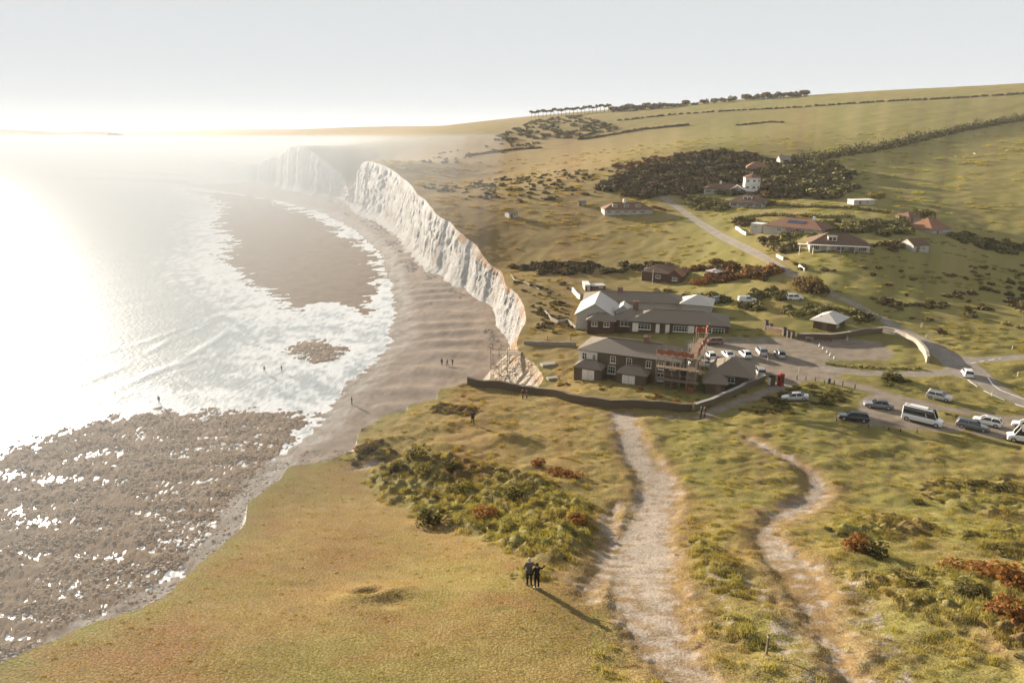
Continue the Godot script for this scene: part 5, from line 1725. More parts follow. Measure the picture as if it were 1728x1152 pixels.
func make_huts() -> void:
	var a := Vector2(31.65, 100.92)
	var b := Vector2(36.57, 99.22)
	var t := building("ticket_hut", "square slate roofed hut beside the car park entrance", "hut", a, b)
	var v := volume(t, a, b, 5.6, t.position.y, 2.3, 2.3, "pyramid", "flint", "slate", 0.9)
	win(t, v, "f", v[1] * 0.5, 0.9, 1.2, 1.0)
	win(t, v, "r", 2.6, 0.9, 1.2, 1.0)
	a = Vector2(29.55, 97.69)
	b = Vector2(32.23, 96.99)
	t = building("garden_shed", "low slate roofed shed in front of the square hut", "shed", a, b)
	v = volume(t, a, b, 3.2, t.position.y, 1.6, 1.1, "pyramid", "flint", "slate", 0.5)
	door(t, v, "f", v[1] * 0.7, 0.8, 1.5, "timber")
	a = Vector2(61.37, 134.05)
	b = Vector2(64.36, 131.29)
	t = building("pavilion", "small pavilion with pale hipped roof above the car park", "hut", a, b)
	v = volume(t, a, b, 6.5, t.position.y, 2.4, 2.0, "hip", "timber", "sunlit_slate", 0.7)
	win(t, v, "r", 2.0, 0.8, 1.4, 0.9)
	door(t, v, "f", v[1] * 0.55, 0.9, 1.9, "timber")
	part("skylight", box_mesh(Vector3(1.4, 0.08, 0.5), Vector3.ZERO), mats.solar, t, (v[0] * Vector3(-0.6, 3.62, 1.9)), Vector3(0.5, 0, 0))
	a = Vector2(36.51, 188.78)
	b = Vector2(46.10, 183.12)
	t = building("brick_cottage", "brick cottage with white seaward end behind the cafe", "cottage", a, b)
	v = volume(t, a, b, 7.0, t.position.y, 2.7, 2.5, "hip", "brick", "brown_tile")
	win(t, v, "f", v[1] * 0.42, 0.9, 1.3, 1.2)
	win(t, v, "f", v[1] * 0.88, 0.9, 1.6, 1.2, 2)
	var st := surf()
	bx(st, Vector3(0, 1.7, 0.05), Vector3(2.6, 3.6, 0.1))
	put("white_bay", st.commit(), mats.white_render, t, face_at(v, "l", 4.0, 0))
	var d2: Vector2 = (b - a).normalized()
	var gv := volume(t, a + d2 * v[1] * 0.62 + Vector2(0, -1.2), a + d2 * v[1] * 0.98 + Vector2(0, -1.2), 4.0, t.position.y, 2.6, 1.9, "gable_z", "brick", "orange_tile", 0.25)
	win(t, gv, "f", gv[1] * 0.55, 0.9, 1.4, 1.2, 2)
	chimney(v, v[1] * 0.1, 0.7)
	part("mast", tube_mesh(Vector3(-3.2, 0, 4.2), Vector3(-3.2, 5.2, 4.2), 0.06, 0.05, 6), mats.white_paint, t)

func small(called: String, label: String, a: Vector2, b: Vector2, depth: float, eaves: float, rise: float, kind: String, wall: String, roof: String, cat := "hut") -> Array:
	var t := building(called, label, cat, a, b)
	var v := volume(t, a, b, depth, t.position.y, eaves, rise, kind, wall, roof, 0.2)
	win(t, v, "f", v[1] * 0.65, 0.8, minf(1.0, v[1] * 0.3), minf(1.0, eaves * 0.45))
	door(t, v, "f", v[1] * 0.3, minf(0.9, v[1] * 0.3), eaves * 0.8, "timber")
	return [t, v]

func make_hill_houses() -> void:
	small("white_shed", "tiny white shed alone on the grass above the cliff", Vector2(-1.16, 270.13), Vector2(2.34, 272.04), 3.5, 2.2, 0.5, "gable", "white_render", "slate", "shed")
	small("lookout_hut", "tiny grey hut on the hillside left of the long bungalow", Vector2(27.76, 289.69), Vector2(30.96, 289.47), 3.0, 2.0, 0.5, "gable", "cream_render", "slate")
	small("pink_shed", "tiny pale shed between the brick cottage and the brown bushes", Vector2(52.47, 182.00), Vector2(54.54, 179.25), 3.0, 1.9, 0.9, "hip", "pink_render", "sunlit_slate", "shed")
	# long white bungalow with dormers
	var a := Vector2(36.42, 271.76)
	var b := Vector2(55.67, 272.58)
	var t := building("long_bungalow", "long white bungalow with red tiled roof and small dormers below the scrub", "bungalow", a, b)
	var y := t.position.y
	var v := volume(t, a, b, 8.0, y, 2.5, 3.0, "hip", "white_render", "red_tile")
	for k in 5:
		win(t, v, "f", v[1] * (0.1 + 0.17 * k), 0.8, 1.8, 1.1, 2)
	for k in [0.22, 0.46, 0.70]:
		dormer(t, v, v[1] * k, 1.0, 1.8, 1.3)
	chimney(v, v[1] * 0.44, 1.6, 1.0, "white_render")
	# white house with a tower
	a = Vector2(84.38, 305.98)
	b = Vector2(99.41, 301.03)
	t = building("tower_house", "white house with an octagonal tower in the dark trees", "house", a, b)
	y = t.position.y
	v = volume(t, a, b, 8.0, y, 3.0, 3.2, "hip", "white_render", "brown_tile")
	for k in 3:
		win(t, v, "f", v[1] * (0.12 + 0.19 * k), 0.8, 2.8, 1.5, 3)
	var d: Vector2 = (b - a).normalized()
	var gv := volume(t, a + d * v[1] * 0.66 + Vector2(0, -1.5), a + d * v[1] * 1.0 + Vector2(0, -1.5), 6.0, y, 3.1, 2.4, "gable_z", "white_render", "sunlit_slate")
	win(t, gv, "f", gv[1] * 0.5, 0.9, 2.2, 1.3, 2)
	chimney(v, v[1] * 0.42, 1.4, 0.9, "white_render")
	chimney(v, v[1] * 0.1, 0.8, 0.7)
	var c := Vector2(103.10, 300.64)
	var o := t.to_local(w3(c.x, c.y)) if t.is_inside_tree() else w3(c.x, c.y) - t.position
	var th := 10.0
	var tr := 3.5
	part("tower_wall", lathe([Vector2(tr, -2.0), Vector2(tr, th)], 8), mats.white_render, t, o)
	var cap := part("tower_roof", lathe([Vector2(tr + 0.5, 0.0), Vector2(tr + 0.5, 0.15), Vector2(0.05, 2.6)], 8), mats.red_tile, t, o + Vector3(0, th, 0))
	part("finial", tube_mesh(Vector3(0, 2.5, 0), Vector3(0, 3.3, 0), 0.12, 0.04, 6), mats.white_paint, cap)
	for k in [-1, 0, 1]:
		for h in [3.2, 7.2]:
			var ang: float = k * PI / 4.0
			var ap := tr * cos(PI / 8.0)
			var st := surf()
			bx(st, Vector3(0, 0.75, 0.02), Vector3(1.3, 1.5, 0.06))
			var wv := part("window", st.commit(), mats.white_paint, t)
			wv.transform = Transform3D(Basis(Vector3.UP, ang), o + Vector3(sin(ang) * ap, h, cos(ang) * ap))
			part("pane", box_mesh(Vector3(0.46, 1.25, 0.04), Vector3(-0.29, 0.75, 0.05)), mats.glass, wv)
			part("pane", box_mesh(Vector3(0.46, 1.25, 0.04), Vector3(0.29, 0.75, 0.05)), mats.glass, wv)
	part("balcony", box_mesh(Vector3(2.6, 0.9, 0.7), Vector3(0, 6.4, tr * 0.96)), mats.white_render, t, o)
	# house with an orange roof above the tower
	a = Vector2(115.54, 345.83)
	b = Vector2(125.56, 343.68)
	t = building("orange_roofed_house", "house with sunlit orange roof half hidden above the white tower", "house", a, b)
	v = volume(t, a, b, 8.0, t.position.y, 4.2, 4.2, "hip", "cream_render", "orange_tile")
	win(t, v, "f", v[1] * 0.3, 1.6, 2.0, 1.4, 2)
	chimney(v, v[1] * 0.85, 1.0)
	a = Vector2(136.10, 357.76)
	b = Vector2(141.32, 357.25)
	t = building("cottage_in_trees", "low house with slate roof and white gable among the dark trees", "house", a, b)
	v = volume(t, a, b, 7.0, t.position.y, 4.0, 2.4, "gable", "white_render", "slate")
	win(t, v, "r", 3.5, 1.2, 1.4, 1.3)
	chimney(v, v[1] * 0.2, 1.0)
	# bungalow below the tower
	a = Vector2(85.39, 272.56)
	b = Vector2(96.24, 265.16)
	t = building("brown_roofed_bungalow", "brown roofed bungalow with wide white porch below the tower house", "bungalow", a, b)
	v = volume(t, a, b, 9.0, t.position.y, 2.5, 3.6, "hip", "white_render", "brown_tile", 0.8)
	for k in 4:
		win(t, v, "f", v[1] * (0.14 + 0.24 * k), 0.5, 2.4, 1.6, 2)
	dormer(t, v, v[1] * 0.5, 1.3, 3.4, 1.3)
	# tiled bungalow with solar panels
	a = Vector2(77.95, 212.34)
	b = Vector2(90.06, 199.27)
	t = building("solar_bungalow", "white bungalow with solar panels on its red tiled roof", "bungalow", a, b)
	v = volume(t, a, b, 9.5, t.position.y, 2.6, 3.2, "hip", "white_render", "red_tile")
	win(t, v, "f", v[1] * 0.28, 0.9, 1.5, 1.1)
	win(t, v, "f", v[1] * 0.68, 0.9, 1.7, 1.2)
	win(t, v, "f", v[1] * 0.88, 0.9, 1.4, 1.1)
	d = (b - a).normalized()
	var pv := volume(t, a + d * v[1] * 0.36 + Vector2(0, -1.6), a + d * v[1] * 0.55 + Vector2(0, -1.6), 1.6, t.position.y, 2.2, 0.4, "flat", "timber", "red_tile", 0.3)
	win(t, pv, "f", pv[1] * 0.5, 0.4, 2.6, 1.6, 2)
	solar(t, v, v[1] * 0.38, 5)
	chimney(v, v[1] * 0.74, 0.7, 0.8, "white_render")
	var lv := volume(t, a + Vector2(-0.2, 2.0) - d * 3.4, a + Vector2(0, 2.0), 4.0, t.position.y, 2.5, 0.3, "flat", "white_render", "white_render", 0.1)
	win(t, lv, "f", 1.7, 1.2, 0.8, 0.7)
	# the largest bungalow, with a veranda
	a = Vector2(79.98, 182.68)
	b = Vector2(93.59, 178.25)
	t = building("veranda_bungalow", "large brown roofed bungalow with white veranda and dormer", "bungalow", a, b)
	v = volume(t, a, b, 9.5, t.position.y, 2.6, 3.4, "hip", "white_render", "brown_tile", 0.6)
	for k in [0.10, 0.52, 0.72, 0.9]:
		win(t, v, "f", v[1] * k, 0.7, 1.9, 1.4, 3)
	door(t, v, "f", v[1] * 0.33, 1.0, 2.0)
	dormer(t, v, v[1] * 0.38, 0.9, 2.2, 1.6)
	var vx: Transform3D = v[0]
	var vo := put("veranda_roof", box_mesh(Vector3(v[1] + 3.0, 0.14, 1.9), Vector3(-1.6, 2.5, v[2] * 0.5 + 0.95)), mats.white_paint, t, vx)
	for k in 6:
		part("post", tube_mesh(Vector3(-v[1] * 0.5 - 2.6 + k * (v[1] + 2.4) / 5.0, -1.0, v[2] * 0.5 + 1.75), Vector3(-v[1] * 0.5 - 2.6 + k * (v[1] + 2.4) / 5.0, 2.45, v[2] * 0.5 + 1.75), 0.07, 0.07, 5), mats.white_paint, vo)
	# outliers on the right
	small("flat_roofed_hut", "flat roofed white hut beside the dark trees", Vector2(127.61, 258.62), Vector2(135.96, 259.85), 4.0, 2.2, 0.2, "flat", "white_render", "white_render")
	small("pink_hut", "small pale pink hut with hipped tile roof on the paddock", Vector2(130.71, 226.78), Vector2(135.62, 228.81), 5.0, 2.6, 1.6, "hip", "pink_render", "red_tile")
	small("orange_barn", "barn with steep orange tiled roof at the field edge", Vector2(130.11, 212.00), Vector2(139.12, 217.24), 9.0, 2.0, 4.2, "hip", "white_render", "orange_tile", "barn")
	var q := small("gabled_hut", "white boarded hut with a gable end right of the veranda bungalow", Vector2(106.37, 180.16), Vector2(111.31, 181.51), 5.0, 2.4, 1.9, "gable", "white_render", "brown_tile")
	win(q[0], q[1], "r", 2.5, 0.8, 1.2, 1.2)
	# remains behind the cafe
	small("white_caravan", "small white caravan behind the cafe", Vector2(19.53, 179.07), Vector2(20.97, 179.12), 5.0, 2.0, 0.15, "flat", "white_render", "white_render", "caravan")
	small("tool_shed", "long low dark shed beside the small white caravan", Vector2(21.52, 179.79), Vector2(25.27, 180.45), 3.0, 1.4, 0.3, "flat", "timber", "sunlit_slate", "shed")

func lathe(profile: Array, sides: int) -> Mesh:
	var st := surf()
	for i in sides:
		var a0 := TAU * (i + 0.5) / sides
		var a1 := TAU * (i + 1.5) / sides
		for k in profile.size() - 1:
			var p: Vector2 = profile[k]
			var q: Vector2 = profile[k + 1]
			quad(st, Vector3(sin(a0) * p.x, p.y, cos(a0) * p.x), Vector3(sin(a1) * p.x, p.y, cos(a1) * p.x), Vector3(sin(a1) * q.x, q.y, cos(a1) * q.x), Vector3(sin(a0) * q.x, q.y, cos(a0) * q.x))
	return st.commit()

# ---------------------------------------------------------------- walls

func wall_run(called: String, label: String, line: PackedVector2Array, h: float, thick: float, material: String, coping := "") -> void:
	var at := line[0]
	var t := thing(called, label, "wall", w3(at.x, at.y))
	var pts := PackedVector2Array()
	for i in line.size() - 1:
		var n := maxi(1, int((line[i + 1] - line[i]).length() / 1.2))
		for k in n:
			pts.append(line[i].lerp(line[i + 1], k / float(n)))
	pts.append(line[line.size() - 1])
	var st := surf()
	var st2 := surf()
	var prev := []
	for i in pts.size():
		var d := (pts[mini(i + 1, pts.size() - 1)] - pts[maxi(i - 1, 0)]).normalized()
		var n := Vector2(d.y, -d.x) * thick * 0.5
		var y := ground(pts[i].x, pts[i].y) - t.position.y
		var o := t.position * Vector3(1, 0, 1)
		var top := h * (1.0 + 0.06 * nz.get_noise_2d(pts[i].x * 0.6, pts[i].y * 0.6))
		var l := Vector3(pts[i].x - n.x, 0, -(pts[i].y - n.y)) - o
		var r := Vector3(pts[i].x + n.x, 0, -(pts[i].y + n.y)) - o
		var ring := [l + Vector3(0, y - 0.5, 0), l + Vector3(0, y + top, 0), r + Vector3(0, y + top, 0), r + Vector3(0, y - 0.5, 0)]
		var e := (r - l).normalized() * 0.06
		var cap := [l - e + Vector3(0, y + top + 0.003, 0), l - e + Vector3(0, y + top + 0.1, 0), r + e + Vector3(0, y + top + 0.1, 0), r + e + Vector3(0, y + top + 0.003, 0)]
		if i > 0:
			for k in 4:
				var j := (k + 1) % 4
				quad(st, prev[0][j], prev[0][k], ring[k], ring[j])
				if coping:
					quad(st2, prev[1][j], prev[1][k], cap[k], cap[j])
		if i == 0 or i == pts.size() - 1:
			var c := ring if i == 0 else [ring[3], ring[2], ring[1], ring[0]]
			quad(st, c[0], c[1], c[2], c[3])
		prev = [ring, cap]
	part("masonry", st.commit(), mats[material], t)
	if coping:
		part("coping", st2.commit(), mats[coping], t)

func make_walls() -> void:
	wall_run("flint_wall", "long flint wall running from the cliff edge below the terrace", PackedVector2Array([Vector2(-7.05, 101.74), Vector2(-3.17, 100.69), Vector2(3.73, 98.06), Vector2(8.28, 92.63), Vector2(13.82, 89.18), Vector2(17.88, 88.56), Vector2(22.02, 88.54), Vector2(25.14, 88.44)]), 1.1, 0.45, "wall_stone", "wall_stone")
	wall_run("hut_wall", "pale topped wall climbing beside the square hut", PackedVector2Array([Vector2(25.56, 88.76), Vector2(28.61, 91.27), Vector2(32.09, 94.81), Vector2(36.57, 99.22), Vector2(40.40, 102.78)]), 1.0, 0.4, "wall_stone", "concrete")
	wall_run("curved_wall", "curved stone wall painted pale as sunlit around the grass by the junction", PackedVector2Array([Vector2(74.20, 131.29), Vector2(75.53, 129.34), Vector2(76.37, 126.62), Vector2(76.06, 122.43), Vector2(74.60, 117.60), Vector2(71.95, 111.99)]), 1.15, 0.4, "pale_stone", "pale_stone")  # pale stone puts the sunlight on this stretch into its colour
	wall_run("car_park_wall", "stone wall painted dark as shaded along the back of the upper car park", PackedVector2Array([Vector2(55.21, 126.73), Vector2(61.34, 126.33), Vector2(66.84, 128.28), Vector2(73.77, 130.92)]), 1.1, 0.4, "wall_stone", "pale_stone")  # same wall continued; darker stone puts its shade into the colour
	wall_run("terrace_wall", "low pale wall along the cliff top beside the terrace", PackedVector2Array([Vector2(2.36, 130.18), Vector2(6.02, 130.04), Vector2(9.51, 129.23), Vector2(12.55, 127.89)]), 0.8, 0.3, "pale_stone")
	wall_run("garden_wall", "white garden wall in short steps left of the solar bungalow", PackedVector2Array([Vector2(74.85, 229.26), Vector2(74.23, 222.33), Vector2(73.78, 215.61)]), 0.9, 0.3, "white_render")
	wall_run("drive_wall", "short white wall at the drive of the veranda bungalow", PackedVector2Array([Vector2(72.42, 185.44), Vector2(72.63, 181.24)]), 0.7, 0.3, "white_render")
	wall_run("lane_wall", "short white wall lowest down beside the uphill lane", PackedVector2Array([Vector2(73.86, 173.52), Vector2(73.89, 170.13)]), 0.7, 0.3, "white_render")
	wall_run("broken_wall", "tilted white slab of wall on the bank behind the cafe", PackedVector2Array([Vector2(16.13, 178.22), Vector2(16.67, 173.65), Vector2(17.32, 169.20)]), 1.2, 0.3, "white_render")
	wall_run("path_edge", "thin pale kerb line zigzagging down the bank to the cafe", PackedVector2Array([Vector2(-0.35, 201.35), Vector2(0.68, 193.11), Vector2(4.28, 186.14), Vector2(7.32, 179.54)]), 0.35, 0.25, "pale_stone")
	wall_run("yard_wall", "crumbling pale wall in the seaward yard of the cafe", PackedVector2Array([Vector2(7.81, 155.85), Vector2(8.86, 149.47), Vector2(10.27, 146.35), Vector2(12.44, 147.25), Vector2(13.74, 141.04)]), 0.7, 0.3, "pale_stone")
	for a in [[Vector2(51.52, 133.47), 2.4, "tallest pale stone pillar at the left end of the yard wall"], [Vector2(52.15, 132.56), 1.6, "short pale pillar beside the tallest one"], [Vector2(53.61, 129.16), 1.7, "left one of three close pale pillars by the yard wall"], [Vector2(54.11, 128.34), 1.5, "middle one of three close pale pillars by the yard wall"], [Vector2(54.60, 127.53), 1.6, "right one of three close pale pillars by the yard wall"]]:
		var q: Vector2 = a[0]
		var t := thing("stone_pillar", a[2], "pillar", w3(q.x, q.y), 0.3, "stone pillars by the car park yard")
		part("shaft", chamfer_box(Vector3(0.9, a[1] + 0.3, 0.9), 0.06, Vector3(0, a[1] * 0.5 - 0.15, 0)), mats.pale_stone, t)
		part("cap", chamfer_box(Vector3(1.05, 0.16, 1.05), 0.04, Vector3(0, a[1] + 0.085, 0)), mats.pale_stone, t)
	wall_run("brick_yard_wall", "low brick wall joining the pale pillars", PackedVector2Array([Vector2(51.49, 133.05), Vector2(52.71, 130.84), Vector2(54.71, 127.53)]), 0.9, 0.3, "brick", "pale_stone")

# ---------------------------------------------------------------- vehicles

# length, width, height, belt height, bonnet height, then where along the car: bonnet end, screen top, roof end, boot start
const KINDS := {
	"hatchback": [4.1, 1.76, 1.48, 0.93, 0.88, 1.05, 0.35, -1.55, -2.0, 0.0],
	"saloon": [4.6, 1.80, 1.44, 0.92, 0.86, 1.05, 0.35, -1.0, -1.7, 0.95],
	"estate": [4.6, 1.80, 1.50, 0.93, 0.87, 1.10, 0.40, -1.95, -2.22, 0.0],
	"off_roader": [4.5, 1.86, 1.74, 1.08, 1.05, 1.10, 0.50, -1.95, -2.18, 0.0],
	"pickup": [5.1, 1.84, 1.80, 1.08, 1.05, 1.25, 0.70, -2.3, -2.5, 0.0],
	"van": [5.9, 2.05, 2.55, 1.25, 1.15, 2.15, 1.45, -2.85, -2.92, 0.0],
}
var protos := {}

func car_proto(kind: String) -> Node3D:
	if protos.has(kind):
		return protos[kind]
	var k: Array = KINDS[kind]
	var L: float = k[0] * 0.5
	var w: float = k[1] * 0.5
	var H: float = k[2]
	var belt: float = k[3]
	var hood: float = k[4]
	var t := Node3D.new()
	# lower body: cross sections from nose to tail
	var boot: float = k[9] if k[9] > 0 else belt
	var st := surf()
	var stations := [[L, 0.30, hood - 0.28, 0.78], [L - 0.08, 0.22, hood - 0.16, 0.90], [L - 0.35, 0.20, hood - 0.06, 0.97], [k[5] + 0.15, 0.20, hood, 1.0], [k[5] - 0.15, 0.20, belt, 1.0], [0.0, 0.20, belt, 1.0], [k[7], 0.20, belt, 1.0], [k[8] + 0.05, 0.20, boot, 0.98], [-L + 0.22, 0.22, boot - 0.02, 0.95], [-L + 0.04, 0.26, boot - 0.10, 0.90], [-L, 0.34, boot - 0.3, 0.86]]
	var prev := []
	for i in stations.size():
		var s: Array = stations[i]
		var hw: float = w * s[3]
		var ring := []
		for c in [[-0.90, s[1]], [-1.0, s[1] + 0.16], [-1.0, lerpf(s[1], s[2], 0.72)], [-0.90, s[2] - 0.03], [-0.80, s[2]], [0.80, s[2]], [0.90, s[2] - 0.03], [1.0, lerpf(s[1], s[2], 0.72)], [1.0, s[1] + 0.16], [0.90, s[1]]]:
			ring.append(Vector3(s[0], c[1], c[0] * hw))
		if i > 0:
			for j in 10:
				var m := (j + 1) % 10
				quad(st, prev[j], ring[j], ring[m], prev[m])
		if i == 0 or i == stations.size() - 1:
			for j in range(1, 9):
				if i == 0:
					tri(st, ring[0], ring[j], ring[j + 1])
				else:
					tri(st, ring[0], ring[j + 1], ring[j])
		prev = ring
	part("body", st.commit(), mats.paint_white, t)
	# glasshouse
	var bw := w * 0.90
	var rw := w * 0.74 if kind != "van" else w * 0.88
	var x0: float = k[5] - 0.05
	var x3: float = k[8] + 0.06
	part("glazing", hull([Vector3(x0, belt - 0.04, bw), Vector3(x0, belt - 0.04, -bw), Vector3(x3, belt - 0.04, bw), Vector3(x3, belt - 0.04, -bw), Vector3(k[6], H - 0.07, rw), Vector3(k[6], H - 0.07, -rw), Vector3(k[7], H - 0.07, rw), Vector3(k[7], H - 0.07, -rw)]), mats.glass, t)
	part("roof", hull([Vector3(k[6] + 0.06, H - 0.08, rw + 0.02), Vector3(k[6] + 0.06, H - 0.08, -rw - 0.02), Vector3(k[7] - 0.05, H - 0.08, rw + 0.02), Vector3(k[7] - 0.05, H - 0.08, -rw - 0.02), Vector3(k[6] - 0.25, H, rw - 0.14), Vector3(k[6] - 0.25, H, -rw + 0.14), Vector3(k[7] + 0.25, H, rw - 0.14), Vector3(k[7] + 0.25, H, -rw + 0.14)]), mats.paint_white, t)
	for s in [-1.0, 1.0]:
		var mids := [0.5] if kind != "van" else [0.3]
		part("pillar", tube_mesh(Vector3(x0, belt - 0.02, s * bw), Vector3(k[6], H - 0.06, s * rw), 0.055, 0.05, 4), mats.paint_white, t)
		part("pillar", tube_mesh(Vector3(x3, belt - 0.02, s * bw), Vector3(k[7], H - 0.06, s * rw), 0.09, 0.08, 4), mats.paint_white, t)
		for m in mids:
			part("pillar", tube_mesh(Vector3(lerpf(x0, x3, m), belt - 0.02, s * (bw + 0.005)), Vector3(lerpf(k[6], k[7], m), H - 0.06, s * (rw + 0.005)), 0.06, 0.05, 4), mats.paint_white, t)
		part("mirror", chamfer_box(Vector3(0.12, 0.14, 0.2), 0.03, Vector3(x0 - 0.25, belt + 0.06, s * (w + 0.08))), mats.black_plastic, t)
		part("head_light", chamfer_box(Vector3(0.12, 0.14, 0.36), 0.03, Vector3(L - 0.10, hood - 0.26, s * w * 0.68)), mats.head_lamp, t)
		part("tail_light", chamfer_box(Vector3(0.10, 0.26 if kind != "van" else 0.5, 0.2), 0.03, Vector3(-L + 0.03, boot - 0.28, s * w * 0.78)), mats.tail_lamp, t)
		for e in [L - 0.82, -L + 0.82]:
			var wr := 0.32 if kind in ["hatchback", "saloon", "estate"] else 0.37
			var wheel := part("wheel", tube_mesh(Vector3(0, 0, -0.11), Vector3(0, 0, 0.11), wr, wr, 14), mats.tyre, t, Vector3(e, wr, s * (w - 0.09)))
			part("rim", tube_mesh(Vector3(0, 0, s * 0.09), Vector3(0, 0, s * 0.125), wr * 0.66, wr * 0.62, 10), mats.rim, wheel)
	if kind == "van":
		# panelled sides behind the cab, leaving a band of dark window
		var vh := H - 0.10
		for s in [-1.0, 1.0]:
			var v := hull([Vector3(0.75, belt - 0.02, s * (bw + 0.03)), Vector3(x3, belt - 0.02, s * (bw + 0.03)), Vector3(x3, 1.45, s * (bw + 0.01)), Vector3(0.75, 1.45, s * (bw + 0.01)), Vector3(0.75, belt - 0.02, s * bw * 0.9), Vector3(x3, belt - 0.02, s * bw * 0.9), Vector3(x3, 1.45, s * bw * 0.9), Vector3(0.75, 1.45, s * bw * 0.9)])
			part("side_panel", v, mats.paint_white, t)
			part("side_panel", hull([Vector3(1.3, 1.95, s * (rw + 0.075)), Vector3(k[7], 1.95, s * (rw + 0.075)), Vector3(k[7], vh, s * (rw + 0.025)), Vector3(1.35, vh, s * (rw + 0.025)), Vector3(1.3, 1.95, s * rw * 0.9), Vector3(k[7], 1.95, s * rw * 0.9), Vector3(k[7], vh, s * rw * 0.9), Vector3(1.35, vh, s * rw * 0.9)]), mats.paint_white, t)
		part("sill_trim", box_mesh(Vector3(4.4, 0.16, k[1] + 0.03), Vector3(-0.2, 0.34, 0)), mats.black_plastic, t)
		part("rack", box_mesh(Vector3(2.6, 0.09, 1.3), Vector3(-0.8, H + 0.05, 0)), mats.paint_white, t)
	if kind == "pickup":
		part("canopy_panel", box_mesh(Vector3(2.0, 0.62, k[1] * 0.9), Vector3(-1.42, belt + 0.29, 0)), mats.paint_white, t)
	part("grille", box_mesh(Vector3(0.05, 0.16, w * 0.9), Vector3(L - 0.02, hood - 0.42, 0)), mats.black_plastic, t)
	part("number_plate", box_mesh(Vector3(0.03, 0.11, 0.5), Vector3(L + 0.005, 0.42, 0)), mats.plate, t)
	part("number_plate", box_mesh(Vector3(0.03, 0.11, 0.5), Vector3(-L - 0.005, 0.5, 0)), mats.plate, t)
	protos[kind] = t
	return t

func car(kind: String, paint: String, at: Vector2, heading: float, label: String, group := "", lift := 0.0) -> void:
	var t: Node3D = car_proto(kind).duplicate()
	t.name = numbered("campervan" if kind == "van" else kind + ("_car" if kind in ["saloon", "estate", "hatchback"] else ""))
	add_child(t)
	tag(t, label, "van" if kind == "van" else "car", group)
	for c in t.get_children():
		if c.name.begins_with("body") or c.name.begins_with("roof") or c.name.begins_with("pillar") or c.name.begins_with("side_panel") or c.name.begins_with("canopy"):
			c.material_override = mats[paint]
	var e := 1.3
	var gx := (ground(at.x + e, at.y) - ground(at.x - e, at.y)) / (2.0 * e)
	var gf := (ground(at.x, at.y + e) - ground(at.x, at.y - e)) / (2.0 * e)
	var n := Vector3(-gx, 1, gf).normalized()
	var d := Vector3(cos(deg_to_rad(heading)), 0, -sin(deg_to_rad(heading)))
	var z := d.cross(n).normalized()
	t.transform = Transform3D(Basis(n.cross(z).normalized(), n, z).scaled_local(Vector3.ONE * 0.82), w3(at.x, at.y, 0.01 + lift))

func make_cars() -> void:
	var up := "cars in the upper car park"
	car("hatchback", "paint_white", Vector2(35.74, 116.52), 88, "white hatchback, leftmost of the row in the upper car park", up)
	car("saloon", "paint_white", Vector2(38.76, 116.35), 92, "white saloon, second from left in the upper car park row", up)
	car("hatchback", "paint_white", Vector2(41.81, 116.30), 92, "white hatchback, third from left in the upper car park row", up)
	car("off_roader", "paint_silver", Vector2(45.10, 117.51), 84, "tall silver car parked a little behind the upper row", up)
	car("hatchback", "paint_silver", Vector2(47.85, 116.00), 84, "silver hatchback at the right end of the upper row", up)
	car("estate", "paint_bronze", Vector2(38.37, 124.72), 176, "bronze estate car broadside in front of the cafe", up)
	car("hatchback", "paint_black", Vector2(32.91, 117.03), 88, "black hatchback beside the scaffolding", up)
	car("off_roader", "paint_white", Vector2(30.96, 112.61), 110, "white off roader nearest the scaffolding", up)
	car("saloon", "paint_silver", Vector2(32.78, 110.96), 200, "silver saloon in front of the white off roader", up)
	car("estate", "paint_silver", Vector2(41.02, 106.44), 80, "silver estate car right behind the square hut", up)
	car("hatchback", "paint_grey", Vector2(39.68, 109.46), 82, "dark grey hatchback half hidden by the hut roof", up)
	car("saloon", "paint_silver", Vector2(41.46, 93.18), 158, "silver coupe alone on the lane below the phone box")
	var low := "vehicles in the lower car park"
	car("estate", "paint_black", Vector2(46.16, 85.35), 160, "black estate car at the left end of the lower car park", low)
	car("saloon", "paint_grey", Vector2(52.30, 90.64), 162, "dark grey saloon behind the black estate car", low)
	car("van", "paint_white", Vector2(55.38, 85.13), -40, "white campervan with dark side windows in the lower car park", low)
	car("hatchback", "paint_silver", Vector2(63.39, 94.52), -42, "silver hatchback by the grass island above the campervan", low)
	car("estate", "paint_grey", Vector2(61.23, 83.60), -33, "dark grey estate car right of the campervan", low)
	car("hatchback", "paint_white", Vector2(64.29, 85.20), 140, "white hatchback hidden behind the dark grey estate", low)
	car("van", "paint_white", Vector2(65.59, 79.10), 150, "white camper cut off by the right edge", low)
	car("hatchback", "paint_white", Vector2(68.69, 83.86), 140, "white car behind the camper at the right edge", low)
	car("hatchback", "paint_white", Vector2(74.39, 105.12), 68, "white hatchback driving on the road junction")
	car("off_roader", "paint_grey", Vector2(49.48, 157.79), 2, "dark off roader left of two white vehicles behind the cafe", "vehicles on the track behind the cafe")
	car("pickup", "paint_white", Vector2(54.85, 155.07), -3, "white pickup with canopy on the track behind the cafe", "vehicles on the track behind the cafe")
	car("off_roader", "paint_white", Vector2(64.95, 152.98), -4, "white off roader beside the large brown bush", "vehicles on the track behind the cafe")

# ---------------------------------------------------------------- small things

func post(at: Vector2, h: float, r: float, material: String, label: String, called := "wooden_post", group := "") -> Node3D:
	var t := thing(called, label, "post", w3(at.x, at.y, -0.05), 0.4, group)
	part("shaft", chamfer_box(Vector3(r * 2, h, r * 2), r * 0.25, Vector3(0, h * 0.5, 0)), mats[material], t)
	return t

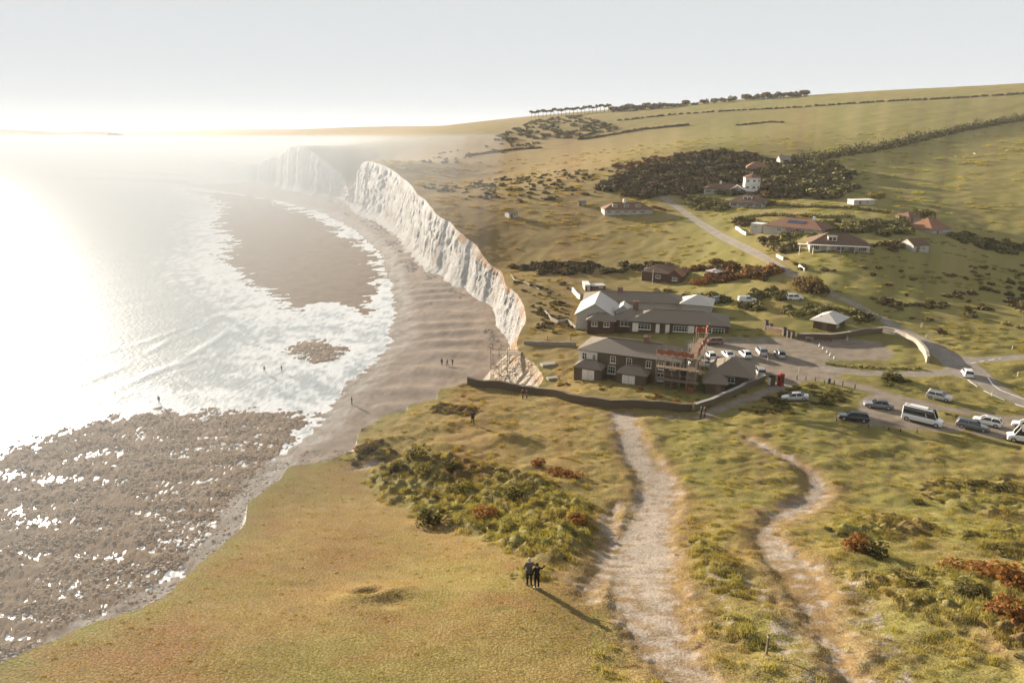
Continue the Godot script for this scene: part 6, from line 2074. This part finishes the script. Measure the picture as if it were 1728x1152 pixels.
func make_street_things() -> void:
	var t := post(Vector2(12.43, 27.52), 1.2, 0.055, "pale_wood", "pale wooden marker post beside the scrub in the foreground", "marker_post")
	part("top_band", chamfer_box(Vector3(0.115, 0.10, 0.115), 0.01, Vector3(0, 1.1, 0)), mats.white_paint, t)
	# red phone box and the kiosk beside it
	var q := Vector2(42.11, 100.55)
	t = thing("phone_box", "red telephone box at the car park entrance", "phone box", w3(q.x, q.y), 0.35)
	part("plinth", chamfer_box(Vector3(0.95, 0.12, 0.95), 0.02, Vector3(0, 0.06, 0)), mats.red_paint, t)
	for sx in [-1, 1]:
		for sz in [-1, 1]:
			part("corner_post", box_mesh(Vector3(0.1, 2.1, 0.1), Vector3(sx * 0.4, 1.15, sz * 0.4)), mats.red_paint, t)
	for a in 4:
		var w := part("window", box_mesh(Vector3(0.69, 1.5, 0.03), Vector3(0, 1.35, 0.39)), mats.glass, t, Vector3.ZERO, Vector3(0, a * PI / 2, 0))
		var st := surf()
		for k in 7:
			bx(st, Vector3(0, 0.72 + k * 0.215, 0.41), Vector3(0.69, 0.035, 0.03))
		for k in [-1, 1]:
			bx(st, Vector3(k * 0.2, 1.35, 0.412), Vector3(0.035, 1.5, 0.03))
		part("glazing_bar", st.commit(), mats.red_paint, w)
		part("kick_panel", box_mesh(Vector3(0.69, 0.48, 0.05), Vector3(0, 0.36, 0.39)), mats.red_paint, w)
		part("sign_board", box_mesh(Vector3(0.7, 0.14, 0.05), Vector3(0, 2.24, 0.44)), mats.white_paint, w)
	part("cornice", chamfer_box(Vector3(0.96, 0.3, 0.96), 0.03, Vector3(0, 2.28, 0)), mats.red_paint, t)
	part("dome", lathe([Vector2(0.62, 2.43), Vector2(0.5, 2.55), Vector2(0.25, 2.63), Vector2(0.01, 2.65)], 12), mats.red_paint, t)
	q = Vector2(40.75, 100.64)
	t = thing("kiosk", "brown wooden kiosk with a pale panel left of the phone box", "kiosk", w3(q.x, q.y), 0.3)
	part("cabinet", chamfer_box(Vector3(1.1, 1.9, 0.8), 0.03, Vector3(0, 0.95, 0)), mats.timber, t)
	part("side_panel", box_mesh(Vector3(0.04, 1.6, 0.7), Vector3(-0.56, 0.95, 0)), mats.white_paint, t)
	part("lid", chamfer_box(Vector3(1.25, 0.1, 0.95), 0.03, Vector3(0, 1.95, 0)), mats.slate, t)
	q = Vector2(50.18, 101.56)
	t = thing("litter_bin", "dark litter bin among the posts by the entrance", "bin", w3(q.x, q.y))
	part("drum", lathe([Vector2(0.28, 0), Vector2(0.32, 0.1), Vector2(0.32, 0.95), Vector2(0.22, 1.05), Vector2(0.0, 1.1)], 12), mats.dark_metal, t)
	part("opening", box_mesh(Vector3(0.3, 0.14, 0.05), Vector3(0, 0.82, 0.31)), mats.black_plastic, t)
	var i := 0
	var near := ["leftmost", "second", "third", "fourth", "fifth", "sixth", "seventh", "eighth", "ninth"]
	for p in PackedVector2Array([Vector2(45.85, 103.39), Vector2(47.14, 103.06), Vector2(48.40, 102.44), Vector2(49.30, 101.26), Vector2(50.76, 100.98), Vector2(51.80, 100.41), Vector2(53.07, 99.01)]):
		post(p, 0.95, 0.09, "timber", "%s short wooden post from the left along the car park entrance" % near[i], "bollard", "posts at the car park entrance")
		i += 1
	i = 0
	for p in PackedVector2Array([Vector2(43.62, 84.73), Vector2(44.93, 84.13), Vector2(46.92, 82.74), Vector2(49.24, 82.09), Vector2(50.51, 81.58), Vector2(52.56, 81.37)]):
		post(p, 0.6, 0.08, "timber", "%s low wooden post from the left along the lower car park edge" % near[i], "edge_post", "posts along the lower car park")
		i += 1
	i = 0
	for p in PackedVector2Array([Vector2(58.59, 108.96), Vector2(61.23, 108.65), Vector2(63.84, 108.30), Vector2(66.58, 108.24)]):
		post(p, 0.6, 0.08, "timber", "%s low post from the left beside the clipped hedge" % near[i], "verge_post", "posts along the entrance road")
		i += 1
	post(Vector2(72.11, 95.84), 1.0, 0.07, "white_paint", "white marker post on the verge where the road bends down", "verge_marker")
	post(Vector2(82.39, 104.81), 1.1, 0.07, "white_paint", "white marker post on the grass right of the junction", "verge_marker")
	post(Vector2(92.01, 119.73), 1.0, 0.07, "white_paint", "white marker post beside the lane at the far right", "verge_marker")
	post(Vector2(44.32, 112.35), 1.6, 0.05, "white_paint", "thin white pole standing in the upper car park", "thin_pole")
	post(Vector2(47.62, 107.04), 1.3, 0.05, "white_paint", "thin white pole beside the entrance behind the phone box", "thin_pole")
	# notice boards by the road
	for a in [[Vector2(82.47, 132.33), 0.9, 1.9, "tall white notice board beside the uphill road"], [Vector2(79.93, 126.04), 1.2, 1.5, "wide white notice board nearest the junction"]]:
		q = a[0]
		t = thing("notice_board", a[3], "sign", w3(q.x, q.y), 0.5)
		part("panel", chamfer_box(Vector3(a[1], a[2] * 0.62, 0.06), 0.015, Vector3(0, a[2] * 0.7, 0)), mats.white_paint, t)
		for s in [-1, 1]:
			part("leg", tube_mesh(Vector3(s * a[1] * 0.42, -0.2, -0.06), Vector3(s * a[1] * 0.42, a[2], -0.06), 0.04, 0.04, 6), mats.timber, t)
	# white marker cones and barriers on the upper car park
	i = 0
	for p in PackedVector2Array([Vector2(57.59, 122.15), Vector2(57.45, 120.30), Vector2(57.25, 118.12), Vector2(57.00, 116.34), Vector2(56.95, 114.60)]):
		t = thing("traffic_cone", "%s pale cone from the top in the line across the car park" % near[i].replace("leftmost", "first"), "cone", w3(p.x, p.y, 0.01), 0, "line of pale cones")
		part("foot", chamfer_box(Vector3(0.42, 0.05, 0.42), 0.01, Vector3(0, 0.025, 0)), mats.black_plastic, t)
		part("cone_body", lathe([Vector2(0.19, 0.05), Vector2(0.03, 0.72), Vector2(0.0, 0.73)], 10), mats.white_paint, t)
		i += 1
	for a in [[Vector2(57.12, 125.55), -0.5, "pink_render", "faded pink and white barrier left of the orange trestle"], [Vector2(64.79, 126.37), 1.1, "pink_render", "faded pink barrier at the right end by the wall"], [Vector2(60.60, 125.18), 0.1, "orange_net", "orange trestle barrier between the two pink ones"]]:
		q = a[0]
		t = thing("road_barrier", a[3], "barrier", w3(q.x, q.y, 0.01), a[1])
		part("board", chamfer_box(Vector3(1.9, 0.55, 0.1), 0.02, Vector3(0, 0.75, 0)), mats[a[2]], t)
		for s in [-1, 1]:
			part("leg", box_mesh(Vector3(0.08, 0.5, 0.5), Vector3(s * 0.7, 0.25, 0)), mats[a[2]], t)
	# stairs of scaffold poles down to the beach
	q = Vector2(0.90, 123.70)
	t = thing("beach_stairs", "scaffold stair tower leading from the cliff top down to the beach", "stairs", Vector3(q.x - 3.2, 1.5, -q.y - 1.0), -0.15)
	for sx in [0, 1, 2]:
		for sz in [0, 1]:
			part("pole", tube_mesh(Vector3(-1.6 + sx * 1.6, -0.6, -1.1 + sz * 2.2), Vector3(-1.6 + sx * 1.6, 14.2, -1.1 + sz * 2.2), 0.07, 0.07, 5), mats.timber, t)
	for k in 5:
		part("landing", box_mesh(Vector3(1.5 if k < 4 else 5.6, 0.1, 2.3), Vector3((-0.9 if k % 2 else 0.9) if k < 4 else 1.2, 0.9 + k * 2.95, 0)), mats.pale_wood, t)
		part("rail", tube_mesh(Vector3(-1.6, 1.9 + k * 2.95, 1.12), Vector3(1.6 if k < 4 else 4.0, 1.9 + k * 2.95, 1.12), 0.05, 0.05, 5), mats.timber, t)
	for k in 4:
		for s in 9:
			var u := s / 8.0
			part("tread", box_mesh(Vector3(0.28, 0.05, 1.0), Vector3(lerpf(1.3, -1.3, u) * (1 if k % 2 == 0 else -1), 1.1 + k * 2.95 + u * 2.6, 0.5 if k % 2 == 0 else -0.5)), mats.pale_wood, t)
	# a park bench table on the cafe lawn and slabs on the cliff top
	for a in [[Vector2(6.50, 116.20), 2.6, 1.4, "pale concrete slab on the grass nearest the clay cliff"], [Vector2(6.82, 108.75), 1.8, 1.0, "smaller pale slab on the grass left of the terrace"]]:
		q = a[0]
		t = thing("concrete_slab", a[3], "slab", w3(q.x, q.y, 0.12), 0.3)
		part("top", box_mesh(Vector3(a[1], 0.4, a[2]), Vector3(0, 0.08, 0)), mats.concrete, t)
		part("edge_stone", box_mesh(Vector3(a[1] * 0.4, 0.36, 0.3), Vector3(a[1] * 0.3, 0.03, a[2] * 0.62)), mats.pale_stone, t)
	for a in [[Vector2(11.88, 132.37), "small timber post on the cliff side lawn of the cafe"], [Vector2(10.54, 106.88), "thin pole on the lawn by the corner of the terrace"], [Vector2(7.16, 131.64), "pale post by the low cliff top wall"]]:
		post(a[0], 1.4, 0.07, "pale_wood", a[1], "garden_post")
	shrink_small_things()
	# painted lines on the bend
	marking(PackedVector2Array([Vector2(73.22, 103.14), Vector2(72.62, 99.89), Vector2(72.57, 97.32), Vector2(72.87, 94.87), Vector2(73.67, 92.27), Vector2(75.21, 89.74)]), 0.12, 3.0, 2.0)
	marking(PackedVector2Array([Vector2(79.28, 111.63), Vector2(82.74, 112.98), Vector2(86.23, 114.31)]), 0.1, 1.2, 1.0)
	marking(PackedVector2Array([Vector2(77.17, 104.22), Vector2(75.72, 100.93), Vector2(75.24, 98.33), Vector2(76.21, 94.85), Vector2(77.73, 91.96)]), 0.1, 90.0, 0.0)

func shrink_small_things() -> void:
	for o in get_children():
		for k in ["phone_box", "kiosk", "litter_bin", "bollard", "edge_post", "verge_post", "verge_marker", "thin_pole", "notice_board", "traffic_cone", "road_barrier", "stone_pillar"]:
			if o.name.begins_with(k):
				o.scale = Vector3.ONE * 0.78

func marking(line: PackedVector2Array, w: float, dash: float, gap: float) -> void:
	var road: Node3D = get_node("road")
	var run := 0.0
	var st := surf()
	var used := false
	for i in line.size() - 1:
		var n := maxi(1, int((line[i + 1] - line[i]).length() / 0.5))
		var d := (line[i + 1] - line[i]).normalized()
		var s := Vector2(d.y, -d.x) * w
		for k in n:
			run += 0.5
			if fmod(run, dash + gap) > dash:
				continue
			var a := line[i].lerp(line[i + 1], k / float(n))
			var b := line[i].lerp(line[i + 1], (k + 1) / float(n))
			quad(st, w3(a.x + s.x, a.y + s.y, 0.03), w3(b.x + s.x, b.y + s.y, 0.03), w3(b.x - s.x, b.y - s.y, 0.03), w3(a.x - s.x, a.y - s.y, 0.03))
			used = true
	if used:
		part("painted_line", st.commit(), mats.white_paint, road)

# ---------------------------------------------------------------- people

# bones: [a, b, radius at a, radius at b, colour]; meshed as surface nets of their smooth union
func body_mesh(bones: Array, cell: float, soft := 0.03) -> Mesh:
	var lo := Vector3(1e9, 1e9, 1e9)
	var hi := -lo
	for b in bones:
		for p in [b[0], b[1]]:
			var r := Vector3.ONE * (maxf(b[2], b[3]) + 2.0 * cell)
			lo = lo.min(p - r)
			hi = hi.max(p + r)
	var n := Vector3i(((hi - lo) / cell).ceil()) + Vector3i.ONE
	var val := PackedFloat32Array()
	val.resize(n.x * n.y * n.z)
	val.fill(1.0)
	for b in bones:
		var a: Vector3 = b[0]
		var ab: Vector3 = b[1] - a
		var l2 := maxf(ab.length_squared(), 1e-9)
		var r := Vector3.ONE * (maxf(b[2], b[3]) + 0.08)
		var i0 := Vector3i(((a.min(b[1]) - r - lo) / cell).floor()).max(Vector3i.ZERO)
		var i1 := Vector3i(((a.max(b[1]) + r - lo) / cell).ceil()).min(n - Vector3i.ONE)
		for z in range(i0.z, i1.z + 1):
			for y in range(i0.y, i1.y + 1):
				for x in range(i0.x, i1.x + 1):
					var ap := lo + Vector3(x, y, z) * cell - a
					var t := clampf(ap.dot(ab) / l2, 0.0, 1.0)
					var d := (ap - ab * t).length() - lerpf(b[2], b[3], t)
					var k := (z * n.y + y) * n.x + x
					var e := val[k]
					var h := maxf(soft - absf(e - d), 0.0) / soft
					val[k] = minf(e, d) - h * h * soft * 0.25
	var st := surf()
	var at := {}
	var step := [1, n.x, n.x * n.y]
	var vert := PackedVector3Array()
	for z in n.z - 1:
		for y in n.y - 1:
			for x in n.x - 1:
				var k := (z * n.y + y) * n.x + x
				var inside := 0
				for c in 8:
					if val[k + (c & 1) + (c >> 1 & 1) * step[1] + (c >> 2) * step[2]] < 0.0:
						inside += 1
				if inside == 0 or inside == 8:
					continue
				var sum := Vector3.ZERO
				var m := 0
				for c in 8:
					for ax in 3:
						if c >> ax & 1:
							continue
						var e := c | (1 << ax)
						var va := val[k + (c & 1) + (c >> 1 & 1) * step[1] + (c >> 2) * step[2]]
						var vb := val[k + (e & 1) + (e >> 1 & 1) * step[1] + (e >> 2) * step[2]]
						if (va < 0.0) != (vb < 0.0):
							var t := va / (va - vb)
							sum += Vector3(c & 1, c >> 1 & 1, c >> 2).lerp(Vector3(e & 1, e >> 1 & 1, e >> 2), t)
							m += 1
				at[k] = vert.size()
				vert.append(lo + (Vector3(x, y, z) + sum / m) * cell)
	var cols := []
	for p in vert:
		var best := 1e9
		var col := Color.WHITE
		for b in bones:
			var ab: Vector3 = b[1] - b[0]
			var t := clampf((p - b[0]).dot(ab) / maxf(ab.length_squared(), 1e-9), 0.0, 1.0)
			var d: float = (p - b[0] - ab * t).length() - lerpf(b[2], b[3], t)
			if d < best:
				best = d
				col = b[4]
		cols.append(col)
	for k in at:
		for ax in 3:
			var o1: int = step[(ax + 1) % 3]
			var o2: int = step[(ax + 2) % 3]
			if not (at.has(k - o1) and at.has(k - o2) and at.has(k - o1 - o2)):
				continue
			var va := val[k]
			var vb := val[k + step[ax]]
			if (va < 0.0) == (vb < 0.0):
				continue
			var q := [at[k - o1 - o2], at[k - o2], at[k], at[k - o1]]
			if vb < 0.0:
				q.reverse()
			for j in [0, 2, 1, 0, 3, 2]:
				st.set_color(cols[q[j]])
				st.set_smooth_group(0)
				st.add_vertex(vert[q[j]])
	st.index()
	st.generate_normals()
	return st.commit()

# a standing figure facing -z (away from the viewer); arms: elbow and hand for left and right
func person_bones(top: Color, legs: Color, hair: Color, shoes: Color, le: Vector3, lh: Vector3, re: Vector3, rh: Vector3, stride := 0.0, coat := 0.0, slim := 1.0) -> Array:
	var skin := Color(0.45, 0.27, 0.19)
	var b := []
	for s in [-1.0, 1.0]:
		var f := Vector3(s * 0.11, 0.09, s * stride)
		var knee := Vector3(s * 0.105, 0.50, s * stride * 0.5 - 0.02)
		b.append([Vector3(s * 0.09, 0.93, 0), knee, 0.098 * slim, 0.068 * slim, legs])
		b.append([knee, f, 0.066 * slim, 0.048, legs])
		b.append([f + Vector3(0, -0.04, 0.05), f + Vector3(s * 0.03, -0.05, -0.13), 0.047, 0.038, shoes])
	b.append([Vector3(-0.07, 0.98, 0), Vector3(0.07, 0.98, 0), 0.12 * slim, 0.12 * slim, legs])
	b.append([Vector3(0, 1.02 - coat, 0), Vector3(0, 1.25, 0), (0.15 + coat * 0.15) * slim, 0.15 * slim, top])
	b.append([Vector3(-0.06, 1.32, 0), Vector3(0.06, 1.32, 0), 0.145 * slim, 0.145 * slim, top])
	b.append([Vector3(-0.155 * slim, 1.42, 0), Vector3(0.155 * slim, 1.42, 0), 0.07, 0.07, top])
	b.append([Vector3(0, 1.44, 0), Vector3(0, 1.55, -0.015), 0.055, 0.05, skin])
	b.append([Vector3(0, 1.60, -0.03), Vector3(0, 1.68, -0.015), 0.078, 0.09, skin])
	b.append([Vector3(0, 1.63, -0.11), Vector3(0, 1.605, -0.125), 0.016, 0.02, skin])
	b.append([Vector3(0, 1.66, 0.03), Vector3(0, 1.70, 0.0), 0.085, 0.092, hair])
	for s in [-1.0, 1.0]:
		b.append([Vector3(s * 0.088, 1.635, -0.01), Vector3(s * 0.092, 1.665, -0.01), 0.018, 0.022, skin])
		var sh := Vector3(s * 0.185 * slim, 1.40, 0)
		var el := le if s < 0 else re
		var ha := lh if s < 0 else rh
		b.append([sh, el, 0.062, 0.048, top])
		b.append([el, ha, 0.047, 0.036, top])
		var d := (ha - el).normalized()
		var side := d.cross(Vector3(0, 0, 1)).normalized()
		b.append([ha, ha + d * 0.085, 0.036, 0.038, skin])
		for k in 4:
			var root := ha + d * 0.085 + side * (k - 1.5) * 0.02
			b.append([root, root + d * [0.055, 0.07, 0.065, 0.045][k] + Vector3(0, 0, -0.015), 0.014, 0.011, skin])
		b.append([ha + d * 0.03 + side * s * 0.03, ha + d * 0.07 + side * s * 0.065, 0.014, 0.012, skin])
	return b

func person(m: Mesh, at: Vector2, turn: float, label: String, group := "", scale := 1.0) -> Node3D:
	var o := part("person", m, mats.person, self, w3(at.x, at.y), Vector3(0, turn, 0))
	o.scale = Vector3.ONE * scale
	tag(o, label, "person", group)
	return o

func shore_person(m: Mesh, at: Vector2, turn: float, label: String, scale := 1.0) -> void:
	var o := part("person", m, mats.person, self, Vector3(at.x, maxf(shore_y(at.x, at.y, coast_at(at.x, at.y))[0], -0.03), -at.y), Vector3(0, turn, 0))
	o.scale = Vector3.ONE * scale
	tag(o, label, "person", "people on the beach")

func make_people() -> void:
	var black := Color(0.022, 0.02, 0.02)
	var dark := Color(0.045, 0.042, 0.045)
	var jeans := Color(0.03, 0.03, 0.04)
	var grey := Color(0.35, 0.31, 0.27)
	var white := Color(0.6, 0.57, 0.52)
	var brown := Color(0.06, 0.035, 0.02)
	var man := body_mesh(person_bones(Color(0.09, 0.085, 0.085), jeans, grey, black, Vector3(-0.30, 1.16, 0.03), Vector3(-0.20, 1.24, -0.22), Vector3(0.36, 1.28, 0.08), Vector3(0.52, 1.25, 0.16), 0.0, 0.06, 1.08), 0.022)
	var woman := body_mesh(person_bones(black, black, brown, white, Vector3(-0.27, 1.13, 0.05), Vector3(-0.24, 0.92, -0.08), Vector3(0.34, 1.28, -0.06), Vector3(0.52, 1.46, -0.12), 0.0, 0.16, 0.95), 0.022)
	var plain := body_mesh(person_bones(dark, dark, brown, black, Vector3(-0.27, 1.13, 0.03), Vector3(-0.25, 0.88, -0.04), Vector3(0.27, 1.13, 0.03), Vector3(0.25, 0.88, -0.04), 0.06, 0.12), 0.03)
	var walker := body_mesh(person_bones(Color(0.10, 0.06, 0.05), dark, brown, black, Vector3(-0.27, 1.14, -0.08), Vector3(-0.25, 0.95, -0.22), Vector3(0.27, 1.14, 0.10), Vector3(0.25, 0.90, 0.16), 0.18), 0.03)
	var c := Vector2(1.00, 33.88)
	var d := Vector2(1.43, 33.53)
	person(man, c, 0.15, "grey haired person in dark jacket with an arm round a companion", "couple on the cliff top", 1.03)
	person(woman, d, 0.25, "person in black with one arm raised beside the grey haired one", "couple on the cliff top", 0.94)
	person(plain, Vector2(-4.87, 78.46), 0.5, "person in a dark coat standing alone near the cliff edge")
	person(walker, Vector2(1.58, 94.13), 2.4, "small figure walking on the turf just below the flint wall", "", 0.9)
	person(walker, Vector2(2.20, 94.68), 2.2, "slighter figure walking right beside another below the flint wall", "", 0.75)
	person(plain, Vector2(25.65, 85.78), 1.2, "left one of two people meeting at the path gate", "pair at the gate", 0.95)
	person(walker, Vector2(26.14, 85.80), -1.2, "right one of two people meeting at the path gate", "pair at the gate", 0.95)
	for a in [[PackedVector2Array([Vector2(-74.44, 134.10)]), 0.4, "person standing on the rocks at the edge of the sea", 1.0], [PackedVector2Array([Vector2(-33.21, 131.80)]), 1.6, "person alone on the shingle nearest the cliff edge", 1.0], [PackedVector2Array([Vector2(-59.05, 153.79)]), 0.9, "left one of two people on the wet sand", 0.95], [PackedVector2Array([Vector2(-55.23, 154.65)]), 2.9, "right one of two people on the wet sand", 0.9], [PackedVector2Array([Vector2(-16.63, 153.36)]), 0.2, "left one of three people up on the shingle bank", 1.0], [PackedVector2Array([Vector2(-15.32, 152.94)]), 1.4, "middle one of three people up on the shingle bank", 0.95], [PackedVector2Array([Vector2(-14.06, 152.94)]), 2.4, "right one of three people up on the shingle bank", 1.0]]:
		shore_person(walker if a[3] < 1.0 else plain, a[0][0], a[1], a[2], a[3])
	# sheep in the high field
	var wool := Color(0.62, 0.58, 0.5)
	var bones := [[Vector3(-0.35, 0.62, 0), Vector3(0.3, 0.65, 0), 0.27, 0.25, wool], [Vector3(0.4, 0.75, 0), Vector3(0.58, 0.86, 0), 0.14, 0.1, wool], [Vector3(0.58, 0.86, 0), Vector3(0.74, 0.76, 0), 0.09, 0.055, Color(0.08, 0.07, 0.06)]]
	for sx in [-0.36, 0.3]:
		for sz in [-0.13, 0.13]:
			bones.append([Vector3(sx, 0.5, sz), Vector3(sx - 0.03, 0.28, sz), 0.08, 0.045, wool])
			bones.append([Vector3(sx - 0.03, 0.28, sz), Vector3(sx, 0.04, sz), 0.04, 0.035, Color(0.1, 0.09, 0.08)])
	var sheep := body_mesh(bones, 0.04)
	for a in [[Vector2(238.22, 379.27), 0.4, "left one of three white sheep in the high field"], [Vector2(253.70, 387.83), 2.0, "middle one of three white sheep in the high field"], [Vector2(277.67, 397.12), -0.6, "right one of three white sheep in the high field"]]:
		var q: Vector2 = a[0]
		var o := part("sheep", sheep, mats.person, self, w3(q.x, q.y), Vector3(0, a[1], 0))
		tag(o, a[2], "sheep", "sheep in the high field")
